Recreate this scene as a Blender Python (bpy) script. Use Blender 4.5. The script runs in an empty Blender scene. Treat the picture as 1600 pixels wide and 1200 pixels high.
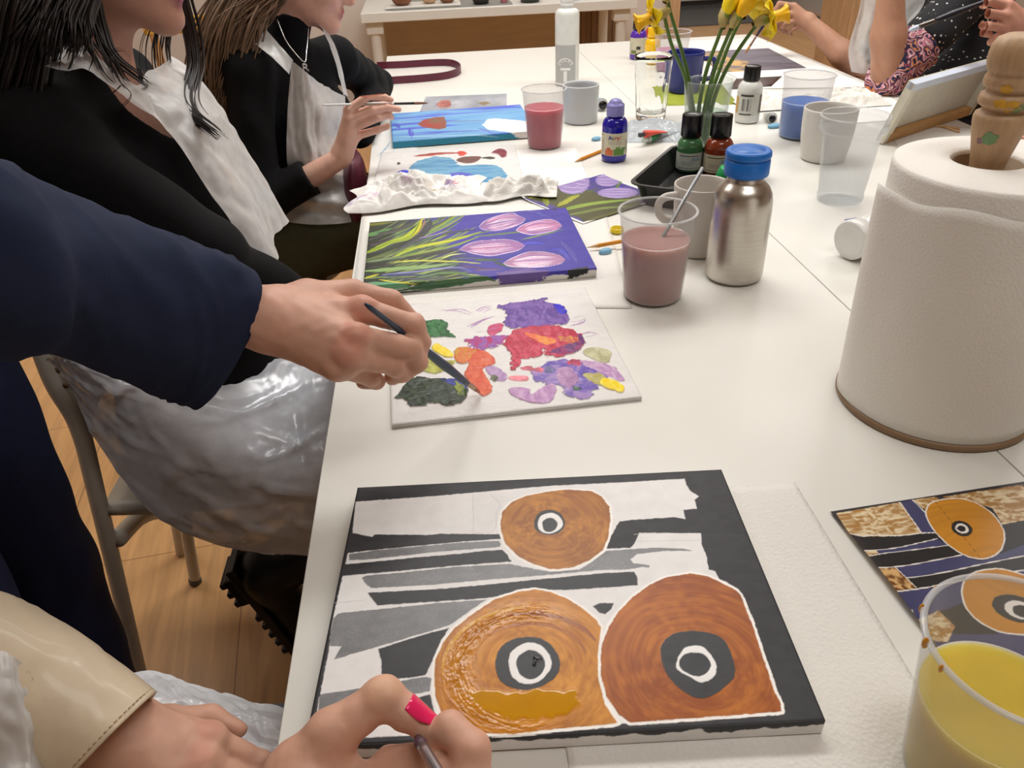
import bpy, bmesh, math, random
import numpy as np
from mathutils import Vector, Matrix
random.seed(7)
SC = bpy.context.scene
COL = SC.collection
PI = math.pi
A3 = lambda *p: np.array(p, float)

# ------------------------------------------------------------------ camera (a hand-held phone, 0.57 m above the table)
FOC = 1206.844
CAM = A3(0, 0, 1.31)
CR = A3(0.9935562, -0.10750675, -0.03589397)
CU = A3(0.08812383, 0.53358537, 0.84114258)
CF = A3(0.071276, 0.83888554, -0.53962095)
def _ray(px, py): return CF + CR*(px-800)/FOC - CU*(py-600)/FOC
def pz(px, py, z):                      # point of the sight line at height z
    d = _ray(px, py); return CAM + d*((z-CAM[2])/d[2])
def pyy(px, py, y):                     # point of the sight line at distance y
    d = _ray(px, py); return CAM + d*(y/d[1])
def pxx(px, py, x):
    d = _ray(px, py); return CAM + d*(x/d[0])
def pd(px, py, dist):
    d = _ray(px, py); return CAM + d*dist
def pdep(p): return float((np.array(p)-CAM)@CF)
cam = bpy.data.cameras.new('camera'); camo = bpy.data.objects.new('camera', cam); COL.objects.link(camo)
cam.sensor_width = 36; cam.lens = FOC/1600*36; cam.clip_start = 0.02
camo.matrix_world = Matrix(((CR[0], CU[0], -CF[0], CAM[0]), (CR[1], CU[1], -CF[1], CAM[1]), (CR[2], CU[2], -CF[2], CAM[2]), (0, 0, 0, 1)))
SC.camera = camo

# ------------------------------------------------------------------ colour and materials
def lin(c):
    c = np.asarray(c, float)/255.0
    return np.where(c <= 0.04045, c/12.92, ((c+0.055)/1.055)**2.4)
def rgba(c): return tuple(float(v) for v in lin(c)) + (1.0,)
MATS = {}
def mat(name, col=(200, 200, 200), rough=0.5, metal=0.0, noise=None, bump=None, coat=0.0, sss=0.0, sheen=0.0, spec=0.5, alpha=None, trans=0.0, ior=1.45, vcol=False, stretch=None, aniso=0.0):
    if name in MATS: return MATS[name]
    m = bpy.data.materials.new(name); m.use_nodes = True; nt = m.node_tree; N = nt.nodes; L = nt.links
    b = N['Principled BSDF']; MATS[name] = m
    b.inputs['Base Color'].default_value = rgba(col); b.inputs['Roughness'].default_value = rough; b.inputs['Metallic'].default_value = metal
    b.inputs['Specular IOR Level'].default_value = spec; b.inputs['IOR'].default_value = ior
    b.inputs['Coat Weight'].default_value = coat; b.inputs['Transmission Weight'].default_value = trans
    b.inputs['Anisotropic'].default_value = aniso
    if sheen: b.inputs['Sheen Weight'].default_value = sheen
    if sss:
        b.inputs['Subsurface Weight'].default_value = sss; b.inputs['Subsurface Radius'].default_value = (0.010, 0.004, 0.002); b.inputs['Subsurface Scale'].default_value = 0.6
    if alpha is not None: b.inputs['Alpha'].default_value = alpha
    tc = N.new('ShaderNodeTexCoord'); vec = tc.outputs['Object']
    if stretch:
        mp = N.new('ShaderNodeMapping'); mp.inputs['Scale'].default_value = stretch; L.new(vec, mp.inputs['Vector']); vec = mp.outputs['Vector']
    colout = None
    if vcol:
        at = N.new('ShaderNodeVertexColor'); at.layer_name = 'Col'; colout = at.outputs['Color']
        if vcol == 'gloss': L.new(at.outputs['Alpha'], b.inputs['Roughness'])
    if noise is None: noise = (30, 0.06)
    nz = N.new('ShaderNodeTexNoise'); nz.inputs['Scale'].default_value = noise[0]; nz.inputs['Detail'].default_value = 4; L.new(vec, nz.inputs['Vector'])
    mr = N.new('ShaderNodeMapRange'); mr.inputs['From Min'].default_value = 0.3; mr.inputs['From Max'].default_value = 0.7
    mr.inputs['To Min'].default_value = 1-noise[1]; mr.inputs['To Max'].default_value = 1+noise[1]; L.new(nz.outputs['Fac'], mr.inputs['Value'])
    mx = N.new('ShaderNodeMix'); mx.data_type = 'RGBA'; mx.blend_type = 'MULTIPLY'; mx.inputs['Factor'].default_value = 1
    if colout is None: mx.inputs['A'].default_value = rgba(col)
    else: L.new(colout, mx.inputs['A'])
    L.new(mr.outputs['Result'], mx.inputs['B']); L.new(mx.outputs['Result'], b.inputs['Base Color'])
    if bump:
        if bump[2:] and bump[2] == 'voronoi':
            bz = N.new('ShaderNodeTexVoronoi'); bz.inputs['Scale'].default_value = bump[0]; out = bz.outputs['Distance']
        elif bump[2:] and bump[2] == 'wave':
            bz = N.new('ShaderNodeTexWave'); bz.inputs['Scale'].default_value = bump[0]; bz.inputs['Distortion'].default_value = 1.5; out = bz.outputs['Fac']
        else:
            bz = N.new('ShaderNodeTexNoise'); bz.inputs['Scale'].default_value = bump[0]; bz.inputs['Detail'].default_value = 5; out = bz.outputs['Fac']
        L.new(vec, bz.inputs['Vector'])
        bp = N.new('ShaderNodeBump'); bp.inputs['Strength'].default_value = bump[1]; bp.inputs['Distance'].default_value = (bump[3] if len(bump) > 3 else 0.002)
        L.new(out, bp.inputs['Height']); L.new(bp.outputs['Normal'], b.inputs['Normal'])
    return m
def thin(name, tint=(255, 255, 255), body=(235, 235, 235), fog=0.08, rough=0.08, edge=0.25, bump=None):
    """thin clear sheet: mostly passes light, a little milky body, glossy at grazing angles"""
    if name in MATS: return MATS[name]
    m = bpy.data.materials.new(name); m.use_nodes = True; nt = m.node_tree; N = nt.nodes; L = nt.links; MATS[name] = m
    b = N['Principled BSDF']; b.inputs['Base Color'].default_value = rgba(body); b.inputs['Roughness'].default_value = rough; b.inputs['Specular IOR Level'].default_value = 0.8
    tr = N.new('ShaderNodeBsdfTransparent'); tr.inputs['Color'].default_value = rgba(tint)
    lw = N.new('ShaderNodeLayerWeight'); lw.inputs['Blend'].default_value = 0.25
    tc = N.new('ShaderNodeTexCoord'); nz = N.new('ShaderNodeTexNoise'); nz.inputs['Scale'].default_value = 40; L.new(tc.outputs['Object'], nz.inputs['Vector'])
    mu = N.new('ShaderNodeMath'); mu.operation = 'MULTIPLY_ADD'; L.new(lw.outputs['Facing'], mu.inputs[0]); mu.inputs[1].default_value = edge
    m2 = N.new('ShaderNodeMath'); m2.operation = 'MULTIPLY'; m2.operation = 'MULTIPLY_ADD'; L.new(nz.outputs['Fac'], m2.inputs[0]); m2.inputs[1].default_value = fog*.5; m2.inputs[2].default_value = fog*.75
    L.new(m2.outputs[0], mu.inputs[2])
    mu.use_clamp = True
    ms = N.new('ShaderNodeMixShader'); L.new(mu.outputs[0], ms.inputs[0]); L.new(tr.outputs[0], ms.inputs[1]); L.new(b.outputs[0], ms.inputs[2])
    L.new(ms.outputs[0], N['Material Output'].inputs['Surface'])
    if bump:
        bz = N.new('ShaderNodeTexNoise'); bz.inputs['Scale'].default_value = bump[0]; L.new(tc.outputs['Object'], bz.inputs['Vector'])
        bp = N.new('ShaderNodeBump'); bp.inputs['Strength'].default_value = bump[1]; bp.inputs['Distance'].default_value = 0.003
        L.new(bz.outputs['Fac'], bp.inputs['Height']); L.new(bp.outputs['Normal'], b.inputs['Normal'])
    return m

# ------------------------------------------------------------------ mesh building
class MB:
    def __init__(s): s.v = []; s.f = []; s.n = 0
    def add(s, v, f):
        v = np.asarray(v, float).reshape(-1, 3); s.v.append(v); s.f += [tuple(int(i)+s.n for i in q) for q in f]; s.n += len(v); return s
    def V(s): return np.concatenate(s.v)
def root_loc(o):
    p = np.zeros(3)
    while o is not None: p = p+np.array(o.location); o = o.parent
    return p
def thing(name, label, cat, loc=(0, 0, 0), group=None):
    o = bpy.data.objects.new(name, None); COL.objects.link(o); o.location = loc; o.empty_display_size = 0.02
    o['label'] = label; o['category'] = cat
    if group: o['group'] = group
    return o
def tag(o, label, cat, group=None):
    o['label'] = label; o['category'] = cat
    if group: o['group'] = group
    return o
def part(name, mb, m, parent=None, smooth=True, world=True, label=None, bevel=None, sub=0, solid=None):
    """one mesh object; vertex coordinates are world coordinates when world=True"""
    v = mb.V() if isinstance(mb, MB) else np.asarray(mb[0], float); f = mb.f if isinstance(mb, MB) else mb[1]
    if parent is not None and world: v = v-root_loc(parent)
    base = np.zeros(3)
    if parent is None:
        base = A3((v[:, 0].min()+v[:, 0].max())/2, (v[:, 1].min()+v[:, 1].max())/2, v[:, 2].min()); v = v-base
    me = bpy.data.meshes.new(name); me.from_pydata([tuple(p) for p in v], [], [tuple(q) for q in f]); me.update()
    if smooth: me.polygons.foreach_set('use_smooth', [True]*len(me.polygons))
    for mm in (m if isinstance(m, (list, tuple)) else [m]): me.materials.append(mm)
    o = bpy.data.objects.new(name, me); COL.objects.link(o); o.location = base
    if parent is not None: o.parent = parent
    if label: o['label'] = label
    if bevel:
        md = o.modifiers.new('bevel', 'BEVEL'); md.width = bevel; md.segments = 3; md.limit_method = 'ANGLE'; md.angle_limit = 0.6
    if solid:
        md = o.modifiers.new('solid', 'SOLIDIFY'); md.thickness = solid; md.offset = 0
    if sub:
        md = o.modifiers.new('sub', 'SUBSURF'); md.levels = sub; md.render_levels = sub
    if smooth == 'auto': sharp(me)
    return o
def sharp(me, ang=0.6):
    bm = bmesh.new(); bm.from_mesh(me)
    for e in bm.edges:
        if len(e.link_faces) == 2 and e.calc_face_angle(0) > ang: e.smooth = False
    bm.to_mesh(me); bm.free()
def struct(name, mb, m, parent=None, **k):
    o = part(name, mb, m, parent, **k); o['kind'] = 'structure'; return o
def box(lo, hi, R=None):
    lo = np.array(lo, float); hi = np.array(hi, float)
    v = [(x, y, z) for z in (lo[2], hi[2]) for y in (lo[1], hi[1]) for x in (lo[0], hi[0])]
    f = [(0, 2, 3, 1), (4, 5, 7, 6), (0, 1, 5, 4), (2, 6, 7, 3), (0, 4, 6, 2), (1, 3, 7, 5)]
    return np.array(v), f
def obox(c, ux, uy, uz, sx, sy, sz):
    """box centred on c with half axes along unit vectors"""
    v, f = box((-sx/2, -sy/2, -sz/2), (sx/2, sy/2, sz/2))
    return np.asarray(c)+v[:, :1]*np.asarray(ux)+v[:, 1:2]*np.asarray(uy)+v[:, 2:]*np.asarray(uz), f
def lathe(prof, seg=48, c=(0, 0, 0), axis=None, mod=None):
    """profile of (radius, height); axis: unit vector for the height"""
    prof = [(max(r, 1e-5), z) for r, z in prof]; n = len(prof)
    th = np.arange(seg)*2*PI/seg; v = []
    for r, z in prof:
        rr = r*np.ones(seg) if mod is None else r*mod(th, z)
        v.append(np.stack([rr*np.cos(th), rr*np.sin(th), np.full(seg, z)], 1))
    v = np.concatenate(v); f = []
    for i in range(n-1):
        for j in range(seg):
            k = (j+1) % seg; f.append((i*seg+j, i*seg+k, (i+1)*seg+k, (i+1)*seg+j))
    if axis is not None: v = v@frame(axis).T
    return v+np.asarray(c, float), f
def frame(d, up=(0, 0, 1)):
    d = np.asarray(d, float); d = d/np.linalg.norm(d); u = np.asarray(up, float)
    if abs(d@u) > 0.95*np.linalg.norm(u): u = A3(1, 0, 0) if abs(d[0]) < 0.9 else A3(0, 1, 0)
    x = np.cross(u, d); x /= np.linalg.norm(x); y = np.cross(d, x)
    return np.stack([x, y, d], 1)
def catmull(P, n=8, closed=False):
    P = np.asarray(P, float); out = []
    m = len(P); rng = range(m if closed else m-1)
    for i in rng:
        g = (lambda k: P[k % m]) if closed else (lambda k: P[min(max(k, 0), m-1)])
        a, b, c, d = g(i-1), g(i), g(i+1), g(i+2)
        for t in np.arange(n)/n:
            out.append(0.5*((2*b)+(-a+c)*t+(2*a-5*b+4*c-d)*t*t+(-a+3*b-3*c+d)*t**3))
    if not closed: out.append(P[-1])
    return np.array(out)
def tube(path, r, seg=12, up=(0, 0, 1), flat=1.0, cap=True, closed=False):
    """swept tube; r scalar or per point; flat squeezes the second cross axis"""
    P = np.asarray(path, float); n = len(P); r = np.broadcast_to(np.asarray(r, float), (n,)); v = []; f = []
    T = np.gradient(P, axis=0); T /= (np.linalg.norm(T, axis=1)[:, None]+1e-12)
    if closed: T = np.roll(P, -1, 0)-np.roll(P, 1, 0); T /= np.linalg.norm(T, axis=1)[:, None]
    F = frame(T[0], up); x = F[:, 0]
    th = np.arange(seg)*2*PI/seg
    for i in range(n):
        x = x-T[i]*(x@T[i]); x /= np.linalg.norm(x)+1e-12; y = np.cross(T[i], x)
        v.append(P[i]+r[i]*(np.cos(th)[:, None]*x+flat*np.sin(th)[:, None]*y))
    v = np.concatenate(v)
    for i in range(n if closed else n-1):
        i2 = (i+1) % n
        for j in range(seg):
            k = (j+1) % seg; f.append((i*seg+j, i*seg+k, i2*seg+k, i2*seg+j))
    if cap and not closed:
        f.append(tuple(range(seg))[::-1]); f.append(tuple((n-1)*seg+j for j in range(seg)))
    return v, f
def gridf(nu, nv):
    return [(j*nu+i, j*nu+i+1, (j+1)*nu+i+1, (j+1)*nu+i) for j in range(nv-1) for i in range(nu-1)]
def sheet(fn, nu, nv, thick=0.0):
    """fn(u,v) arrays -> xyz arrays; closed thin slab when thick > 0 (thickness downwards along z)"""
    u, v = np.meshgrid(np.linspace(0, 1, nu), np.linspace(0, 1, nv)); P = np.stack(fn(u, v), -1).reshape(-1, 3); f = gridf(nu, nv)
    if thick:
        n = len(P); Q = P-A3(0, 0, thick); f2 = [tuple(i+n for i in q[::-1]) for q in f]
        b = [j for j in range(nu)]+[j*nu+nu-1 for j in range(1, nv)]+[(nv-1)*nu+j for j in range(nu-2, -1, -1)]+[j*nu for j in range(nv-2, 0, -1)]
        side = [(b[i], b[i]+n, b[(i+1) % len(b)]+n, b[(i+1) % len(b)]) for i in range(len(b))]
        return np.concatenate([P, Q]), f+f2+side
    return P, f
# ------------------------------------------------------------------ noise
_T = np.random.RandomState(3).rand(257, 257)
def vn(x, y, seed=0):
    x = np.asarray(x, float)+seed*17.31; y = np.asarray(y, float)+seed*5.77
    xi = np.floor(x).astype(int); yi = np.floor(y).astype(int); fx = x-xi; fy = y-yi
    fx = fx*fx*(3-2*fx); fy = fy*fy*(3-2*fy); a = xi & 255; b = yi & 255
    return (_T[a, b]*(1-fx)+_T[a+1, b]*fx)*(1-fy)+(_T[a, b+1]*(1-fx)+_T[a+1, b+1]*fx)*fy
def fbm(x, y, o=4, seed=0):
    s = 0; a = 0.5; t = 0
    for i in range(o): s = s+a*vn(x*2**i, y*2**i, seed+i); t += a; a *= 0.5
    return s/t
# ------------------------------------------------------------------ smooth bodies from blended rounded cones
class Body:
    def __init__(s, lo, hi, h):
        s.h = h; s.lo = np.array(lo, float); s.n = np.ceil((np.array(hi)-s.lo)/h).astype(int)+1
        s.ax = [(s.lo[i]+h*np.arange(s.n[i])).astype(np.float32) for i in range(3)]
        s.d = np.full(tuple(s.n), 0.2, np.float32)
    def _blk(s, lo, hi):
        i0 = np.clip(np.floor((lo-s.lo)/s.h).astype(int), 0, s.n); i1 = np.clip(np.ceil((hi-s.lo)/s.h).astype(int)+1, 0, s.n)
        if (i1 <= i0).any(): return None
        sl = tuple(slice(a, b) for a, b in zip(i0, i1))
        X = s.ax[0][sl[0]][:, None, None]; Y = s.ax[1][sl[1]][None, :, None]; Z = s.ax[2][sl[2]][None, None, :]
        return sl, X, Y, Z
    def _mix(s, sl, e, k, sub=False):
        d = s.d[sl]
        if sub:
            hh = np.maximum(k-np.abs(d+e), 0)/k; s.d[sl] = np.maximum(d, -e)+hh*hh*k*0.25
        else:
            hh = np.maximum(k-np.abs(d-e), 0)/k; s.d[sl] = np.minimum(d, e)-hh*hh*k*0.25
    def cone(s, a, b, r1, r2=None, k=0.01, flat=None, sub=False):
        a = np.asarray(a, float); b = np.asarray(b, float); r2 = r1 if r2 is None else r2
        R = max(r1, r2)*(1 if flat is None else max(1, 1/flat[1]))+k+4*s.h
        B = s._blk(np.minimum(a, b)-R, np.maximum(a, b)+R)
        if B is None: return s
        sl, X, Y, Z = B; ba = b-a; L2 = float(ba@ba)+1e-12
        t = np.clip(((X-a[0])*ba[0]+(Y-a[1])*ba[1]+(Z-a[2])*ba[2])/L2, 0, 1)
        vx = X-a[0]-t*ba[0]; vy = Y-a[1]-t*ba[1]; vz = Z-a[2]-t*ba[2]
        if flat is not None:
            n = np.asarray(flat[0], float); n = n/np.linalg.norm(n); q = (vx*n[0]+vy*n[1]+vz*n[2])*(1/flat[1]-1)
            vx = vx+n[0]*q; vy = vy+n[1]*q; vz = vz+n[2]*q
        e = np.sqrt(vx*vx+vy*vy+vz*vz)-(r1+(r2-r1)*t)
        if flat is not None: e = e*min(1, flat[1]*1.2)
        s._mix(sl, e, k, sub); return s
    def chain(s, P, R, k=0.008, flat=None):
        for i in range(len(P)-1): s.cone(P[i], P[i+1], R[i], R[i+1], k, flat)
        return s
    def ell(s, c, rad, M=None, k=0.01, sub=False):
        c = np.asarray(c, float); rad = np.asarray(rad, float); R = rad.max()+k+4*s.h
        B = s._blk(c-R, c+R)
        if B is None: return s
        sl, X, Y, Z = B; p = [X-c[0], Y-c[1], Z-c[2]]
        if M is not None: p = [M[0, i]*p[0]+M[1, i]*p[1]+M[2, i]*p[2] for i in range(3)]
        q = np.sqrt((p[0]/rad[0])**2+(p[1]/rad[1])**2+(p[2]/rad[2])**2)
        s._mix(sl, (q-1)*rad.min(), k, sub); return s
    def cut(s, p, n):
        n = np.asarray(n, float); n = n/np.linalg.norm(n)
        e = (s.ax[0][:, None, None]-p[0])*n[0]+(s.ax[1][None, :, None]-p[1])*n[1]+(s.ax[2][None, None, :]-p[2])*n[2]
        s.d = np.maximum(s.d, e.astype(np.float32)); return s
    def wrinkle(s, amp, freq, seed=0, stretch=(1, 1, 1)):
        X = s.ax[0][:, None, None]*freq*stretch[0]; Y = s.ax[1][None, :, None]*freq*stretch[1]; Z = s.ax[2][None, None, :]*freq*stretch[2]
        w = np.sin(X+1.7*np.sin(Y*0.8+seed)+seed)*np.sin(Y*1.1+1.3*np.sin(Z*0.9+seed*2))+0.6*np.sin(Z*1.9+1.5*np.sin(X*1.3+seed)+2.1*np.sin(Y*0.7))
        s.d = s.d+(amp*w).astype(np.float32); return s
    def mesh(s):
        d = s.d; n = np.array(d.shape); i = d < 0
        c = [i[a:n[0]-1+a, b:n[1]-1+b, e:n[2]-1+e] for a in (0, 1) for b in (0, 1) for e in (0, 1)]
        al = np.logical_and.reduce(c); an = np.logical_or.reduce(c); act = an & ~al
        idx = np.full(act.shape, -1, np.int64); cells = np.argwhere(act); idx[act] = np.arange(len(cells))
        acc = np.zeros((len(cells), 3)); cnt = np.zeros(len(cells))
        for axis in range(3):
            o = [k for k in range(3) if k != axis]
            for p in (0, 1):
                for q in (0, 1):
                    off = np.zeros(3, int); off[o[0]] = p; off[o[1]] = q; A = cells+off; B = A.copy(); B[:, axis] += 1
                    da = d[A[:, 0], A[:, 1], A[:, 2]]; db = d[B[:, 0], B[:, 1], B[:, 2]]; m = (da < 0) != (db < 0)
                    t = np.where(m, da/np.where(m, da-db, 1), 0); P = A.astype(float); P[:, axis] += t
                    acc[m] += P[m]; cnt[m] += 1
        v = s.lo+s.h*acc/cnt[:, None]; F = []
        for axis in range(3):
            o = [(axis+1) % 3, (axis+2) % 3]
            sa = [slice(1, n[k]-1) for k in range(3)]; sa[axis] = slice(0, n[axis]-1); sb = list(sa); sb[axis] = slice(1, n[axis])
            ia = i[tuple(sa)]; ib = i[tuple(sb)]; E = np.argwhere(ia != ib)
            if not len(E): continue
            ins = ia[E[:, 0], E[:, 1], E[:, 2]]; base = E.copy(); base[:, o[0]] += 1; base[:, o[1]] += 1
            q = []
            for (p, r) in ((-1, -1), (0, -1), (0, 0), (-1, 0)):
                cc = base.copy(); cc[:, o[0]] += p; cc[:, o[1]] += r; q.append(idx[cc[:, 0], cc[:, 1], cc[:, 2]])
            q = np.stack(q, 1); q[~ins] = q[~ins][:, ::-1]; F.append(q)
        return v, np.concatenate(F)
def fastpart(name, v, f, m, parent=None, col=None, label=None, smooth_it=0):
    """mesh object from big numpy arrays, optional per-vertex colours (linear rgb or rgba)"""
    v = np.asarray(v, float)
    if smooth_it:
        e = np.concatenate([f[:, [0, 1]], f[:, [1, 2]], f[:, [2, 3]], f[:, [3, 0]]])
        deg = np.bincount(e.ravel(), minlength=len(v)).astype(float)[:, None]
        for _ in range(smooth_it):
            s = np.zeros_like(v)
            for a in range(3): s[:, a] = np.bincount(e[:, 0], v[e[:, 1], a], len(v))+np.bincount(e[:, 1], v[e[:, 0], a], len(v))
            v = 0.4*v+0.6*s/deg
    base = root_loc(parent) if parent is not None else A3((v[:, 0].min()+v[:, 0].max())/2, (v[:, 1].min()+v[:, 1].max())/2, v[:, 2].min())
    v = v-base; f = np.asarray(f)
    me = bpy.data.meshes.new(name); me.vertices.add(len(v)); me.vertices.foreach_set('co', v.astype(np.float32).ravel())
    k = f.shape[1]; me.loops.add(f.size); me.loops.foreach_set('vertex_index', f.astype(np.int32).ravel())
    me.polygons.add(len(f)); me.polygons.foreach_set('loop_start', np.arange(0, f.size, k, dtype=np.int32)); me.polygons.foreach_set('use_smooth', np.ones(len(f), bool))
    if col is not None:
        c = np.asarray(col, np.float32)
        if c.shape[1] == 3: c = np.concatenate([c, np.ones((len(c), 1), np.float32)], 1)
        at = me.color_attributes.new('Col', 'FLOAT_COLOR', 'POINT'); at.data.foreach_set('color', c.ravel())
    me.update(calc_edges=True); me.validate(); me.materials.append(m)
    o = bpy.data.objects.new(name, me); COL.objects.link(o)
    if parent is not None: o.parent = parent
    else: o.location = base
    if label: o['label'] = label
    return o
# ------------------------------------------------------------------ lettering
def text_mesh(s, size, bold=False):
    cu = bpy.data.curves.new('letters', 'FONT'); cu.body = s; cu.size = size; cu.align_x = 'CENTER'; cu.align_y = 'CENTER'; cu.resolution_u = 3
    cu.offset = 0.02*size if bold else 0
    o = bpy.data.objects.new('letters', cu); COL.objects.link(o)
    me = bpy.data.meshes.new_from_object(o.evaluated_get(bpy.context.evaluated_depsgraph_get()))
    bm = bmesh.new(); bm.from_mesh(me); bmesh.ops.triangulate(bm, faces=bm.faces)
    bmesh.ops.subdivide_edges(bm, edges=[e for e in bm.edges if e.calc_length() > size*0.15], cuts=2); bmesh.ops.triangulate(bm, faces=bm.faces)
    bm.verts.ensure_lookup_table(); v = np.array([tuple(p.co) for p in bm.verts]); f = [tuple(q.index for q in p.verts) for p in bm.faces]; bm.free()
    bpy.data.objects.remove(o); bpy.data.curves.remove(cu); bpy.data.meshes.remove(me)
    return v, f
def on_cyl(v, c, r, ang, z):
    """wrap flat letters (x right, y up) round a vertical cylinder; ang is the direction they face"""
    a = ang+v[:, 0]/r
    return np.stack([c[0]+r*np.cos(a), c[1]+r*np.sin(a), z+v[:, 1]], 1)
def facing(c): return math.atan2(CAM[1]-c[1], CAM[0]-c[0])
# ================================================================== the setting
TZ = 0.74
M_white = mat('white_laminate', (226, 224, 216), 0.32, noise=(6, 0.015), bump=(90, 0.03))
M_wall = mat('wall_paint', (214, 204, 194), 0.85, noise=(3, 0.03), bump=(120, 0.05))
M_ceil = mat('ceiling_paint', (232, 230, 226), 0.9)
M_metal_w = mat('white_enamel', (222, 219, 211), 0.35, noise=(20, 0.03))
M_brown = mat('brown_board', (196, 174, 142), 0.55, noise=(5, 0.07), stretch=(1, 1, 6))
M_oak = mat('pale_oak', (196, 160, 120), 0.5, noise=(9, 0.14), stretch=(6, 6, 0.6), bump=(40, 0.08))
M_mat = mat('grey_matting', (96, 94, 92), 0.9, noise=(40, 0.12))
M_black = mat('black_plastic', (22, 22, 23), 0.3, noise=(40, 0.1))

def floor_mat():
    m = bpy.data.materials.new('laminate_floor'); m.use_nodes = True; nt = m.node_tree; N = nt.nodes; L = nt.links; b = N['Principled BSDF']
    tc = N.new('ShaderNodeTexCoord'); mp = N.new('ShaderNodeMapping'); mp.inputs['Rotation'].default_value = (0, 0, PI/2-0.12); L.new(tc.outputs['Object'], mp.inputs['Vector'])
    br = N.new('ShaderNodeTexBrick'); br.inputs['Scale'].default_value = 1.0; br.inputs['Brick Width'].default_value = 1.28; br.inputs['Row Height'].default_value = 0.44
    br.inputs['Mortar Size'].default_value = 0.0012; br.inputs['Color1'].default_value = rgba((206, 158, 104)); br.inputs['Color2'].default_value = rgba((198, 150, 98)); br.inputs['Mortar'].default_value = rgba((140, 98, 60))
    L.new(mp.outputs[0], br.inputs['Vector'])
    m2 = N.new('ShaderNodeMapping'); m2.inputs['Scale'].default_value = (2.2, 26, 1); L.new(mp.outputs[0], m2.inputs['Vector'])
    nz = N.new('ShaderNodeTexNoise'); nz.inputs['Scale'].default_value = 1.6; nz.inputs['Detail'].default_value = 6; nz.inputs['Distortion'].default_value = 0.8; L.new(m2.outputs[0], nz.inputs['Vector'])
    mr = N.new('ShaderNodeMapRange'); mr.inputs['From Min'].default_value = 0.3; mr.inputs['From Max'].default_value = 0.7; mr.inputs['To Min'].default_value = 0.82; mr.inputs['To Max'].default_value = 1.12; L.new(nz.outputs['Fac'], mr.inputs['Value'])
    mx = N.new('ShaderNodeMix'); mx.data_type = 'RGBA'; mx.blend_type = 'MULTIPLY'; mx.inputs['Factor'].default_value = 1; L.new(br.outputs['Color'], mx.inputs['A']); L.new(mr.outputs['Result'], mx.inputs['B'])
    L.new(mx.outputs['Result'], b.inputs['Base Color']); b.inputs['Roughness'].default_value = 0.32
    return m
X0, X1, Y0, Y1, YB, H = -2.6, 4.4, -2.2, 5.62, 10.6, 2.8
struct('floor', box((X0, Y0, -0.05), (X1, YB, 0)), floor_mat(), smooth=False)
struct('ceiling', box((X0, Y0, H), (X1, YB, H+0.05)), M_ceil, smooth=False)
struct('wall_left', box((X0-0.1, Y0, 0), (X0, YB, H)), M_wall, smooth=False)
struct('wall_right', box((X1, Y0, 0), (X1+0.1, YB, H)), M_wall, smooth=False)
struct('wall_front', box((X0-0.1, Y0-0.1, 0), (X1+0.1, Y0, H)), M_wall, smooth=False)
struct('wall_back', box((X0, Y1, 0), (1.625, Y1+0.14, H)), M_wall, smooth=False)
struct('wall_hall', box((X0-0.1, YB, 0), (X1+0.1, YB+0.1, H)), M_wall, smooth=False)
struct('trim_1', box((1.626, Y1-0.03, 0), (1.72, Y1+0.16, 2.1)), M_oak, smooth=False, bevel=0.004)          # wooden post at the end of the wall
struct('trim_2', box((-0.30, Y1-0.022, 0), (1.04, Y1-0.001, 0.72)), M_brown, smooth=False)                  # brown board below the side table
mb = MB()
for k in range(7): mb.add(*box((1.045+k*0.036, Y1-0.026+0.006*(k % 2), 0), (1.079+k*0.036, Y1-0.001, 0.72)))
struct('trim_3', mb, mat('brown_slats', (136, 106, 78), 0.5, noise=(5, 0.12), stretch=(8, 8, 1)), smooth=False)

# light: ceiling panels
def area(x, y, sx, sy, e, col=(1, 0.99, 0.97), z=2.74):
    l = bpy.data.lights.new('ceiling_panel_light', 'AREA'); l.shape = 'RECTANGLE'; l.size = sx; l.size_y = sy; l.energy = e; l.color = col
    o = bpy.data.objects.new('ceiling_panel_light', l); COL.objects.link(o); o.location = (x, y, z); return o
area(0.3, 2.3, 1.2, 0.5, 62); area(1.9, 2.3, 1.2, 0.5, 40); area(-1.3, 2.3, 1.2, 0.5, 34)
area(0.3, 4.5, 1.2, 0.5, 40); area(0.7, 0.1, 1.2, 0.5, 26); area(2.6, 7.6, 1.2, 0.6, 75); area(2.4, 4.6, 1.2, 0.5, 30)
w = bpy.data.worlds.new('world'); SC.world = w; w.use_nodes = True; w.node_tree.nodes['Background'].inputs['Color'].default_value = (0.9, 0.95, 1, 1); w.node_tree.nodes['Background'].inputs['Strength'].default_value = 0.3
vs = SC.view_settings; vs.view_transform = 'Standard'; vs.look = 'None'; vs.gamma = 1; vs.use_curve_mapping = False; vs.exposure = -0.92

# the two long white work tables pushed together
def worktable(x0, x1, y0, y1, label):
    t = thing('work_table', label, 'table', ((x0+x1)/2, (y0+y1)/2, 0), 'white work tables')
    part('table_top', box((x0, y0, TZ-0.028), (x1, y1, TZ)), M_white, t, smooth=False, bevel=0.0012)
    fr = MB()
    for a, b in (((x0+.05, y0+.05, TZ-.07), (x1-.05, y0+.08, TZ-.028)), ((x0+.05, y1-.08, TZ-.07), (x1-.05, y1-.05, TZ-.028)), ((x0+.05, y0+.05, TZ-.07), (x0+.08, y1-.05, TZ-.028)), ((x1-.08, y0+.05, TZ-.07), (x1-.05, y1-.05, TZ-.028))): fr.add(*box(a, b))
    part('frame', fr, M_metal_w, t, smooth=False)
    for x in (x0+.1, x1-.1):
        for y in (y0+.1, y1-.1): part('leg', lathe([(0, 0), (.02, 0), (.02, TZ-.028), (0, TZ-.028)], 20, (x, y, 0)), M_metal_w, t, smooth='auto')
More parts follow.
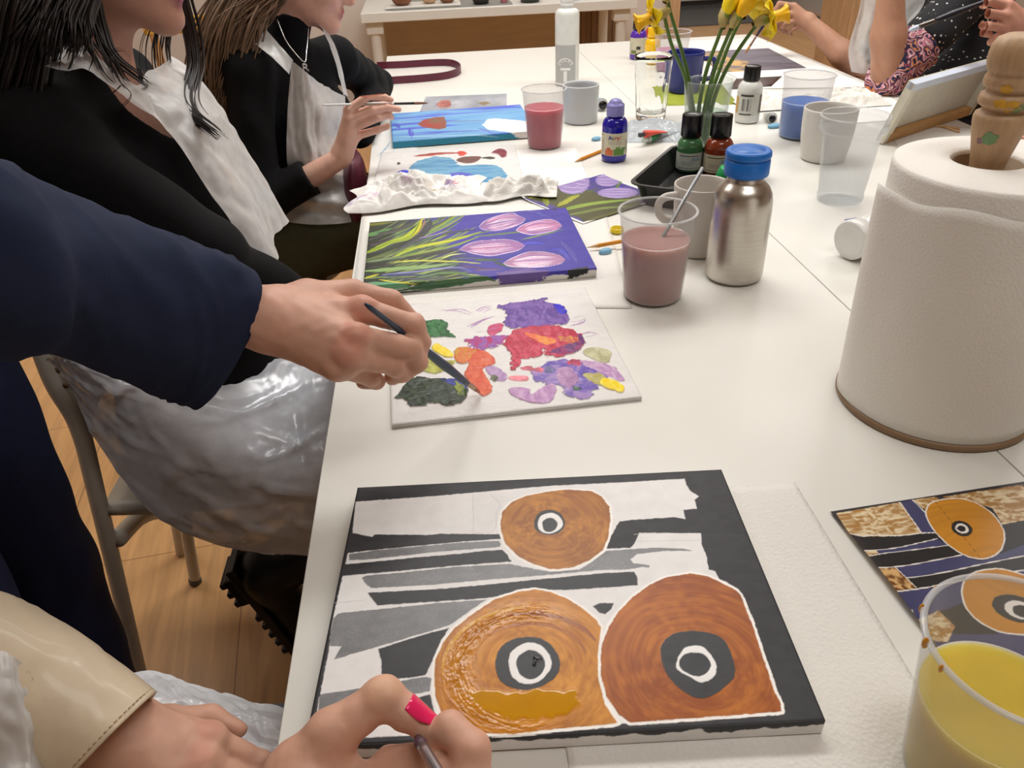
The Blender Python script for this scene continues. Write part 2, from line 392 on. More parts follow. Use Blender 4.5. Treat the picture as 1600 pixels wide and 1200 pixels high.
worktable(-0.168, 0.6172, -0.25, 3.49, 'long white table on the left, with the tulip painting lying on it')
worktable(0.6186, 1.41, -0.25, 3.52, 'long white table on the right, under the paper towel roll')

# side table against the back wall with a few pots
def back_table():
    t = thing('side_table', 'white side table with round legs standing against the back wall', 'table', (0.43, 5.2, 0))
    part('table_top', box((-0.36, 4.9, .69), (1.25, 5.56, .742)), M_white, t, smooth=False, bevel=0.004)
    for x in (-.29, 1.17):
        for y in (4.98, 5.48): part('leg', lathe([(0, 0), (.03, 0), (.03, .69), (0, .69)], 20, (x, y, 0)), M_metal_w, t, smooth='auto')
        part('leg_bracket', box((x-.05, 4.94, .62), (x+.05, 5.02, .69)), M_metal_w, t, smooth=False, bevel=.01)
back_table()
tag(part('cutting_mat', box((-0.18, 4.95, .7425), (0.52, 5.42, .746)), mat('grey_mat', (140, 140, 134), .5), smooth=False), 'thin grey mat lying on the white side table', 'mat')
tp = thing('clay_board', 'white board carrying brown clay pieces at left of the side table', 'board', (-0.02, 5.1, .747))
part('board', box((-.22, 4.975, .747), (.22, 5.2, .757)), M_white, tp, smooth=False, bevel=.003)
M_clay = mat('brown_clay', (134, 86, 60), .7, noise=(30, .25), bump=(60, .3)); M_clay2 = mat('pale_clay', (196, 160, 128), .7, noise=(40, .2), bump=(60, .3))
for nm, x, y, s, m_ in (('bowl', -.12, 5.06, .062, M_clay), ('figure', .04, 5.08, .045, M_clay2), ('bowl', .145, 5.07, .05, M_clay)):
    B = Body((x-.1, y-.1, .75), (x+.1, y+.1, .88), .006); B.ell((x, y, .757+s*.7), (s, s, s*.8), k=.01); B.ell((x+.3*s, y, .757+s*1.2), (s*.5, s*.6, s*.5), k=.02); B.cut((0, 0, .7575), (0, 0, -1)); v, f = B.mesh()
    tag(fastpart('clay_'+nm, v, f, m_), {'bowl-0.12': 'brown clay lump at the left end of the white board', 'figure0.04': 'pale beige clay lump in the middle of the white board', 'bowl0.145': 'brown clay lump at the right end of the white board'}[nm+str(x)], 'clay piece')
for x, r, hh, c, lb, cat in ((.34, .055, .07, (48, 44, 40), 'dark round pot left of the pink figure on the side table', 'pot'), (.475, .026, .085, (226, 150, 160), 'small pink pot on the side table between two dark pots', 'pot'), (.63, .07, .075, (52, 56, 44), 'dark olive pot right of the pink pot on the side table', 'pot'), (.90, .03, .06, (92, 104, 160), 'small blue pot near the right end of the side table', 'pot')):
    z0 = .747 if x < .5 else .743
    tag(part('pot', lathe([(0, 0), (r*.75, 0), (r, hh*.5), (r*.85, hh), (r*.7, hh), (r*.8, hh*.5), (r*.6, .01), (0, .01)], 24, (x, 5.02, z0)), mat('glaze_%d' % c[0], c, .4, noise=(40, .15))), lb, cat)

# beyond the end of the wall: grey mat, white cupboard, wooden cupboard
struct('trim_4', box((1.9, 8.75, 0), (4.3, 10.1, .012)), M_mat, smooth=False)
cb = thing('cupboard', 'white cupboard on the far side of the hall behind the daffodils', 'cupboard', (3.2, 10.3, 0))
part('body', box((2.3, 10.02, .09), (4.2, 10.55, 1.0)), M_white, cb, smooth=False, bevel=.004); part('plinth', box((2.32, 10.06, 0), (4.18, 10.5, .09)), M_mat, cb, smooth=False)
for k in range(3): part('door', box((2.31+k*.63, 10.0, .1), (2.92+k*.63, 10.02, .98)), M_white, cb, smooth=False, bevel=.003)
q = pz(1285, 84, .0); 
cb = thing('wooden_cupboard', 'pale wooden slatted cupboard behind the seated painter in the polka dot top', 'cupboard', (2.95, 5.3, 0))
mb = MB(); mb.add(*box((2.72, 5.2, 0.02), (3.67, 5.6, 1.9))); part('body', mb, M_oak, cb, smooth=False)
for k in range(9): part('slat', box((2.722+k*.105, 5.18, .03), (2.82+k*.105, 5.2, 1.88)), M_oak, cb, smooth=False, bevel=.006)

# yellow rimmed stool / chair behind the woman with dark hair
st = thing('wooden_chair', 'wooden chair with a yellow rail and grey cushion seen through dark hair strands', 'chair', (-1.1, 4.0, 0))
M_yel = mat('yellow_wood', (226, 170, 60), .45, noise=(20, .1)); M_bent = mat('bent_wood', (170, 118, 62), .45, noise=(20, .12))
part('seat', box((-1.32, 3.8, .43), (-.88, 4.22, .46)), M_bent, st, smooth=False, bevel=.01)
part('cushion', box((-1.3, 3.79, .46), (-.9, 4.2, .53)), mat('grey_cushion', (92, 94, 98), .9), st, smooth=False, bevel=.02)
part('top_rail', box((-1.34, 4.18, .78), (-.86, 4.215, .855)), M_yel, st, smooth=False, bevel=.01)
for x in (-1.3, -.9):
    part('leg', tube([(x, 4.2, 0), (x, 4.2, .45), (x, 4.2, .8)], .02, 12), M_bent, st); part('leg', tube([(x, 3.82, 0), (x, 3.82, .43)], .02, 12), M_bent, st)
# ================================================================== painted surfaces: dense grids carrying real paint colour and relief
class Pic:
    def __init__(s, O, ux, uy, W, H, step, base, fold=0.0, rough=0.5):
        """O: lower left corner (world, on the painted plane); ux, uy unit vectors; fold: thickness wrapped over the edges"""
        s.O = np.array(O, float); s.ux = np.array(ux, float); s.uy = np.array(uy, float); s.nz = np.cross(s.ux, s.uy); s.W, s.H, s.fold = W, H, fold
        a = np.arange(0, W+1e-9, W/round(W/step)); b = np.arange(0, H+1e-9, H/round(H/step))
        if fold:
            e = np.linspace(-fold, 0, max(3, int(fold/step)+1))[:-1]
            a = np.concatenate([e, a, W-e[::-1]]); b = np.concatenate([e, b, H-e[::-1]])
        s.u, s.v = np.meshgrid(a, b); s.c = np.empty(s.u.shape+(3,)); s.c[:] = lin(base); s.r = np.full(s.u.shape, rough); s.h = np.zeros(s.u.shape)
    def L(s, P):                        # photograph pixels -> painted plane
        out = []
        for (px, py) in P:
            d = _ray(px, py); t = ((s.O-CAM)@s.nz)/(d@s.nz); q = CAM+d*t-s.O; out.append((q@s.ux, q@s.uy))
        return np.array(out)
    def _paint(s, sl, a, col, h, rough):
        a = np.clip(a, 0, 1); c = np.asarray(col); c = c if c.ndim == 3 else c.reshape(1, 1, 3)
        s.c[sl] = s.c[sl]*(1-a[..., None])+c*a[..., None]
        if h: s.h[sl] = np.maximum(s.h[sl]*(1-a), 0)+h*a
        if rough is not None: s.r[sl] = s.r[sl]*(1-a)+rough*a
    def _sl(s, lo, hi):
        j = np.where((s.u[0] >= lo[0]) & (s.u[0] <= hi[0]))[0]; i = np.where((s.v[:, 0] >= lo[1]) & (s.v[:, 0] <= hi[1]))[0]
        if len(i) == 0 or len(j) == 0: return None
        return (slice(i[0], i[-1]+1), slice(j[0], j[-1]+1))
    def poly(s, P, col, soft=0.0005, jag=0.0006, jf=260, h=0.0, rough=None, grow=0.0, local=False, fn=None, seed=0, a=1.0):
        P = np.asarray(P, float) if local else s.L(P); m = soft*2+jag*2+abs(grow)+.001
        sl = s._sl(P.min(0)-m, P.max(0)+m)
        if sl is None: return
        u, v = s.u[sl], s.v[sl]; d2 = np.full(u.shape, 1e9); ins = np.zeros(u.shape, bool)
        for i in range(len(P)):
            ax, ay = P[i]; bx, by = P[(i+1) % len(P)]; dx, dy = bx-ax, by-ay; l2 = dx*dx+dy*dy+1e-15
            t = np.clip(((u-ax)*dx+(v-ay)*dy)/l2, 0, 1); d2 = np.minimum(d2, (u-ax-t*dx)**2+(v-ay-t*dy)**2)
            if ay != by:
                cr = (ay > v) != (by > v); ins ^= cr & (u < (bx-ax)*(v-ay)/(by-ay)+ax)
        d = np.sqrt(d2); d = np.where(ins, d, -d)+grow
        if jag: d = d+jag*2*(fbm(u*jf, v*jf, 3, seed)-0.5)
        al = np.clip(d/soft+0.5, 0, 1)*a; c = lin(col) if fn is None else fn(u, v)
        s._paint(sl, al, c, h, rough)
    def stroke(s, P, w, col, col2=None, h=0.0, rough=None, streak=0.5, dry=0.0, local=False, seed=0, taper=True, soft=.25, a=1.0):
        """brush stroke along P with width w (m); hairs streak between col and col2; dry leaves gaps"""
        P = np.asarray(P, float) if local else s.L(P); P = catmull(P, 6); m = w+.002
        sl = s._sl(P.min(0)-m, P.max(0)+m)
        if sl is None: return
        u, v = s.u[sl], s.v[sl]; best = np.full(u.shape, 1e9); T = np.zeros(u.shape); S = np.zeros(u.shape)
        seg = np.linalg.norm(np.diff(P, axis=0), axis=1); cum = np.concatenate([[0], np.cumsum(seg)]); tot = cum[-1]+1e-9
        for i in range(len(P)-1):
            ax, ay = P[i]; dx, dy = P[i+1]-P[i]; l2 = dx*dx+dy*dy+1e-15
            t = np.clip(((u-ax)*dx+(v-ay)*dy)/l2, 0, 1); ex, ey = u-ax-t*dx, v-ay-t*dy; d = np.hypot(ex, ey); m_ = d < best
            best = np.where(m_, d, best); T = np.where(m_, (cum[i]+t*seg[i])/tot, T); S = np.where(m_, np.sign(dx*ey-dy*ex)*d, S)
        wl = w/2*(np.ones_like(T) if not taper else np.clip(np.minimum(0.35+T*4, 0.12+(1-T)*2.6), 0, 1))
        wl = wl*(0.85+0.3*vn(T*tot*120, S*0, seed))
        x = S/(w/2); hair = vn(x*5+seed*3, T*tot*25, seed+1)*0.65+vn(x*13, T*tot*50, seed+2)*0.35
        al = np.clip((wl-best)/(wl*soft+1e-5), 0, 1)*a
        if dry: al = al*np.clip((hair-dry)*6+0.5, 0, 1)
        c = lin(col)
        if col2 is not None:
            k = np.clip((hair-0.5)*2.6*streak+0.5, 0, 1)[..., None]; c = lin(col)*(1-k)+lin(col2)*k
        else: c = np.broadcast_to(lin(col), u.shape+(3,))*(0.85+0.3*hair[..., None]*streak+0.15*(1-streak))
        s._paint(sl, al, c, 0, rough)
        if h: s.h[sl] = s.h[sl]*(1-al)+al*h*(0.5+hair)
    def mesh(s, name, m, parent, curl=None, label=None, relief=None):
        u, v = s.u, s.v; uc = np.clip(u, 0, s.W); vc = np.clip(v, 0, s.H)
        drop = np.maximum(np.maximum(-u, u-s.W), np.maximum(-v, v-s.H)); drop = np.maximum(drop, 0)
        z = s.h*(drop <= 0)+(0 if relief is None else relief(u, v))-drop
        if s.fold:                       # soft rounding of the canvas edge
            e = np.minimum(np.minimum(uc, s.W-uc), np.minimum(vc, s.H-vc)); z = z-0.0012*np.clip(1-e/0.002, 0, 1)**2*(drop <= 0)
        if curl is not None: z = z+curl(u, v)
        P = s.O+uc[..., None]*s.ux+vc[..., None]*s.uy+z[..., None]*s.nz
        nv, nu = u.shape; i = np.arange(nv*nu).reshape(nv, nu); f = np.stack([i[:-1, :-1], i[:-1, 1:], i[1:, 1:], i[1:, :-1]], -1).reshape(-1, 4)
        return fastpart(name, P.reshape(-1, 3), f, m, parent, np.concatenate([s.c.reshape(-1, 3), s.r.reshape(-1, 1)], 1), label)
M_paint = mat('artist_paint', vcol='gloss', spec=.35, noise=(60, .04), bump=(900, .08, 'noise', .0006))
M_wet = mat('wet_paint', vcol='gloss', spec=.22, noise=(60, .04), bump=(260, .55, 'noise', .0012), stretch=(.5, 1, 1))
M_print = mat('printed_paper', vcol='gloss', noise=(20, .02))
M_canvas_back = mat('stretcher_wood', (206, 176, 132), .6, noise=(12, .12), stretch=(1, 6, 6))
M_paper = mat('white_paper', (236, 234, 229), .8, noise=(8, .02))
crop = lambda ox, oy, s, P: [(ox+x/s, oy+y/s) for x, y in P]

def frame_from(pA, pB, pC, z, W=None, H=None):
    """rectangle on the plane z: pA lower left, pB lower right, pC upper left pixels"""
    A, B_, C_ = pz(*pA, z), pz(*pB, z), pz(*pC, z); ux = B_-A; W_ = np.linalg.norm(ux); ux = ux/W_; uy = np.cross((0, 0, 1), ux); H_ = abs((C_-A)@uy)
    return A, ux, uy, (W or W_), (H or H_)

# ------------------------------------------------------------------ large canvas with three amber discs
def disc_canvas():
    T = .017; z0 = TZ+.0022; z = z0+T
    A, ux, uy, W, H = frame_from((474.5, 1168), (1251, 1127), (550, 771), z, .404, .308)
    cl = pz(550, 771, z); cr = pz(1098, 740, z)
    root = thing('canvas_painting', 'stretched canvas with three amber discs and black and grey bands, nearest on the table', 'painting', A+ux*W/2+uy*H/2-A3(0, 0, T))
    p = Pic(A, ux, uy, W, H, .0007, (238, 236, 234), fold=T, rough=.55)
    u, v = p.u, p.v
    BLK = (52, 52, 55)
    fnB = lambda u, v: lin(BLK)*(0.8+0.5*fbm(u*90, v*160, 3, 4))[..., None]
    # black all round the edge and ragged over the sides, then the white field
    m = .0005
    edge = np.where(v < 0, -v/T, np.where(u > W, (u-W)/T, np.where(v > H, (v-H)/T, -u/T)))
    rag = fbm(u*60, v*60, 4, 9); blk = np.where(edge <= 0, 1.0, np.clip((np.where(u < 0, .75, .62)*rag*1.3-np.clip(edge, 0, 1))*14, 0, 1))
    p._paint((slice(None), slice(None)), blk, fnB(u, v), 0, .5)
    p.poly([(555.5, 784), (680, 775), (780, 766), (860, 759), (965, 754), (1070, 748), (1072.5, 757.5), (1079, 767.5), (1092.5, 775.5), (1085, 781), (1089, 794.5), (1067.5, 797), (1071, 811), (1055, 808), (985, 812.5), (967.5, 815), (956, 835), (946, 857.5), (985, 856), (991, 850), (999, 832.5), (1095, 833), (1096, 850), (1104, 870), (1107.5, 889.5), (1117.5, 892.5), (1124, 905), (1135, 909), (1155, 922.5), (1157.5, 930), (1164, 947.5), (1175, 975), (1187.5, 1012.5), (1200, 1050), (1210, 1080), (1220, 1100), (1221, 1112.5), (1160, 1120), (1035, 1126), (965, 1131), (860, 1140), (805, 1146), (735, 1145), (600, 1151), (487.5, 1156), (497, 1100), (514, 1015), (521, 962), (535, 902), (540, 881), (543, 866), (551, 833)], (236, 234, 233), rough=.6)
    # pencil lines
    for L_ in ([(739, 772), (740, 820), (741, 832), (772, 829), (776, 800), (782, 790), (766, 772)], [(995, 846), (1094, 844)], [(522, 942), (570, 938)], [(495, 1120), (560, 1116)], [(990, 835), (1040, 833)]): p.stroke(L_, .0009, (208, 206, 205), taper=False, a=.8)
    for P_ in ([(545, 833), (552, 833), (582, 839), (585, 835), (672, 836), (685, 834), (780, 835), (783, 842), (725, 846), (590, 859), (545, 864), (536, 867)],
               [(538, 882), (635, 872.5), (720, 865), (755, 861), (785, 859), (792, 866), (799, 877.5), (710, 884), (620, 892.5), (535, 900), (526, 902)],
               [(574, 926), (685, 920.5), (772, 912.5), (860, 903.5), (935, 896), (991, 893), (995, 900), (997, 914.5), (885, 922), (860, 921.5), (755, 935), (590, 946), (582, 937)],
               [(591, 1014), (650, 995), (702, 981), (690, 1000), (677, 1030), (665, 1055), (602, 1064), (597, 1066), (596, 1035)],
               [(610, 1100), (672, 1085), (680, 1117), (670, 1122), (610, 1127)],
               [(927, 947.5), (937, 942.5), (960, 942), (956, 951), (946, 960), (937, 957.5)]): p.poly(P_, BLK, fn=fnB, rough=.42, h=.00012)
    fnG = lambda u, v: (lin((128, 128, 130))*(0.72+0.35*fbm(u*60, v*140, 3, 2)+0.5*np.clip(vn(u*1400, v*1400, 5)-.62, 0, 1)*2.2)[..., None])
    for P_ in ([(545, 866), (590, 859.5), (725, 847.5), (780, 845), (783, 850), (781, 855), (685, 862), (580, 874), (546, 875.5)],
               [(565, 902.5), (572, 899.5), (635, 894), (710, 886), (795, 881), (820, 886), (860, 893.5), (905, 890), (925, 877.5), (947, 861), (1020, 856), (1065, 857), (1081, 860.5), (1035, 861), (995, 866), (985, 874), (990, 880), (1015, 883), (1015, 887), (1003.5, 886), (980, 890), (935, 891), (860, 898), (760, 906), (672, 914), (580, 919), (570, 911)],
               [(527, 960), (535, 957.5), (610, 950), (685, 942), (760, 937), (740, 950), (710, 972), (700, 977.5), (610, 1005), (560, 1019), (521, 1031), (534, 1010), (515, 1009), (521, 966)],
               [(500, 1085), (565, 1075), (667, 1057), (674, 1060), (672, 1080), (610, 1091), (540, 1107), (497, 1112)]): p.poly(P_, 0, fn=fnG, rough=.35, h=.0001)
    D1 = [(782, 817), (785, 800), (800, 784), (822, 775), (860, 767.5), (885, 765), (925, 767.5), (940, 776), (952, 792), (954, 812), (950, 840), (942, 860), (922, 875), (897, 886), (872, 889.5), (860, 889), (835, 882), (810, 870), (790, 850), (783, 830)]
    D2 = [(835, 921), (810, 925), (772, 937), (735, 962), (710, 982), (692, 1005), (681, 1030), (679, 1050), (680, 1087), (690, 1115), (710, 1135), (737, 1145), (802, 1147), (860, 1140), (960, 1131), (965, 1129), (945, 1100), (934, 1055), (934, 1020), (939, 980), (930, 967), (910, 950), (885, 935), (860, 925)]
    D3 = [(1077.5, 896), (1040, 902.5), (1015, 914), (990, 932), (967, 955), (951, 980), (940, 1007), (936, 1020), (937, 1050), (947, 1087), (967, 1117), (985, 1129), (1100, 1121), (1221, 1112), (1220, 1100), (1210, 1080), (1200, 1050), (1187, 1012), (1175, 975), (1164, 947), (1157, 930), (1150, 922), (1130, 912), (1105, 900)]
    def disc(P_, ctr, a_, b_, seed, streaks=(1, 1)):
        c0 = p.L([ctr])[0]
        def fn(u, v):
            r = np.hypot(u-c0[0], v-c0[1]); th = np.arctan2(v-c0[1], u-c0[0])
            r2 = r+.006*(fbm(u*30, v*30, 2, seed)-.5)
            n = .42*vn(r2*230, 5*np.cos(th)+3*np.sin(2*th)+seed, seed)+.33*vn(r2*560, 7*np.sin(th)+4*np.cos(2*th)+9, seed+1)+.25*fbm(u*60, v*60, 3, seed+3)+.5*(fbm(u*28, v*28, 3, seed+6)-.5)
            n = np.clip((n-.5)*1.7+.42, 0, 1)[..., None]
            return lin(a_)*(1-n)+lin(b_)*n
        p.poly(P_, (250, 246, 240), grow=.0026, rough=.5)
        p.poly(P_, 0, fn=fn, rough=.38, h=.0002, seed=seed); return c0
    def smooth_(P_): return catmull(p.L(P_), 5, True)
    disc(D1, (858, 818), (150, 86, 4), (196, 128, 30), 11); disc(D3, (1092, 1038), (148, 72, 6), (188, 108, 26), 31)
    c2 = disc(D2, (826, 1038), (174, 104, 12), (214, 144, 46), 21)
    # darker arcs and the wet glossy ochre ring on the second disc
    for rr, w_, c_, a0, a1 in ((.058, .006, (150, 84, 40), .4, 1.9), (.046, .004, (160, 90, 40), .2, 2.2), (.066, .004, (212, 156, 50), 1.6, 3.4), (.038, .005, (186, 114, 34), -.3, 1.2)):
        t = np.linspace(a0, a1, 12); p.stroke(np.stack([c2[0]+rr*1.1*np.cos(t), c2[1]+rr*.93*np.sin(t)], 1), w_, c_, local=True, streak=.8, dry=.3, seed=int(rr*1000))
    r = np.hypot((u-c2[0])/1.08, v-c2[1]); th = np.arctan2(v-c2[1], u-c2[0]); gl = np.clip(1-np.abs(r-.056)/.019, 0, 1)*np.clip(np.cos(th-2.9)*1.3+.9, 0, 1)*(v > .004)
    p.r = p.r*(1-gl)+.12*gl; ridge = np.abs(vn(r*900+2.5*vn(u*120, v*120, 6), th*4+8, 7)-.5)*2; p.h = p.h+gl*(.0006*(1-ridge)**3+.0003*vn(u*500, v*500, 8))
    t_ = np.clip((vn(u*300, v*300, 12)-.35), 0, 1)*gl*.35; p.c = p.c*(1-t_[..., None])+lin((206, 152, 60))*t_[..., None]
    p.poly([(738, 1083), (760, 1076), (800, 1080), (820, 1079), (860, 1076), (880, 1083), (893, 1079), (898, 1070), (904, 1100), (893, 1112), (860, 1122), (790, 1122), (760, 1112), (742, 1095)], (196, 136, 4), soft=.003, jag=.004, jf=130, rough=.1, h=.0007, seed=2)
    def ring(P0, P1, P2, wet=False):
        p.poly(smooth_(P0), BLK, local=True, fn=fnB, rough=.4, h=.0003); p.poly(smooth_(P1), (244, 242, 240), local=True, rough=.5, h=.0004); p.poly(smooth_(P2), BLK, local=True, fn=fnB, rough=.4, h=.0003)
    el = lambda cx, cy, rx, ry, sd=0: [(cx+rx*math.cos(t)*(1+.04*math.sin(3*t+sd)), cy+ry*math.sin(t)*(1+.04*math.cos(2*t+sd))) for t in np.linspace(0, 2*PI, 15)[:-1]]
    ring(el(858.5, 816.5, 24, 20.5), el(859, 818, 19.5, 16.3, 1), el(859, 820.5, 12, 11, 2)); ring(el(823, 1036.5, 51, 42.5, 1), el(827, 1037, 33.5, 32, 2), el(829, 1039, 22.5, 22, 3))
    ring(crop(860, 900, 4, [(700, 420), (780, 360), (900, 345), (1040, 370), (1110, 440), (1155, 590), (1110, 680), (960, 768), (830, 720), (730, 620), (692, 510)]), crop(860, 900, 4, [(790, 540), (830, 460), (890, 438), (960, 450), (1020, 520), (1040, 580), (1010, 640), (940, 668), (870, 630), (800, 590)]), crop(860, 900, 4, [(805, 540), (840, 490), (900, 480), (960, 490), (1000, 540), (990, 590), (930, 630), (860, 610), (815, 580)]))
    p.poly([(832, 1027), (840, 1025), (846, 1030), (838, 1035), (836, 1042), (832, 1040), (835, 1032)], (8, 8, 9), rough=.05, h=.001)
    p.mesh('painted_canvas', M_paint, root)
    fr = MB()
    for a0, a1, b0, b1 in ((.001, W-.001, .001, .03), (.001, W-.001, H-.03, H-.001), (.001, .03, .03, H-.03), (W-.03, W-.001, .03, H-.03)):
        fr.add(*obox(A+ux*(a0+a1)/2+uy*(b0+b1)/2-A3(0, 0, T/2+.001), ux, uy, (0, 0, 1), a1-a0, b1-b0, T-.003))
    part('stretcher_frame', fr, M_canvas_back, root, smooth=False)
disc_canvas()

# ------------------------------------------------------------------ printed reference of the disc painting
def disc_print():
    z = TZ+.0018
    TL = pz(1297, 800, z); d = pz(1600, 753, z)-TL; ux = d/np.linalg.norm(d); uy = np.cross((0, 0, 1), ux); W, H = .297, .212
    A = TL-uy*H
    root = thing('reference_print', 'printed sheet of the amber disc painting partly under the yellow cup', 'print', A+ux*W/2+uy*H/2)
    p = Pic(A, ux, uy, W, H, .0008, (44, 40, 44), rough=.35)
    K = lambda P: crop(1280, 740, 5, P)
    NV, BK, WH = (66, 66, 104), (34, 32, 33), (236, 230, 222)
    gold = lambda u, v: (lin((168, 122, 62))*(1-np.clip((fbm(u*170+vn(u*60, v*60, 3)*3, v*330, 3, 5)-.35)*3, 0, 1))[..., None]+lin((226, 208, 170))*np.clip((fbm(u*170+vn(u*60, v*60, 3)*3, v*330, 3, 5)-.35)*3, 0, 1)[..., None])
    brn = lambda u, v: (lin((112, 66, 24))*(1-np.clip((fbm(u*220, v*240, 3, 8)-.4)*4, 0, 1))[..., None]+lin((214, 172, 116))*np.clip((fbm(u*220, v*240, 3, 8)-.4)*4, 0, 1)[..., None])
    p.poly([(.006, .005), (W-.006, .005), (W-.006, H-.006), (.006, H-.006)], BK, local=True)
    p.poly(K([(130, 315), (640, 225), (800, 465), (620, 490), (340, 505), (225, 485)]), 0, fn=gold)
    p.poly(K([(635, 225), (725, 208), (850, 330), (910, 470), (800, 465)]), NV); p.poly(K([(730, 208), (900, 185), (940, 200), (830, 290)]), 0, fn=gold)
    p.poly(K([(960, 185), (1585, 90), (1750, 340), (1430, 400), (1350, 270)]), 0, fn=gold)
    p.stroke(K([(225, 487), (340, 505), (400, 490), (620, 488), (800, 468), (930, 465)]), .0016, WH, taper=False); p.stroke(K([(628, 228), (800, 466)]), .0013, WH, taper=False); p.stroke(K([(728, 208), (840, 320)]), .0013, WH, taper=False)
    p.poly(K([(450, 620), (920, 515), (1000, 560), (460, 645)]), NV); p.poly(K([(320, 640), (440, 615), (460, 645), (350, 685)]), 0, fn=gold)
    p.stroke(K([(330, 635), (600, 585), (920, 512)]), .0012, WH, taper=False); p.stroke(K([(350, 688), (560, 625), (1000, 565)]), .0012, WH, taper=False)
    p.poly(K([(590, 748), (1110, 640), (1260, 690), (1600, 560), (1750, 560), (1750, 620), (1290, 710), (680, 825)]), NV); p.poly(K([(420, 780), (590, 748), (755, 905), (560, 965)]), 0, fn=brn)
    p.stroke(K([(415, 780), (800, 700), (1110, 640)]), .0014, WH, taper=False); p.stroke(K([(680, 828), (1000, 770), (1300, 705), (1750, 615)]), .0014, WH, taper=False); p.stroke(K([(590, 748), (755, 905)]), .001, WH, taper=False)
    p.poly(K([(560, 965), (900, 890), (1400, 780), (1800, 740), (2000, 1500), (950, 1500)]), NV); p.stroke(K([(560, 970), (760, 915), (1200, 820), (1800, 730)]), .0016, WH, taper=False)
    p.poly(K([(680, 1100), (720, 1095), (735, 1160), (700, 1150)]), (210, 204, 190))
    p.poly(K([(930, 1090), (1130, 1010), (1400, 1260), (1000, 1260)]), BK); p.poly(K([(740, 1180), (930, 1080), (1060, 1200), (1000, 1330), (820, 1330)]), 0, fn=gold)
    am = lambda u, v: (lin((196, 132, 34))*(.9+.22*vn(np.hypot(u-.12, v-.1)*300, u*8, 4))[..., None])
    e1 = K([(840, 290), (900, 225), (1050, 200), (1200, 225), (1350, 320), (1430, 440), (1435, 540), (1390, 620), (1280, 665), (1130, 635), (980, 530), (870, 400)])
    e1 = catmull(p.L(e1), 4, True); p.poly(e1, WH, grow=.0014, local=True); p.poly(e1, 0, fn=am, local=True); E = lambda x, y, a, b, t: [(x+a*math.cos(k)*math.cos(t)-b*math.sin(k)*math.sin(t), y+a*math.cos(k)*math.sin(t)+b*math.sin(k)*math.cos(t)) for k in np.linspace(0, 2*PI, 19)[:-1]]
    p.poly(K(E(1113, 432, 86, 58, .35)), BK); p.poly(K(E(1113, 432, 55, 38, .3)), WH); p.poly(K(E(1110, 433, 33, 24, .3)), BK); p.stroke(K([(900, 215), (1260, 665)]), .0005, (110, 70, 20), taper=False)
    e2 = K([(1120, 930), (1180, 800), (1380, 750), (1600, 800), (1850, 900), (1950, 1150), (1700, 1250), (1400, 1230), (1190, 1100)])
    e2 = catmull(p.L(e2), 4, True); p.poly(e2, WH, grow=.0016, local=True); p.poly(e2, 0, fn=am, local=True); p.poly(K(E(1540, 1060, 200, 100, .3)), BK); p.poly(K(E(1570, 1070, 130, 68, .3)), WH); p.poly(K(E(1590, 1080, 85, 46, .3)), BK)
    w2 = lambda x, y, a, b: [(x+a*math.cos(k), y+b*math.sin(k)) for k in np.linspace(0, 2*PI, 25)[:-1]]
    for y in (.10, .125, .15): p.poly([(.225, y), (W-.01, y+.004), (W-.01, y+.014), (.225, y+.008)], NV, local=True)
    p.poly([(.235, .165), (W-.012, .168), (W-.012, H-.012), (.24, H-.012)], 0, local=True, fn=gold); p.poly(w2(.238, .055, .05, .046), WH, local=True); p.poly(w2(.238, .055, .0485, .0445), 0, local=True, fn=am)
    for r_, c_ in ((.02, BK), (.0125, WH), (.008, BK)): p.poly(w2(.242, .056, r_, r_*.95), c_, local=True)
    p.mesh('printed_face', M_print, root, curl=lambda u, v: .006*np.clip(1-u/.05, 0, 1)**2*np.sin(np.clip(v/H, 0, 1)*PI)+.0006)
disc_print()

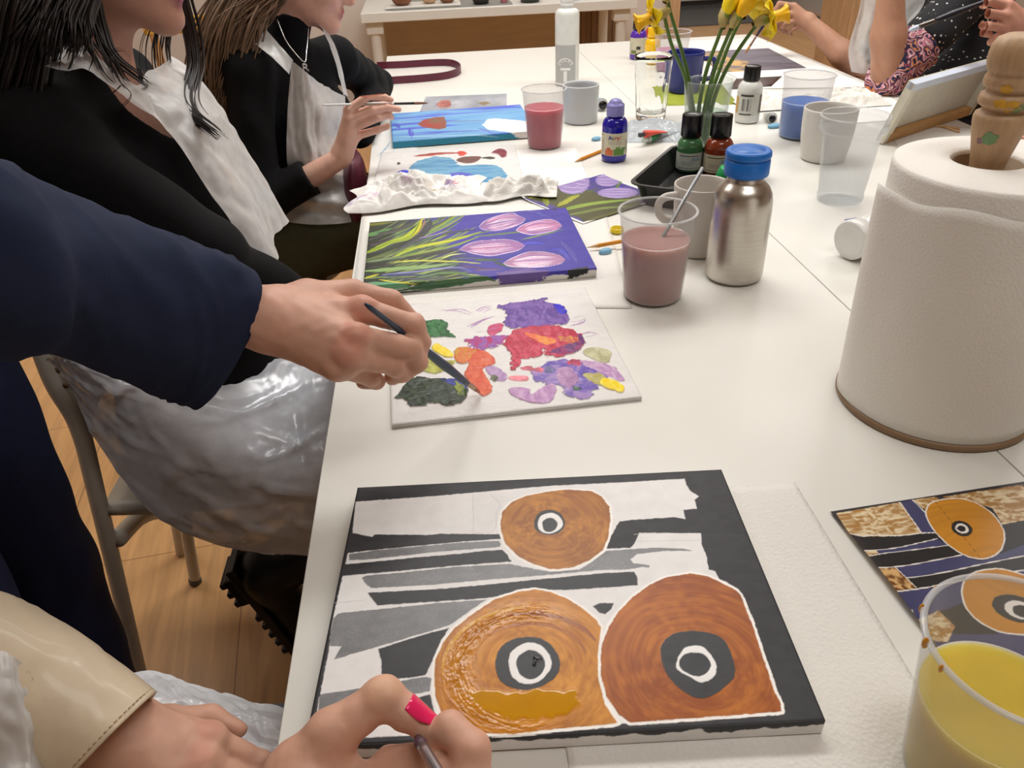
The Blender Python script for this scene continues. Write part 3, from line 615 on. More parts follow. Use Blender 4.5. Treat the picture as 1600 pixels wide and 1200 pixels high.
# ------------------------------------------------------------------ the palette board in front of the tulip painting
def palette():
    z0 = TZ+.0005; T = .006; z = z0+T
    A, ux, uy, W, H = frame_from((612, 663), (995, 620), (600, 480), z, .325, .335)
    root = thing('palette_board', 'square white palette board covered with smears of wet paint, under the navy handled brush', 'palette', A+ux*W/2+uy*H/2-A3(0, 0, T))
    p = Pic(A, ux, uy, W, H, .0008, (226, 223, 220), fold=T, rough=.22)
    K = lambda P: crop(600, 440, 3.902, P)
    def blob(P, col, col2=None, h=.0016, seed=0, rough=.2, jag=.004, streak=(200, 60)):
        c2 = col2 or tuple(min(255, c*1.25+8) for c in col)
        def fn(u, v):
            n = np.clip((fbm(u*streak[0]+2*vn(u*50, v*50, seed), v*streak[1], 4, seed)-.5)*3+.5, 0, 1)[..., None]; return lin(col)*(1-n)+lin(c2)*n
        s0 = p.h.copy(); p.poly(catmull(p.L(K(P)), 4, True), col, fn=fn, local=True, soft=.0012, jag=jag, jf=140, h=h, seed=seed, rough=rough)
        d = (p.h != s0); p.h = p.h+d*(.0014*(fbm(p.u*60, p.v*150, 3, seed+2)-.5))
    blob([(70, 710), (130, 640), (160, 595), (240, 590), (330, 600), (430, 600), (500, 640), (505, 700), (470, 740), (400, 760), (300, 745), (240, 765), (150, 760), (130, 720)], (44, 54, 44), (60, 74, 56), .0022, 1)
    blob([(350, 600), (440, 595), (500, 630), (505, 660), (430, 640)], (44, 50, 120), None, .0014, 2); blob([(430, 610), (480, 640), (490, 700), (450, 690)], (70, 90, 40), (150, 160, 60), .0014, 3)
    blob([(200, 260), (290, 240), (370, 240), (390, 300), (440, 345), (330, 340), (220, 350)], (24, 84, 40), (50, 118, 62), .0018, 4)
    blob([(180, 490), (230, 430), (330, 480), (420, 480), (430, 500), (350, 560), (240, 550)], (150, 150, 52), (196, 196, 96), .0016, 5); blob([(290, 410), (330, 385), (420, 440), (410, 465), (340, 450)], (236, 206, 26), (246, 222, 70), .0022, 6, jag=.002)
    blob([(430, 430), (470, 405), (620, 430), (680, 490), (640, 520), (600, 540), (655, 630), (655, 680), (600, 700), (560, 660), (490, 570), (520, 500), (440, 480)], (214, 84, 54), (226, 112, 76), .002, 7, jag=.002)
    blob([(430, 430), (470, 405), (560, 420), (500, 500), (440, 490)], (206, 150, 50), (218, 110, 60), .002, 8)
    blob([(635, 320), (650, 270), (720, 258), (730, 280), (680, 330)], (190, 44, 96), (206, 90, 130), .0012, 9); blob([(500, 355), (600, 340), (740, 330), (700, 390), (600, 420), (540, 400)], (184, 36, 100), (150, 90, 170), .0012, 10, jag=.007)
    blob([(700, 150), (850, 125), (990, 105), (980, 125), (1090, 150), (1110, 200), (1140, 240), (1050, 270), (900, 290), (740, 270), (750, 200)], (92, 58, 146), (128, 92, 172), .0018, 11, jag=.006); blob([(1030, 145), (1090, 150), (1115, 190), (1080, 205), (1040, 170)], (40, 22, 190), (50, 30, 210), .002, 12)
    blob([(735, 380), (800, 300), (900, 280), (1050, 280), (1200, 320), (1220, 380), (1160, 440), (1010, 460), (980, 410), (940, 460), (850, 480), (800, 540), (770, 520), (780, 450)], (180, 30, 64), (206, 74, 100), .002, 13, jag=.006)
    blob([(1000, 440), (1160, 440), (1220, 380), (1190, 330), (1120, 390)], (104, 50, 112), (150, 60, 110), .0018, 14); blob([(860, 320), (930, 330), (1050, 365), (1010, 390), (950, 380)], (230, 150, 64), (232, 110, 80), .002, 15); blob([(1050, 345), (1170, 345), (1180, 365), (1130, 385)], (214, 146, 70), (190, 80, 80), .002, 16)
    blob([(1210, 440), (1260, 405), (1370, 420), (1385, 460), (1350, 500), (1290, 480)], (176, 172, 132), (206, 202, 164), .0018, 17, jag=.002)
    blob([(890, 570), (960, 510), (1100, 480), (1200, 500), (1320, 520), (1380, 570), (1300, 640), (1250, 710), (1130, 715), (1080, 650), (960, 620)], (104, 86, 176), (168, 140, 196), .0017, 18, jag=.006, streak=(90, 60)); blob([(1060, 540), (1130, 530), (1180, 600), (1130, 650), (1070, 620)], (164, 120, 164), (190, 150, 190), .002, 19)
    blob([(830, 520), (960, 530), (965, 560), (880, 550)], (188, 94, 112), None, .001, 20); blob([(770, 580), (870, 575), (875, 605), (780, 605)], (204, 116, 128), None, .0012, 21, jag=.002); blob([(1130, 480), (1210, 478), (1190, 520), (1120, 505)], (160, 60, 90), None, .0012, 30)
    blob([(770, 655), (880, 655), (900, 690), (1000, 630), (1050, 650), (1010, 740), (850, 730), (780, 690)], (180, 134, 184), (206, 166, 206), .0018, 22, jag=.002); blob([(1190, 490), (1380, 510), (1460, 600), (1380, 590)], (184, 140, 186), (206, 176, 206), .0012, 23)
    blob([(1220, 570), (1340, 570), (1340, 640), (1250, 610)], (176, 164, 90), (196, 190, 130), .0016, 24); blob([(1330, 600), (1390, 600), (1460, 640), (1450, 680), (1330, 640)], (244, 212, 20), (246, 224, 80), .0022, 25, jag=.002)
    blob([(620, 530), (680, 520), (745, 570), (740, 610), (690, 610), (650, 580)], (168, 132, 182), (190, 160, 200), .0012, 26, jag=.002); blob([(650, 570), (690, 575), (690, 610), (660, 605)], (70, 76, 62), (120, 120, 100), .0012, 27); blob([(1150, 640), (1200, 650), (1190, 675), (1150, 670)], (60, 84, 70), None, .001, 28)
    blob([(985, 530), (1030, 530), (1030, 555), (980, 560)], (90, 88, 130), None, .001, 29)
    for i, P in enumerate(([(350, 175), (450, 180), (540, 210)], [(380, 180), (470, 170), (550, 200)], [(510, 275), (600, 235), (690, 205)], [(530, 280), (620, 230), (680, 215)], [(560, 180), (600, 160), (650, 150)], [(570, 185), (620, 165), (660, 155)], [(600, 190), (640, 170), (660, 160)], [(1120, 250), (1200, 240), (1240, 215)], [(1140, 270), (1210, 250), (1230, 230)], [(1150, 225), (1200, 210), (1215, 215)], [(1200, 320), (1260, 310), (1310, 325)], [(1230, 340), (1270, 330), (1290, 320)], [(560, 310), (640, 300), (700, 280)])):
        p.stroke(K(P), .0042, (140, 90, 150), (170, 120, 180), streak=.8, dry=.5, seed=40+i, rough=.3)
    # cling film wrinkles over the board
    rl = lambda u, v: .0006*np.abs(fbm(u*26+3*fbm(u*9, v*20, 2, 3), v*95, 3, 71)-.5)*2+.0002*fbm(u*120, v*300, 2, 72)
    p.mesh('paint_covered_face', M_wet, root, relief=rl)
    part('board', obox(A+ux*W/2+uy*H/2-A3(0, 0, T/2+.0006), ux, uy, (0, 0, 1), W-.003, H-.003, T-.0015), M_paper, root, smooth=False)
palette()

# ------------------------------------------------------------------ tulip canvas
def tulips(p, K, big=True):
    s = 1.0
def tulip_canvas():
    T = .017; z0 = TZ+.0022; z = z0+T
    A, ux, uy, W, H = frame_from((567, 448), (920, 419), (568, 350), z, .397, .302)
    root = thing('canvas_painting', 'stretched canvas with pink tulips on a violet blue ground, lying beyond the palette board', 'painting', A+ux*W/2+uy*H/2-A3(0, 0, T))
    p = Pic(A, ux, uy, W, H, .0009, (224, 221, 214), fold=T, rough=.4)
    u, v = p.u, p.v
    k = np.clip((u-.13+.1*(fbm(u*14, v*20, 3, 1)-.5)+(v-.15)*.22)/.05+.5, 0, 1)[..., None]; n = fbm(u*34, v*60, 4, 2)[..., None]
    bg = (lin((44, 56, 44))*(.6+.8*n))*(1-k)+(lin((40, 34, 150))*(1-n)+lin((76, 62, 166))*n)*k
    rag = fbm(u*55, v*40, 4, 5); dn = np.where(v < 0, np.clip((.95*rag-(-v/T))*12, 0, 1), 1.0); p._paint((slice(None), slice(None)), dn, bg, 0, .35)
    g = lambda P: crop(560, 310, 8, P); h_ = lambda P: crop(740, 310, 8, P); q = .0009
    px = .00107/8                       # metres per crop pixel here
    def S(P, w, a_, b_=None, sd=0, dry=0, f=g): p.stroke(f(P), w*px*(1.7 if f is g else 1.25), a_, b_, streak=.9, dry=dry, seed=sd, h=.0005, rough=.3)
    def SS(*rows):
        for i, r_ in enumerate(rows): S(*r_, sd=100+i*3+len(rows))
    rn = random.Random(77); pal = [(96, 120, 60), (130, 152, 60), (74, 104, 70), (160, 176, 60), (56, 66, 56), (104, 140, 96), (48, 52, 50), (150, 160, 90), (84, 132, 96)]
    for i in range(95):
        y0 = rn.uniform(360, 1120); x0 = rn.uniform(60, 900); k = (1-(y0-360)/760); L_ = rn.uniform(260, 620); sl = -(.12+.55*k)*L_
        S([(x0, y0), (x0+L_*.5, y0+sl*.42), (x0+L_, y0+sl)], rn.uniform(14, 42), rn.choice(pal), rn.choice(pal), 500+i, .15)
    SS(([(70, 340), (250, 320), (430, 300)], 60, (90, 100, 30), (140, 140, 40)), ([(70, 470), (250, 430), (420, 370)], 90, (74, 132, 84), (110, 150, 80)), ([(250, 440), (450, 410), (650, 330), (740, 270)], 90, (56, 62, 58), (78, 84, 76)),
       ([(80, 590), (300, 545), (480, 470)], 60, (46, 40, 46), (70, 60, 70)), ([(80, 690), (240, 625), (420, 545), (620, 500), (730, 400), (790, 255)], 80, (122, 146, 34), (170, 190, 40)), ([(400, 540), (600, 470), (720, 360)], 46, (160, 184, 30), (190, 204, 40)), ([(795, 250), (770, 340), (720, 430), (620, 505)], 16, (232, 212, 30), (226, 200, 40)), ([(830, 270), (800, 380), (730, 460), (650, 510)], 24, (170, 120, 100), (120, 90, 100)),
       ([(900, 280), (870, 360), (760, 480), (500, 640), (450, 700)], 90, (62, 68, 70), (48, 54, 58)), ([(80, 770), (300, 720), (520, 660), (700, 580)], 44, (84, 104, 60), (120, 134, 70)), ([(760, 500), (900, 470), (1150, 400)], 30, (120, 96, 150), (160, 150, 170)), ([(900, 540), (1000, 500), (1100, 460)], 18, (170, 190, 90), (200, 210, 130)), ([(1100, 440), (1300, 410), (1500, 390)], 50, (48, 56, 78), (60, 60, 90)),
       ([(480, 720), (700, 620), (1000, 560), (1300, 490), (1540, 415)], 74, (136, 160, 34), (180, 196, 40)), ([(650, 640), (900, 580), (1150, 530), (1400, 470)], 26, (216, 206, 26), (226, 220, 60)), ([(450, 740), (800, 680), (1200, 590), (1540, 465)], 50, (110, 140, 50), (160, 176, 70)), ([(500, 770), (800, 710), (1100, 650), (1280, 630)], 60, (40, 50, 36), (60, 66, 46)), ([(80, 800), (400, 750), (640, 720)], 50, (96, 120, 84), (140, 160, 110)), ([(850, 720), (1000, 690), (1250, 650)], 50, (40, 38, 40), (60, 56, 50)),
       ([(80, 860), (250, 840), (430, 830)], 42, (30, 32, 34), (54, 58, 50)), ([(400, 805), (700, 780), (1000, 785), (1300, 795), (1530, 812)], 34, (186, 194, 66), (220, 216, 90)), ([(80, 910), (500, 880), (900, 850), (1250, 810)], 74, (116, 156, 96), (150, 180, 110)), ([(1040, 755), (1180, 705), (1340, 690)], 20, (214, 220, 120), (230, 230, 150)), ([(1150, 760), (1400, 750), (1600, 755)], 30, (90, 100, 150), (60, 80, 70)),
       ([(300, 955), (700, 920), (1000, 880), (1250, 865), (1420, 915)], 36, (104, 108, 176), (150, 156, 206)), ([(1250, 850), (1450, 860), (1600, 880)], 50, (70, 54, 120), (100, 60, 120)), ([(80, 1000), (180, 970), (260, 945)], 36, (206, 204, 60), (190, 180, 50)), ([(270, 975), (400, 965), (560, 960), (900, 960)], 44, (44, 50, 104), (60, 66, 110)), ([(450, 1000), (800, 1010), (1150, 985)], 50, (54, 62, 66), (80, 90, 90)), ([(1000, 940), (1200, 930), (1450, 965)], 50, (74, 112, 46), (100, 130, 60)),
       ([(80, 1070), (350, 1075), (640, 1080)], 90, (84, 148, 106), (110, 166, 126)), ([(260, 1015), (480, 1050), (740, 1062)], 24, (196, 194, 56), (214, 208, 80)), ([(640, 1090), (1000, 1050), (1400, 1010), (1600, 1000)], 70, (52, 92, 60), (78, 118, 80)), ([(300, 1140), (600, 1120), (900, 1090)], 40, (44, 60, 48), (60, 80, 60)), ([(1380, 955), (1530, 962)], 20, (170, 186, 60), (190, 196, 90)))
    for i, r_ in enumerate((([(0, 480), (300, 450), (700, 410), (1120, 385)], 44, (84, 116, 46), (110, 140, 60)), ([(600, 515), (850, 460), (1130, 390)], 30, (110, 146, 50), (150, 176, 70)), ([(200, 410), (60, 440), (-60, 480)], 40, (60, 100, 60), (110, 140, 70)), ([(0, 770), (200, 770), (380, 760)], 70, (50, 76, 56), (76, 100, 70)), ([(-60, 810), (100, 815)], 20, (170, 190, 80), None), ([(250, 780), (360, 830), (600, 880)], 50, (50, 70, 56), (70, 90, 60)), ([(0, 900), (200, 890), (380, 880)], 60, (84, 62, 110), (110, 80, 130)), ([(-100, 980), (150, 985), (280, 1000)], 60, (56, 96, 56), (70, 110, 60)), ([(600, 590), (700, 560), (900, 560)], 90, (50, 56, 200), (70, 60, 170)), ([(950, 650), (1080, 640), (1200, 760)], 60, (44, 44, 190), (80, 76, 180)), ([(1100, 540), (1200, 640), (1300, 800)], 60, (58, 50, 150), (90, 80, 170)), ([(200, 170), (500, 150), (900, 180)], 60, (70, 56, 160), (96, 76, 170)), ([(800, 180), (1000, 240)], 60, (60, 70, 180), (70, 60, 150)))):
        S(*r_, sd=200+i, f=h_)
    p.poly(h_([(280, 930), (600, 870), (960, 905), (900, 960), (600, 1020), (380, 1040), (300, 980)]), (88, 66, 138), jag=.006, soft=.004, h=.0004, fn=lambda u, v: lin((84, 62, 134))+(lin((122, 98, 164))-lin((84, 62, 134)))*fbm(u*40, v*130, 3, 9)[..., None])
    p.poly(h_([(1180, 890), (1430, 850), (1450, 880), (1440, 900), (1200, 950)]), (26, 28, 30), jag=.003, soft=.002); p.poly(h_([(900, 95), (1010, 100), (1050, 150), (950, 130)]), (36, 40, 44), jag=.003, soft=.003)
    tl = (([(70, 350), (150, 280), (300, 220), (480, 185), (560, 220), (650, 250), (600, 310), (450, 370), (260, 405), (120, 390)], 0), ([(530, 400), (600, 340), (750, 290), (930, 265), (1040, 290), (1105, 340), (1050, 390), (900, 430), (740, 455), (600, 430)], 1), ([(-180, 640), (-60, 570), (100, 530), (400, 515), (560, 545), (640, 590), (560, 650), (380, 690), (200, 720), (0, 690)], 2), ([(370, 810), (500, 740), (700, 670), (900, 675), (1080, 715), (1145, 770), (1080, 820), (880, 855), (650, 860), (450, 850)], 3))
    for P, i in tl:
        base = [(150, 108, 166), (186, 120, 166), (160, 108, 166), (176, 126, 166)][i]; P = np.array(P, float)
        p.poly(h_(P), base, jag=.003, soft=.002, h=.0006, rough=.28, fn=lambda u, v: lin(base)*(.75+.5*fbm(u*50, v*150, 3, 30+i))[..., None])
        lo, hi = P.min(0), P.max(0); a0 = P[0]; a1 = P[5] if i != 1 else P[5]; rn = random.Random(50+i)
        for j in range(11):
            t = (j+.5)/11; off = (t-.5)*(hi[1]-lo[1])*.86; mid = (a0+a1)/2+A3(rn.uniform(-30, 30), off, 0)[:2]
            b0 = a0*.86+a1*.14+np.array([rn.uniform(0, 60), off*.55]); b1 = a0*.16+a1*.84+np.array([rn.uniform(-50, 20), off*.62])
            c_ = rn.choice([((228, 200, 224), (250, 236, 246)), ((206, 150, 196), (236, 190, 220)), ((176, 76, 130), (214, 130, 170)), ((120, 84, 150), (170, 130, 190)), ((240, 220, 236), (214, 160, 200))])
            S([tuple(b0), tuple(mid), tuple(b1)], rn.uniform(16, 34), *c_, sd=300+j+i*20, dry=.25, f=h_)
        edge = P[list(range(0, 6))]; S([tuple(e) for e in edge], 16, (226, 206, 232), (250, 240, 250), sd=400+i, dry=.35, f=h_)
        edge = P[[0, 9, 8, 7, 6, 5]]; S([tuple(e) for e in edge], 20, (214, 176, 216), (240, 226, 244), sd=420+i, dry=.3, f=h_)
    p.mesh('painted_canvas', M_paint, root)
    part('stretcher_frame', obox(A+ux*W/2+uy*H/2-A3(0, 0, T/2+.001), ux, uy, (0, 0, 1), W-.003, H-.003, T-.003), M_canvas_back, root, smooth=False)
tulip_canvas()

# ------------------------------------------------------------------ small tulip print with white border
def tulip_print():
    z = TZ+.0026
    a, b, c = pz(911, 350, z), pz(815, 310, z), pz(935, 264, z)
    ux = (a-b); W = np.linalg.norm(ux); ux /= W; uy = np.cross((0, 0, 1), ux); H = .235; A = b
    root = thing('reference_print', 'white bordered photo print of pale tulips, beside the black tray', 'print', A+ux*W/2+uy*H/2)
    p = Pic(A, ux, uy, W, H, .0012, (238, 236, 232), rough=.3); m = .007
    n = lambda u, v: lin((72, 62, 140))*(.75+.5*fbm(u*30, v*50, 3, 3))[..., None]
    p.poly([(m, m*.3), (W-m, m), (W-m, H-m), (m*.3, H-m)], 0, local=True, fn=n)
    K = lambda P: crop(540, 0, 2.857, P)
    Sx = lambda P, w, a_, b_, sd: p.stroke(K(P), w, a_, b_, streak=.9, seed=sd)
    p.poly(K([(795, 885), (960, 850), (1060, 990), (1310, 960), (1320, 880), (1180, 900), (1000, 840), (900, 850)]), (62, 66, 36), jag=.004, soft=.003)
    p.poly(K([(795, 885), (880, 850), (950, 800), (1000, 830), (1200, 880), (1320, 870), (1320, 940), (1080, 985), (1000, 960), (920, 915)]), (74, 76, 40), jag=.004, soft=.006)
    for i, r in enumerate((([(820, 890), (900, 860), (960, 840)], .014, (120, 124, 40), (70, 60, 30)), ([(900, 920), (890, 860), (930, 830)], .014, (150, 156, 40), (100, 110, 30)), ([(950, 920), (1000, 890), (1060, 850)], .02, (176, 176, 50), (120, 130, 40)), ([(960, 940), (1100, 910), (1290, 890)], .02, (110, 146, 50), (150, 170, 70)), ([(1000, 960), (1150, 930), (1310, 920)], .016, (70, 96, 40), (140, 150, 80)), ([(1080, 985), (1200, 950), (1310, 940)], .014, (110, 110, 50), (70, 70, 40)), ([(990, 880), (1060, 860), (1150, 840)], .01, (90, 110, 40), (60, 70, 40)), ([(1200, 850), (1230, 810), (1250, 800)], .008, (110, 140, 60), (60, 70, 40)))): Sx(*r, 60+i)
    for i, (x, y, rx, ry) in enumerate(((1015, 830, 70, 38), (1055, 818, 34, 30), (1170, 808, 55, 26), (1215, 862, 90, 24))):
        p.poly(K([(x+rx*math.cos(t), y+ry*math.sin(t)) for t in np.linspace(0, 6.28, 14)[:-1]]), (150, 130, 186), jag=.003, soft=.002)
        for j in range(4): Sx([(x-rx*.8, y+(j-1.5)*ry*.35), (x, y+(j-1.5)*ry*.5), (x+rx*.8, y+(j-1.5)*ry*.3)], .006, (206, 190, 216), (170, 140, 196), 80+i*5+j)
    p.mesh('printed_face', M_print, root, curl=lambda u, v: .004*np.clip(1-u/.04, 0, 1)**2+.0004)
tulip_print()

# ------------------------------------------------------------------ the girl's blue canvas, her palette and her reference photo
def blue_canvas():
    T = .018; z0 = TZ+.0025; z = z0+T
    A, ux, uy, W, H = frame_from((613, 221), (824, 205), (613, 176), z, .39, .31)
    root = thing('canvas_painting', 'stretched blue canvas with a red glass and a white patch, before the girl', 'painting', A+ux*W/2+uy*H/2-A3(0, 0, T))
    p = Pic(A, ux, uy, W, H, .0013, (224, 222, 216), fold=T, rough=.35); u, v = p.u, p.v
    n = fbm(u*10, v*60, 4, 3)[..., None]; bg = lin((80, 148, 204))*(1-n)+lin((128, 184, 224))*n
    k = np.clip((fbm(u*5, v*40, 3, 8)-.52)*6, 0, 1)[..., None]; bg = bg*(1-k)+lin((70, 96, 206))*k
    side = np.clip((-v)/T, 0, 1)*(v < 0); tq = np.clip(side*4, 0, 1)[..., None]; bg = bg*(1-tq)+lin((48, 138, 170))*(.9+.25*n)*tq
    bare = np.clip(((u-(.30+.05*fbm(v*60, u*10, 3, 4)))/.012), 0, 1)*(v < .004); p._paint((slice(None), slice(None)), 1-bare, bg, 0, .32)
    K = lambda P: crop(540, 0, 5, P)
    p.poly(K([(1070, 975), (1110, 930), (1170, 925), (1300, 935), (1420, 950), (1430, 1040), (1330, 1040), (1180, 1020), (1110, 1010)]), (240, 239, 236), jag=.004, soft=.003, rough=.5)
    p.poly(K([(560, 970), (610, 935), (700, 915), (770, 912), (785, 950), (785, 1000), (730, 1012), (640, 1000), (590, 988)]), (160, 72, 66), jag=.003, soft=.003, fn=lambda u, v: lin((160, 40, 44))*(1-np.clip(fbm(u*40, v*40, 3, 7)*1.6-.3, 0, 1))[..., None]+lin((112, 92, 66))*np.clip(fbm(u*40, v*40, 3, 7)*1.6-.3, 0, 1)[..., None])
    p.stroke(K([(785, 950), (950, 945), (1130, 938)]), .006, (130, 110, 120), (90, 90, 140), streak=.8); 
    for i, (P, w, c_) in enumerate((([(640, 1040), (900, 1025), (1080, 1020)], .012, (66, 84, 196)), ([(380, 960), (420, 1000)], .02, (60, 80, 190)), ([(500, 1000), (520, 1080)], .016, (64, 70, 200)), ([(700, 900), (1000, 880), (1300, 850)], .012, (84, 110, 210)), ([(400, 1070), (800, 1060), (1200, 1050)], .008, (160, 206, 230)), ([(1040, 1000), (1180, 1050)], .01, (96, 110, 200)))): p.stroke(K(P), w, c_, None, streak=.9, dry=.3, seed=i)
    p.mesh('painted_canvas', M_paint, root)
    part('stretcher_frame', obox(A+ux*W/2+uy*H/2-A3(0, 0, T/2+.001), ux, uy, (0, 0, 1), W-.003, H-.003, T-.003), M_canvas_back, root, smooth=False)
blue_canvas()
def girl_palette():
    z0 = TZ+.0005; T = .005; z = z0+T
    A = pz(577, 310, z); B_ = pz(822, 296, z); ux = (B_-A); W = np.linalg.norm(ux); ux /= W; uy = np.cross((0, 0, 1), ux); H = .36
    root = thing('palette_board', 'white palette board with blue and red brown paint, next to the crumpled tissue', 'palette', A+ux*W/2+uy*H/2-A3(0, 0, T))
    p = Pic(A, ux, uy, W, H, .0014, (228, 226, 224), fold=T, rough=.25)
    K = lambda P: crop(560, 140, 5.2167, P)
    def blob(P, a_, b_, h=.001, sd=0, jag=.006): p.poly(catmull(p.L(K(P)), 4, True), 0, local=True, jag=jag, soft=.003, h=h, jf=70, rough=.22, seed=sd, fn=lambda u, v: lin(a_)+(lin(b_)-lin(a_))*np.clip((fbm(u*25, v*110, 3, sd)-.5)*3+.5, 0, 1)[..., None])
    blob([(430, 620), (520, 570), (640, 550), (760, 560), (830, 620), (1000, 610), (1150, 630), (1210, 690), (1190, 740), (1050, 760), (900, 740), (760, 700), (620, 690), (500, 680), (440, 660)], (112, 170, 202), (64, 140, 190), .001, 1)
    blob([(740, 680), (900, 690), (960, 750), (820, 750)], (100, 110, 190), (60, 70, 200), .001, 2); blob([(440, 545), (600, 520), (800, 515), (880, 520), (700, 530), (560, 545)], (176, 70, 60), (150, 60, 56), .0012, 3, .003)
    blob([(810, 510), (850, 505), (885, 520), (850, 545), (815, 535)], (206, 50, 44), (220, 80, 60), .002, 4, .002); blob([(800, 580), (860, 550), (1000, 548), (960, 590), (880, 605)], (112, 72, 66), (96, 60, 56), .0014, 5, .002); blob([(1005, 560), (1070, 548), (1120, 560), (1080, 572)], (40, 44, 40), (60, 66, 50), .0014, 6, .002)
    blob([(1085, 520), (1150, 488), (1205, 505), (1205, 545), (1170, 560), (1140, 530)], (120, 24, 56), (150, 50, 70), .003, 7, .002); blob([(290, 700), (340, 665), (400, 660), (470, 700), (530, 740), (470, 755), (400, 720), (330, 700)], (50, 56, 206), (60, 80, 220), .0018, 8, .004)
    blob([(320, 595), (340, 595), (340, 612), (318, 612)], (60, 50, 60), (40, 40, 40), .001, 9, .001); blob([(1020, 445), (1150, 430), (1290, 435), (1180, 455), (1050, 462)], (70, 160, 206), (120, 190, 220), .0006, 10)
    p.mesh('paint_covered_face', M_paint, root, relief=lambda u, v: .0006*np.abs(fbm(u*20, v*80, 3, 31)-.5)*2)
    part('board', obox(A+ux*W/2+uy*H/2-A3(0, 0, T/2+.0006), ux, uy, (0, 0, 1), W-.003, H-.003, T-.0015), M_paper, root, smooth=False)
girl_palette()
def rose_photo():
    z = TZ+.0012; A, ux, uy, W, H = frame_from((656, 174), (788, 169), (656, 150), z, .268, .2)
    root = thing('reference_print', 'grey photo of a rose and wine glass behind the blue canvas', 'print', A+ux*W/2+uy*H/2)
    p = Pic(A, ux, uy, W, H, .002, (150, 156, 166), rough=.25); n = fbm(p.u*20, p.v*14, 3, 2)[..., None]; p.c = lin((126, 132, 144))*(1-n)+lin((190, 194, 204))*n
    K = lambda P: crop(560, 140, 5.2167, P)
    p.poly(K([(630, 120), (680, 85), (745, 85), (760, 120), (740, 145), (660, 145)]), (166, 70, 70), jag=.004, soft=.003, fn=lambda u, v: lin((130, 40, 44))+(lin((206, 130, 120))-lin((130, 40, 44)))*fbm(u*90, v*60, 3, 4)[..., None])
    p.stroke(K([(760, 110), (850, 100), (930, 95)]), .02, (206, 208, 216), (150, 130, 150)); p.poly(K([(970, 110), (1040, 95), (1080, 110), (1020, 128)]), (130, 110, 80), jag=.004, soft=.004); p.stroke(K([(1060, 125), (1170, 110)]), .008, (140, 150, 100))
    p.mesh('printed_face', M_print, root)
rose_photo()
def far_picture():
    z = TZ+.004; c4, c3, c1 = pz(1123, 104, z), pz(1280, 107, z), pz(1122, 84, z)
    ux = c3-c4; ux /= np.linalg.norm(ux); ux = A3(.9985, -.055, 0); uy = np.cross((0, 0, 1), ux); A = pz(1128, 112, z); W, H = .30, .40
    root = thing('canvas_painting', 'dark mauve and gold painting at the far end of the right table', 'painting', A+ux*W/2+uy*H/2-A3(0, 0, .003))
    p = Pic(A, ux, uy, W, H, .002, (84, 76, 88), fold=.003, rough=.45); u, v = p.u, p.v
    n = fbm(u*12+v*20, v*40, 4, 2)[..., None]; p.c = lin((70, 64, 76))*(1-n)+lin((124, 112, 124))*n
    k = np.clip((.12-u+.06*fbm(u*14, v*14, 3, 5)-.02)/.02, 0, 1)[..., None]*np.clip(fbm(u*30, v*24, 3, 8)*3-.9, 0, 1)[..., None]; p.c = p.c*(1-k)+lin((206, 164, 84))*k
    p.mesh('painted_canvas', M_paint, root); part('board', obox(A+ux*W/2+uy*H/2-A3(0, 0, .0018), ux, uy, (0, 0, 1), W-.003, H-.003, .0022), M_paper, root, smooth=False)
far_picture()
# ================================================================== things standing on the tables
SC.cycles.transparent_max_bounces = 32; SC.cycles.max_bounces = 14
ZT = TZ+.0004
M_cup = thin('clear_plastic', (248, 248, 248), (232, 232, 232), fog=.05, rough=.12, edge=.2)
M_cup_rim = thin('clear_plastic_rim', (240, 240, 240), (225, 225, 225), fog=.3, rough=.15, edge=.5)
M_glass = thin('drinking_glass', (246, 248, 247), (240, 244, 244), fog=.03, rough=.02, edge=.5)
M_bag = thin('clear_bag', (240, 242, 244), (214, 220, 226), fog=.12, rough=.12, edge=.5, bump=(60, .6))
def clear_cup(label, c, h, rb, rt, liq=None, group='plastic water cups', z=ZT, name='plastic_cup', rim=.0016):
    c = (c[0], c[1], z); t = thing(name, label, 'cup', c, group)
    R = lambda k: rb+(rt-.003-rb)*k/h
    prof = [(.0, .0015), (rb*.93, .0015), (rb, .004)]
    for k in np.linspace(.006, h-.006, 44):
        prof.append((R(k)+(.00022*math.sin(k*700) if h*.3 < k < h*.75 else 0), k))
    prof += [(R(h), h-.003)]
    inn = [(r-.0007, z_+.0006) for r, z_ in prof[::-1]]
    part('wall', lathe(prof+inn, 64, c), M_cup, t)
    tor = [(rt-.002+rim*1.5*math.cos(a), h-.002+rim*math.sin(a)) for a in np.linspace(0, 2*PI, 13)]
    part('rim', lathe(tor, 64, c), M_cup_rim, t)
    if liq:
        L, m = liq; pr = [(0, .003)]+[(R(k)-.0019, k) for k in np.linspace(.0035, L, 10)]+[(R(L)-.003, L-.0009), (R(L)*.5, L-.001), (0, L-.001)]
        part('water', lathe(pr, 64, c), m, t, smooth='auto')
    return t
def liquid(name, col, a=.02): return mat(name, col, .12, noise=(35, .05), sss=0.0, spec=.5)
W_mauve = liquid('mauve_water', (180, 140, 136)); W_red = liquid('crimson_water', (190, 82, 100)); W_blue = liquid('blue_water', (92, 132, 206)); W_yel = liquid('yellow_water', (206, 180, 74)); W_pink = liquid('pink_water', (200, 140, 176))
for w_ in (W_mauve, W_red, W_blue, W_yel, W_pink):            # cloudy water lets light through
    b_ = w_.node_tree.nodes['Principled BSDF']; b_.inputs['Subsurface Weight'].default_value = .9; b_.inputs['Subsurface Radius'].default_value = (1, .9, .7); b_.inputs['Subsurface Scale'].default_value = .045
mauve_c = pz(1019, 463, TZ)
clear_cup('plastic cup of mauve rinse water with a grey stirrer in it', mauve_c, .146, .047, .0615, (.1, W_mauve), z=TZ+.0022)
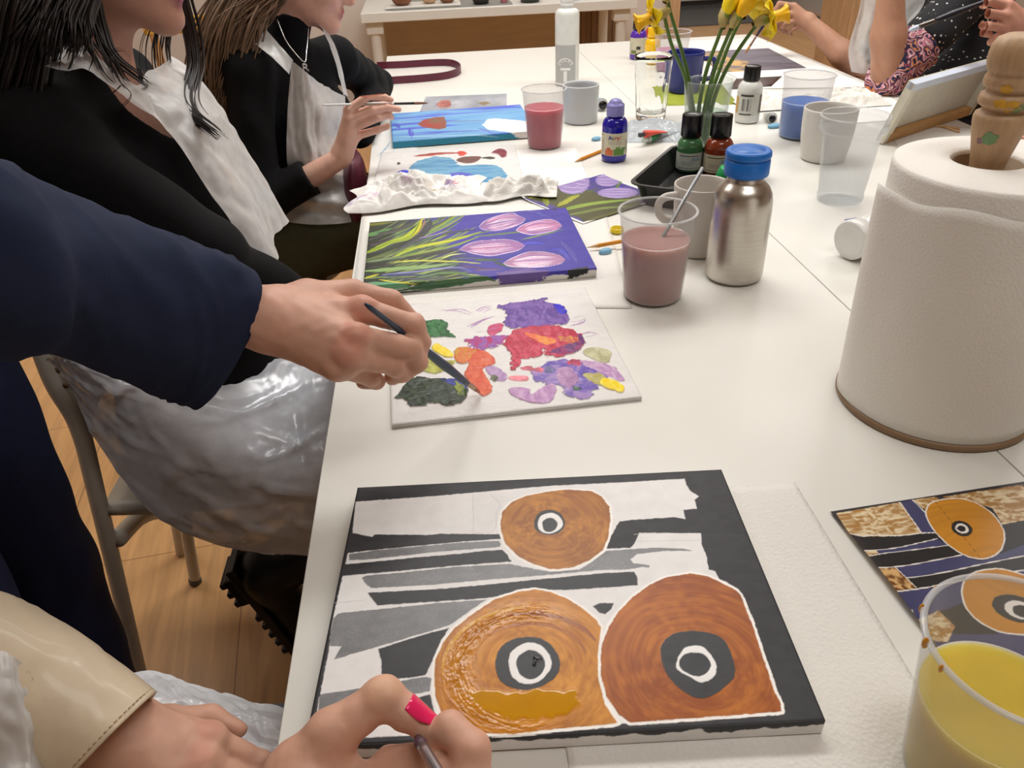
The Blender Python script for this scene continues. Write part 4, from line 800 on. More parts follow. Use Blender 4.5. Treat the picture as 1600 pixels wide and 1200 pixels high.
clear_cup('plastic cup of crimson rinse water beside the blue canvas', pz(851, 229, TZ), .145, .0435, .0585, (.1, W_red), z=TZ+.0016)
clear_cup('plastic cup of bright blue water behind the beige mug', pz(1250, 213, TZ), .152, .055, .0645, (.088, W_blue), z=TZ+.0022)
ycup = clear_cup('plastic cup of yellow water nearest the camera at the corner of the printed sheet', (.3518, .2916), .146, .0443, .0634, (.086, W_yel), z=TZ+.0022)
clear_cup('plastic cup with pink water far back behind the faceted glass', pz(1047, 112, TZ), .134, .048, .066, (.075, W_pink))
# paint drops on the yellow cup's rim
M_och = mat('ochre_paint', (206, 140, 40), .25)
for ang, sz in ((168, .0034), (140, .0028), (186, .0024), (118, .002)):
    ca, sa = math.cos(math.radians(ang)), math.sin(math.radians(ang)); v, f = lathe([(0, -1), (.5, -.85), (.87, -.5), (1, 0), (.87, .5), (.5, .85), (0, 1)], 14)
    part('paint_drop', (v*A3(sz*.62, sz*.62, sz*1.5)+A3(.3518+.0632*ca, .2916+.0632*sa, TZ+.0022+.1425), f), M_och, ycup)
# screw rim beaker, empty
cc = pz(1311, 313, TZ); cc[2] = ZT; t = thing('beaker', 'empty clear plastic beaker with a ridged screw rim, between the mug and the paper roll', 'cup', cc)
prof = [(0, .002), (.042, .002), (.0452, .006), (.046, .012), (.0445, .02), (.047, .04), (.0555, .138), (.0575, .141), (.064, .144), (.0655, .147), (.064, .150), (.0635, .155), (.0652, .158), (.0635, .161), (.064, .166), (.0668, .170), (.0655, .173), (.0635, .172)]
part('wall', lathe(prof+[(r-.001, z+.0008) for r, z in prof[::-1]], 64, cc), thin('frosted_plastic', (246, 247, 248), (250, 250, 250), fog=.09, rough=.2, edge=.3), t)

# stirrer standing in the mauve cup
a = pz(1037, 368, .842); b = pd(1098, 262, np.linalg.norm(a-CAM)-.05)
a2 = a+(a-b)/np.linalg.norm(a-b)*.09; a2[2] = max(a2[2], TZ+.008)
tag(part('paint_stirrer', tube([a2, a, b], .0031, 14), mat('brushed_grey', (150, 150, 150), .35, .6), None), 'grey metal stirrer leaning in the cup of mauve water', 'stirrer')

# ------------------------------------------------------------------ mugs
def mug(label, c, h, rb, rt, m, wall=.0035, bulge=0, handle=None, hh=(.3, .8), inner=None):
    c = (c[0], c[1], ZT); t = thing('mug', label, 'mug', c)
    R = lambda k: rb+(rt-rb)*(k/h)+bulge*math.sin(PI*min(1, k/h))
    o = [(0, .001), (rb-.004, .001), (rb-.001, .002), (R(.006), .006)]+[(R(k), k) for k in np.linspace(.01, h-.003, 16)]+[(R(h)-.0008, h-.0008), (R(h)-wall*.5, h)]
    i = [(R(k)-wall, k) for k in np.linspace(h-.0015, .012, 14)]+[(rb-wall-.006, .006), (0, .006)]
    part('body', lathe(o+i, 64, c), m, t)
    if handle is not None:
        d = A3(math.cos(handle), math.sin(handle), 0); z0, z1 = c[2]+h*hh[0], c[2]+h*hh[1]; C0 = A3(*c)*A3(1, 1, 0)
        r0, r1 = R(h*hh[0])-.002, R(h*hh[1])-.002; e = max(r0, r1)
        P = [C0+d*r1+A3(0, 0, z1), C0+d*(e+.024)+A3(0, 0, z1), C0+d*(e+.036)+A3(0, 0, z1-.008), C0+d*(e+.037)+A3(0, 0, (z0+z1)/2), C0+d*(e+.03)+A3(0, 0, z0+.008), C0+d*(e+.018)+A3(0, 0, z0), C0+d*r0+A3(0, 0, z0)]
        part('handle', tube(catmull(P, 8), .0052, 14, flat=1.4), m, t)
    return t
M_mugb = mat('beige_stoneware', (206, 199, 190), .3, noise=(12, .03)); M_mugg = mat('grey_stoneware', (196, 198, 200), .28, noise=(12, .03)); M_mugn = mat('navy_glaze', (40, 48, 124), .2, noise=(12, .08)); M_mug2 = mat('pale_stoneware', (214, 210, 204), .3, noise=(12, .03))
mug1_c = pz(1088, 392, TZ)
mug('pale beige mug with a squared handle, behind the mauve water cup', mug1_c, .126, .0425, .0495, M_mugb, handle=math.radians(192), hh=(.54, .88))
mug('pale grey straight mug beside the crimson water cup', pz(907, 190, TZ), .103, .048, .0518, M_mugg, wall=.005)
mug('beige tapering mug with a pink lip mark in front of the blue water', pz(1285, 248, TZ), .119, .050, .0605, M_mug2, bulge=.003)
mug('navy blue mug behind the daffodil vase', pz(1068, 143, TZ), .121, .050, .058, M_mugn, handle=math.radians(-8))

# ------------------------------------------------------------------ steel bottle
c = pz(1145, 432, TZ); c[2] = ZT; t = thing('steel_bottle', 'brushed steel drinking bottle with a blue cap', 'bottle', c)
M_steel = mat('brushed_steel', (196, 190, 182), .27, 1.0, noise=(14, .05), stretch=(1, 1, 30), bump=(220, .05), aniso=.3)
M_bluecap = mat('blue_cap', (18, 104, 190), .38, noise=(50, .04), bump=(300, .08))
part('body', lathe([(0, .001), (.040, .001), (.0435, .002), (.0465, .006), (.0475, .012), (.0478, .05), (.0475, .12), (.0468, .135), (.0445, .147), (.0395, .157), (.0335, .163), (.0295, .167), (.0285, .170), (.0285, .182), (0, .182)], 72, c), M_steel, t)
part('cap', lathe([(.0, .176), (.0325, .176), (.0345, .1775), (.0350, .180), (.0348, .2), (.034, .2012), (.0325, .2018), (.0325, .2036), (.0338, .2042), (.0352, .2055), (.0355, .2085), (.0350, .213), (.033, .2155), (.0265, .2165), (.026, .2158), (.0252, .2158), (.0247, .2166), (0, .2166)], 64, c), M_bluecap, t)
d = A3(math.cos(.55), math.sin(.55), 0); part('cap_strap', tube(catmull([c+d*.034+A3(0, 0, .205), c+d*.042+A3(0, 0, .204), c+d*.043+A3(0, 0, .195), c+d*.035+A3(0, 0, .186)], 6), .003, 10, flat=.7), mat('grey_rubber', (92, 90, 88), .6), t)

# ------------------------------------------------------------------ paint bottles
def band(c, r, z0, z1, a0, a1, n=28):
    th = np.linspace(a0, a1, n); v = [(c[0]+rr*math.cos(a), c[1]+rr*math.sin(a), z) for z in (z0, z1) for rr in (r,) for a in th]
    return np.array(v), gridf(n, 2)
def paint_bottle(label, c, r, hb, hs, rc, z0c, z1c, mb_, mc, lab=None, name='paint_bottle', ribs=0, z=ZT, dome=0, labcol=None, deco=None, letters=None):
    c = np.array((c[0], c[1], z)); t = thing(name, label, 'bottle', c)
    sh = [(r*math.cos(a)*.985+(.0)*a if False else rc*.72+(r-rc*.72)*math.cos(a), hb+(hs-hb)*math.sin(a)) for a in np.linspace(0, PI/2, 9)]
    part('body', lathe([(0, .001), (r*.86, .001), (r*.97, .003), (r, .008)]+[(r, k) for k in np.linspace(.012, hb-.002, 4)]+sh+[(rc*.72, z0c+.004), (0, z0c+.004)], 48, c), mb_, t)
    mod = (lambda th, z_: 1+.025*np.cos(36*th)) if not ribs else None
    cp = [(0, z0c), (rc*.98, z0c), (rc, z0c+.002)]
    if ribs:
        for k in range(ribs): zz = z0c+.003+k*.0042; cp += [(rc, zz), (rc*.95, zz+.0018), (rc, zz+.0036)]
    cp += [(rc*.97, z1c-dome-.003), (rc*.92, z1c-dome-.0006)]
    cp += [(rc*.75*math.cos(a), z1c-dome+dome*math.sin(a)) for a in np.linspace(0, PI/2, 6)] if dome else [(rc*.85, z1c), (0, z1c)]
    part('cap', lathe(cp, 72, c, mod=mod), mc, t)
    f = facing(c)
    if lab:
        a0, a1 = lab; lm = mat('label_%d_%d_%d' % (labcol or (206, 200, 176)), labcol or (206, 200, 176), .5, noise=(40, .05))
        L = part('label', band(c, r+.0004, c[2]+a0, c[2]+a1, f-1.45, f+1.45), lm, t)
        for k, (u0, u1, v0, v1, col) in enumerate(deco or []):
            part('label_print', band(c, r+.0007, c[2]+a0+(a1-a0)*v0, c[2]+a0+(a1-a0)*v1, f+u0, f+u1, 10), mat('ink_%d_%d_%d' % col, col, .5), L)
        for (s, size, u0, v0, col) in letters or []:
            v, fc = text_mesh(s, size, True); part('lettering', (on_cyl(v, c, r+.0009, f+u0, c[2]+a0+(a1-a0)*v0), fc), mat('ink_%d_%d_%d' % col, col, .5), L)
    return t
M_cob = mat('cobalt_paint', (28, 20, 150), .12, coat=.4); M_lavcap = mat('lavender_cap', (160, 156, 220), .2, noise=(30, .1), trans=.3)
M_grn = mat('green_paint', (66, 116, 72), .15, coat=.4); M_brnp = mat('burnt_paint', (128, 52, 26), .12, coat=.4); M_bcap = mat('black_cap', (20, 20, 21), .22); M_wht = mat('white_paint_bottle', (220, 220, 214), .25); M_pur = mat('purple_paint', (84, 42, 160), .15, coat=.4); M_redp = mat('red_paint', (206, 30, 34), .15, coat=.4); M_ylp = mat('yellow_paint', (244, 190, 10), .15, coat=.4)
t = paint_bottle('cobalt blue acrylic paint bottle with a lavender cap', pz(959, 250, TZ), .0307, .083, .104, .0215, .107, .146, M_cob, M_lavcap, (.018, .071), ribs=5, dome=.012,
    deco=[(-1.4, -.85, .9, .93, (150, 140, 120)), (-1.3, -.9, .1, .7, (180, 172, 150)), (-.75, -.1, .02, .28, (206, 110, 60)), (-.6, -.3, .28, .36, (190, 70, 40)), (-.05, .85, .02, .3, (96, 136, 60)), (.1, .5, .3, .4, (110, 150, 70)), (.6, 1.0, .24, .36, (90, 130, 80)), (-.5, .75, .62, .635, (170, 160, 140)), (-.5, .6, .57, .585, (170, 160, 140)), (-.5, .75, .52, .535, (170, 160, 140)), (.95, 1.3, .1, .7, (176, 170, 150))])
f0 = facing(pz(959, 250, TZ)); cb_ = pz(959, 250, TZ)
for s, u0, col in (('A', -.34, (40, 40, 130)), ('c', -.1, (70, 110, 60)), ('r', .1, (190, 80, 40)), ('y', .28, (190, 40, 60)), ('l', .46, (214, 120, 40))):
    v, fc = text_mesh(s, .0135, True); part('lettering', (on_cyl(v, cb_, .0319, f0+u0, ZT+.018+.053*.8), fc), mat('ink_%d_%d_%d' % col, col, .5), [o for o in t.children if o.name.startswith('label')][0])
bk = [(-.8, .8, .82, .86, (60, 60, 60)), (-.8, .8, .1, .13, (80, 80, 80)), (-.6, .4, .3, .32, (150, 150, 150)), (-.6, .6, .38, .4, (150, 150, 150)), (-.6, .5, .46, .48, (150, 150, 150)), (.2, .8, .55, .75, (140, 160, 170))]
grn_c = pz(1075, 268, TZ); brn_c = pz(1119, 272, TZ)
paint_bottle('green paint bottle with a black cap standing in the black tray', grn_c, .0295, .054, .076, .0232, .079, .128, M_grn, M_bcap, (.008, .046), z=TZ+.0038, labcol=(190, 196, 186), deco=bk)
paint_bottle('red brown paint bottle with a black cap standing in the black tray', brn_c, .0325, .056, .08, .0232, .083, .131, M_brnp, M_bcap, (.008, .048), z=TZ+.0038, labcol=(196, 186, 160), deco=bk)
paint_bottle('white paint bottle with a black cap right of the vase', pz(1166, 190, TZ), .033, .085, .109, .0215, .111, .147, M_wht, M_bcap, (.022, .082), labcol=(200, 198, 186), deco=[(-.7, .35, .84, .93, (60, 58, 56)), (-.6, .25, .2, .75, (180, 178, 170)), (-.5, -.4, .22, .74, (80, 80, 80)), (-.35, -.3, .22, .74, (80, 80, 80)), (-.1, 0, .22, .74, (90, 90, 90)), (-.7, .3, .04, .1, (70, 66, 64)), (-1.4, -.9, .1, .8, (190, 150, 80)), (.95, 1.4, .1, .9, (90, 84, 80))])
paint_bottle('purple paint bottle with a black cap at the far end of the tables', pz(996, 92, TZ), .031, .08, .103, .022, .105, .14, M_pur, M_bcap, (.02, .078), labcol=(196, 190, 166), deco=[(-.2, .3, .3, .5, (60, 60, 60)), (-.9, -.2, .05, .25, (110, 120, 70))])
paint_bottle('red paint bottle between the purple and the yellow bottles', pz(1009, 87, TZ)+A3(.035, .04, 0), .029, .075, .098, .02, .1, .135, M_redp, M_bcap, (.02, .06), labcol=(206, 200, 176))
paint_bottle('yellow paint bottle beside the pink water cup', pz(1018, 101, TZ), .028, .07, .092, .02, .094, .128, M_ylp, M_ylp, (.015, .05), labcol=(222, 206, 150))
# tall white bottle with grey label
c = pz(886, 132, TZ); c[2] = ZT; t = thing('varnish_bottle', 'tall white bottle with a grey printed label behind the grey mug', 'bottle', c)
part('body', lathe([(0, .001), (.036, .001), (.0395, .004), (.04, .01), (.04, .218), (.0385, .226), (.034, .232), (.024, .2365), (.02, .2385), (0, .2385)], 48, c), M_wht, t)
part('cap', lathe([(0, .237), (.0225, .237), (.0225, .25), (.021, .252), (.022, .254), (.0215, .275), (.012, .278), (.009, .30), (0, .301)], 40, c), mat('white_cap', (230, 229, 224), .3), t)
f = facing(c); lm = mat('grey_label', (178, 178, 176), .4, noise=(40, .03)); L = part('label', band(c, .0404, c[2]+.012, c[2]+.13, f-1.25, f+.75), lm, t); ink = mat('label_white', (236, 236, 232), .5)
th = np.linspace(.35, PI-.35, 22); ring_ = MB(); n = len(th)
for r0, r1 in ((.026, .029),):
    v = np.array([(rr*math.cos(a), rr*math.sin(a), 0) for rr in (r0, r1) for a in th]); part('label_print', (on_cyl(v, c, .0408, f-.15, c[2]+.062), gridf(n, 2)), ink, L)
for s, x, y, rot in (('L', -.021, .008, .9), ('U', -.012, .0165, .45), ('K', .0, .0195, 0), ('A', .012, .0165, -.45), ('S', .021, .008, -.9)):
    v, fc = text_mesh(s, .014, True); v2 = v.copy(); v2[:, 0] = v[:, 0]*math.cos(rot)-v[:, 1]*math.sin(rot)+x; v2[:, 1] = v[:, 0]*math.sin(rot)+v[:, 1]*math.cos(rot)+y
    part('lettering', (on_cyl(v2, c, .0409, f-.15, c[2]+.064), fc), ink, L)
for x0, x1, y0, y1 in ((-.017, .017, .052, .06), (-.006, .006, .016, .05)):
    v = np.array([(x, y-.062, 0) for y in (y0, y1) for x in np.linspace(x0, x1, 9)]); part('label_print', (on_cyl(v, c, .0408, f-.15, c[2]+.062), gridf(9, 2)), ink, L)

# ------------------------------------------------------------------ glasses, vase and daffodils
c = pz(1016, 188, TZ); c[2] = ZT; t = thing('drinking_glass', 'empty faceted drinking glass left of the daffodil vase', 'glass', c)
fl = lambda th, z: 1-.05*np.clip((.112-z)/.012, 0, 1)*np.clip((z-.012)/.01, 0, 1)*np.abs(np.sin(6*th))
o = [(0, .001), (.036, .001), (.0405, .006)]+[(.0415+.0115*k/.174, k) for k in np.linspace(.01, .173, 40)]; i_ = [(.0385+.0125*k/.174, k) for k in np.linspace(.174, .03, 12)]+[(.034, .022), (0, .02)]
M_cut = mat('cut_glass', (250, 252, 251), .02, trans=1.0, ior=1.28, noise=(20, .01)); part('glass_wall', lathe(o+i_, 96, c, mod=lambda th, z: fl(th, z) if True else 1), M_cut, t)
vc = pz(1098, 228, TZ); vc[2] = ZT; t = thing('vase', 'clear glass vase with water holding the daffodils', 'vase', vc)
o = [(0, .001), (.044, .001), (.047, .004)]+[(.0472+.0120*k/.161, k) for k in np.linspace(.008, .16, 14)]; i_ = [(.0452+.0122*k/.161, k) for k in np.linspace(.161, .014, 12)]+[(.042, .011), (0, .0105)]
part('glass_wall', lathe(o+i_, 72, vc), M_glass, t)
part('water', lathe([(0, .0115), (.0415, .0115)]+[(.045+.0122*k/.161, k) for k in np.linspace(.014, .084, 6)]+[(.047, .0845), (0, .0835)], 64, vc), thin('water', (232, 240, 232), (220, 230, 224), fog=.05, rough=.02, edge=.3), t)
M_stem = mat('green_stem', (88, 118, 52), .4, noise=(25, .18), stretch=(4, 4, .6)); M_petal = mat('yellow_petal', (244, 214, 24), .5, noise=(60, .06), sss=.15); M_trump = mat('golden_trumpet', (242, 186, 10), .5, noise=(80, .1), sss=.15); M_sp = mat('papery_spathe', (168, 150, 92), .7, noise=(60, .2)); M_ov = mat('green_ovary', (124, 136, 56), .45, noise=(40, .15))
def petal(c, d, side, L, W, bend):
    F = frame(d); nrm = F[:, 0]*math.cos(side)+F[:, 1]*math.sin(side); tn = np.cross(F[:, 2], nrm)
    def fn(u, v):
        w = W*np.sin(PI*np.clip(v*.94+.03, 0, 1))**.75*(1-.35*v); x = (u-.5)*2*w; a = bend*v
        out = (np.sin(a)/max(bend, 1e-3) if bend > .01 else v)*L; up = (1-np.cos(a))/max(bend, 1e-3)*L
        dd = F[:, 2]; k = [out*(nrm[i]*.94)+(-up*.5+.12*out)*dd[i]+x*tn[i]+(np.abs(u-.5)*2)**2*w*.35*dd[i] for i in range(3)]
        return tuple(c[i]+k[i] for i in range(3))
    return sheet(fn, 9, 12)
def daffodil(label, pts, y_off, d, s, kind):
    c0 = A3(*[0, 0, 0]); P = []
    n = len(pts)
    for k, (px, py) in enumerate(pts): P.append(pyy(px, py, vc[1]+y_off[0]+(y_off[1]-y_off[0])*k/(n-1)))
    t = thing('daffodil', label, 'flower', P[0], 'daffodils in the vase')
    Q = catmull(P, 7); part('stem', tube(Q, np.linspace(.0074, .0052, len(Q)), 12, flat=.72), M_stem, t)
    tip = P[-1]; d = np.array(d, float)/np.linalg.norm(d); F = frame(d)
    part('ovary', tube(catmull([tip-(P[-1]-P[-2])/np.linalg.norm(P[-1]-P[-2])*.006, tip+d*.008, tip+d*.02*s/.03], 5), [.0055]*4+[.0085]*4+[.009, .008, .007], 12) if False else lathe([(0, -.008), (.005, -.006), (.0085, .006), (.0095, .016), (.007, .026), (0, .027)], 16, tip, d), M_ov, t)
    part('spathe', lathe([(.0062, -.012), (.012, .004), (.013, .02), (.007, .036), (.003, .042)], 9, tip-d*.004, F[:, 2]*.9+F[:, 0]*.35), M_sp, t)
    b = tip+d*.024
    if kind == 'open':
        for k in range(6): part('petal', petal(b, d, k*PI/3+.2, s, s*.4, .6), M_petal, t, solid=.0007)
        part('trumpet', lathe([(.009, -.002), (.0125, .012), (.0135, .026), (.0165, .036), (.022, .041), (.0215, .0418), (.0155, .037), (.0125, .026), (.011, .012), (.008, 0)], 40, b, d, mod=lambda th, z: 1+.1*np.sin(9*th)*max(0, (z-.028)/.012)), M_trump, t)
    elif kind == 'droop':
        for k in range(6): part('petal', petal(b, d, k*PI/3+.2, s, s*.40, 1.35), M_petal, t, solid=.0007)
        part('trumpet', lathe([(.009, -.002), (.0125, .012), (.0135, .026), (.0165, .036), (.022, .041), (.0215, .0418), (.0155, .037), (.0125, .026), (.011, .012), (.008, 0)], 40, b, d, mod=lambda th, z: 1+.1*np.sin(9*th)*max(0, (z-.028)/.012)), M_trump, t)
    else:
        part('petal', lathe([(.007, -.006), (.016, .014), (.019, .032), (.015, .052), (.007, .066), (0, .070)], 24, b-d*.006, d, mod=lambda th, z: 1+.12*np.sin(3*th+z*60)), M_petal if kind == 'bud' else M_trump, t)
rt, up = CR, CU
daffodil('daffodil drooping to the left, leftmost in the vase', [(1084, 222), (1079, 172), (1070, 120), (1050, 72), (1040, 34), (1037, 20)], (.005, -.02), -rt*.72-up*.25+CF*.1, .066, 'droop')
daffodil('daffodil on the second stem from the left, mostly above the picture', [(1090, 224), (1083, 170), (1073, 110), (1058, 55), (1046, 14), (1044, -6)], (.012, .0), rt*.35+up*.5-CF*.3, .056, 'open')
daffodil('daffodil bud standing left in the middle cluster', [(1092, 224), (1092, 170), (1104, 110), (1122, 60), (1131, 34)], (.01, .0), up*.9+rt*.28-CF*.3, .04, 'bud')
daffodil('golden daffodil bud standing right in the middle cluster', [(1096, 222), (1102, 165), (1118, 105), (1138, 55), (1147, 36)], (0, -.012), up*.8+rt*.5-CF*.35, .04, 'goldbud')
daffodil('daffodil behind the golden bud, its head above the picture', [(1100, 224), (1106, 165), (1124, 110), (1143, 60), (1163, 20)], (.02, .02), up*.8+rt*.4+CF*.2, .056, 'open')
daffodil('largest yellow daffodil, rightmost, with a petal hanging down', [(1104, 220), (1112, 168), (1130, 118), (1158, 72), (1186, 34)], (.0, -.01), rt*.8+up*.18-CF*.15, .072, 'droop')

# ------------------------------------------------------------------ black tray and what lies in it
FL, BL = pz(985, 286, .79), pz(1060, 222, .79); e1 = BL-FL; e1[2] = 0; Lh = .30; e1 /= np.linalg.norm(e1); e2 = A3(e1[1], -e1[0], 0); Wt = .215
t = thing('plastic_tray', 'black plastic tray holding the green and red brown paint bottles', 'tray', FL+e1*Lh/2+e2*Wt/2-A3(0, 0, FL[2]-ZT))
def rr(k, z, rad=.03):      # rounded rectangle inset by k at height z
    out = []
    for (cx, cy, a0) in ((Lh-k-rad, Wt-k-rad, 0), (k+rad, Wt-k-rad, PI/2), (k+rad, k+rad, PI), (Lh-k-rad, k+rad, 1.5*PI)):
        for a in np.linspace(a0, a0+PI/2, 7): q = FL+e1*(cx+rad*math.cos(a))+e2*(cy+rad*math.sin(a)); out.append((q[0], q[1], z))
    return out
loops = [rr(-.006, .787), rr(-.006, .7895), rr(0, .790), rr(.012, ZT+.012), rr(.017, ZT+.0), None]
loops = [rr(-.006, .7875), rr(-.006, .790), rr(.001, .790), rr(.013, ZT+.008), rr(.018, ZT+.003), rr(.0195, ZT+.0002), rr(.0145, ZT+.005), rr(.002, .7875)]
v = np.array(sum([loops[i] for i in (0, 1, 2, 3, 4)], []) + loops[5]+loops[6]+loops[7]); n = 28; f = []
for a_, b_ in ((0, 1), (1, 2), (2, 3), (3, 4), (5, 6), (6, 7), (7, 0)):
    for j in range(n): f.append((a_*n+j, a_*n+(j+1) % n, b_*n+(j+1) % n, b_*n+j))
f.append(tuple(4*n+j for j in range(n))); f.append(tuple(5*n+j for j in range(n))[::-1])
part('tray_shell', (v, f), M_black, t, smooth='auto')
q = FL+e1*.06+e2*.06; q[2] = ZT+.012
tag(part('foil_scrap', sheet(lambda u, v: (q[0]+u*.055, q[1]-.02+v*.03+u*.01, q[2]+.028*u*(1-v)+.006*np.sin(u*9)), 8, 6, .0008), mat('teal_foil', (60, 150, 150), .3, .3), None), 'small teal scrap in the corner of the black tray', 'scrap')
gl_ = pz(1131, 266, .80); tag(part('small_pot', lathe([(0, 0), (.017, 0), (.018, .002), (.0175, .024), (.015, .027), (0, .028)], 24, gl_-A3(0, 0, .02), A3(.3, -.2, 1)/1.07), mat('bright_green', (40, 160, 90), .35), None), 'bright green pot between the beige mug and the red brown bottle', 'pot')

# ------------------------------------------------------------------ pencils, rubbers, lids, tubes
M_wood = mat('bare_wood', (214, 170, 120), .6, noise=(60, .1)); M_lead = mat('graphite', (48, 46, 46), .4); M_penc = mat('orange_lacquer', (218, 142, 36), .3, noise=(60, .06))
def pencil(label, tip, d, L=.19):
    d = np.array(d, float)/np.linalg.norm(d); t = thing('pencil', label, 'pencil', tip, 'orange pencils'); r = .0038
    part('lead', lathe([(0, 0), (.0009, .005)], 10, tip, d), M_lead, t); part('wood_cone', lathe([(.0009, .005), (r*.98, .022)], 16, tip, d), M_wood, t)
    part('shaft', lathe([(r, .021), (r, L), (0, L)], 6, tip, d), M_penc, t, smooth=False)
a = pz(897, 253, ZT+.004); b = pz(983, 218, ZT+.004); pencil('orange pencil lying behind the cobalt paint bottle', a, b-a)
a = pz(916, 387, ZT+.007); b = pz(972, 377, ZT+.0128); pencil('orange pencil lying left of the mauve water cup on a blue rubber', a, b-a, .16)
M_gum = mat('blue_rubber', (124, 176, 204), .5, noise=(40, .12))
def blob(name, label, cat, c, rad, m, grp=None, rot=0):
    B = Body(np.array(c)-max(rad)*1.6-.004, np.array(c)+max(rad)*1.6+.004, max(rad)/9); R = np.array([[math.cos(rot), -math.sin(rot), 0], [math.sin(rot), math.cos(rot), 0], [0, 0, 1]])
    B.ell(c, rad, R, .002); B.ell(np.array(c)+R@A3(rad[0]*.4, 0, rad[2]*.2), np.array(rad)*.75, R, .003); B.cut((0, 0, ZT), (0, 0, -1)); v, f = B.mesh()
    return tag(fastpart(name, v, f, m), label, cat, grp)
c = pz(945, 393, ZT+.004); blob('eraser', 'blue rubber under the nearer orange pencil', 'eraser', c, (.012, .008, .0058), M_gum, None, .3)
c = pz(931, 217, ZT+.004); blob('eraser', 'pale blue rubber lying behind the cobalt paint bottle', 'eraser', c, (.012, .009, .006), M_gum, None, .2)
c = pz(1209, 197, ZT+.004); blob('eraser', 'blue rubber left of the blue water cup', 'eraser', c, (.018, .012, .007), M_gum, None, .2)
c = pz(964, 363, ZT); tag(part('paint_ring', lathe([(.0, .001), (.0125, .001), (.013, .002), (.0128, .009), (.0118, .0098), (.0108, .009), (.0106, .003), (0, .0028)], 32, c), mat('yellow_lid', (232, 206, 36), .3), None), 'small round yellow lid lying behind the orange pencil', 'lid')
M_alu = mat('tube_white', (206, 208, 206), .35, .2, noise=(20, .05))
def paint_tube(label, cap, end, r, m, mcap, bandm=None, caplen=.016):
    cap, end = np.array(cap), np.array(end); d = (end-cap)/np.linalg.norm(end-cap); L = np.linalg.norm(end-cap); t = thing('paint_tube', label, 'paint tube', cap)
    s = np.cross(d, (0, 0, 1)); s /= np.linalg.norm(s); up_ = np.cross(s, d)
    part('cap', lathe([(0, 0), (r*.62, 0), (r*.66, .002), (r*.62, caplen), (0, caplen)], 24, cap, d), mcap, t)
    def ringq(k): 
        w = r*(1+.25*k); h = r*(1-k*.93); return [(cap+d*(caplen+.004+(L-caplen-.004)*k)+s*w*math.cos(a)+up_*(h*math.sin(a)-(r-h)*.6*k)) for a in np.linspace(0, 2*PI, 25)[:-1]]
    def sk(k0, k1, n=8):
        v = []; f = []
        for k in np.linspace(k0, k1, n): v += ringq(k)
        for i in range(n-1):
            for j in range(24): f.append((i*24+j, i*24+(j+1) % 24, (i+1)*24+(j+1) % 24, (i+1)*24+j))
        f.append(tuple(range(24))[::-1]); f.append(tuple((n-1)*24+j for j in range(24))); return np.array(v), f
    part('shoulder', lathe([(r*.4, caplen-.001), (r, caplen+.004)], 24, cap, d), m, t)
    if bandm: part('tube_body', sk(.32, 1), m, t); part('colour_band', sk(0, .32), bandm, t)
    else: part('tube_body', sk(0, 1), m, t)
paint_tube('white paint tube with a green band inside the clear bag', pz(1006, 219, ZT+.013), pz(1056, 199, ZT+.006), .0125, M_alu, mat('tube_cap_white', (214, 226, 216), .4), mat('tube_green', (48, 150, 84), .35))
paint_tube('red paint tube inside the clear bag', pz(1000, 212, ZT+.030)+A3(0, .004, 0), pz(1041, 203, ZT+.026)+A3(0, .006, .0), .0095, mat('tube_red', (222, 84, 66), .35), mat('tube_cap_grey', (70, 70, 70), .4))
c = pz(943, 165, ZT+.018); paint_tube('paint tube with a blue band and black cap behind the grey mug', c, c+A3(-.02, .12, .0), .019, M_alu, M_bcap, mat('tube_blue', (84, 150, 206), .35), .01)
c = pz(1207, 186, ZT+.014); paint_tube('paint tube with a black cap left of the blue water cup', c, c+A3(.03, .1, 0), .014, M_alu, M_bcap, None, .008)
b0 = pz(1022, 208, ZT)
def bagfn(u, v):
    x = (u-.5)*.19; y = (v-.5)*.2; hgt = .026*np.exp(-((u-.5)**2+(v-.5)**2)*7)+.014*np.abs(fbm(u*5, v*5, 3, 4)-.5)*2+.004
    return (b0[0]+x*.9+y*.25, b0[1]+y*.9-x*.2, b0[2]+.0012+hgt*np.clip(np.minimum(np.minimum(u, 1-u), np.minimum(v, 1-v))*8, 0, 1))
tag(part('plastic_bag', sheet(bagfn, 40, 40), M_bag, None, solid=.0004), 'crumpled clear plastic bag over two paint tubes', 'bag')

# white jar lying behind the paper roll
c = pz(1326, 376, ZT+.036); ax = A3(.93, .36, 0); ax /= np.linalg.norm(ax); t = thing('paint_jar', 'white bottle lying on its side, its round cap peeping out behind the paper roll', 'bottle', c-A3(0, 0, .036))
part('cap', lathe([(0, .003), (.024, .003), (.031, .0), (.0345, .003), (.035, .008), (.0345, .026), (0, .026)], 48, c, ax), mat('white_cap', (230, 229, 224), .3), t); part('body', lathe([(.026, .025), (.028, .03), (.0355, .038), (.0358, .15), (0, .152)], 48, c, ax), M_wht, t)
a = pz(1319, 343, ZT+.0004); tag(part('sticker', (np.array([a, pz(1344, 351, a[2]), pz(1362, 350, a[2]), pz(1362, 336, a[2])]), [(0, 1, 2, 3)]), mat('sticker_blue', (96, 110, 180), .4, noise=(90, .4)), None, solid=.0004, smooth=False), 'small blue and lilac paper triangle beside the lying white bottle', 'sticker')

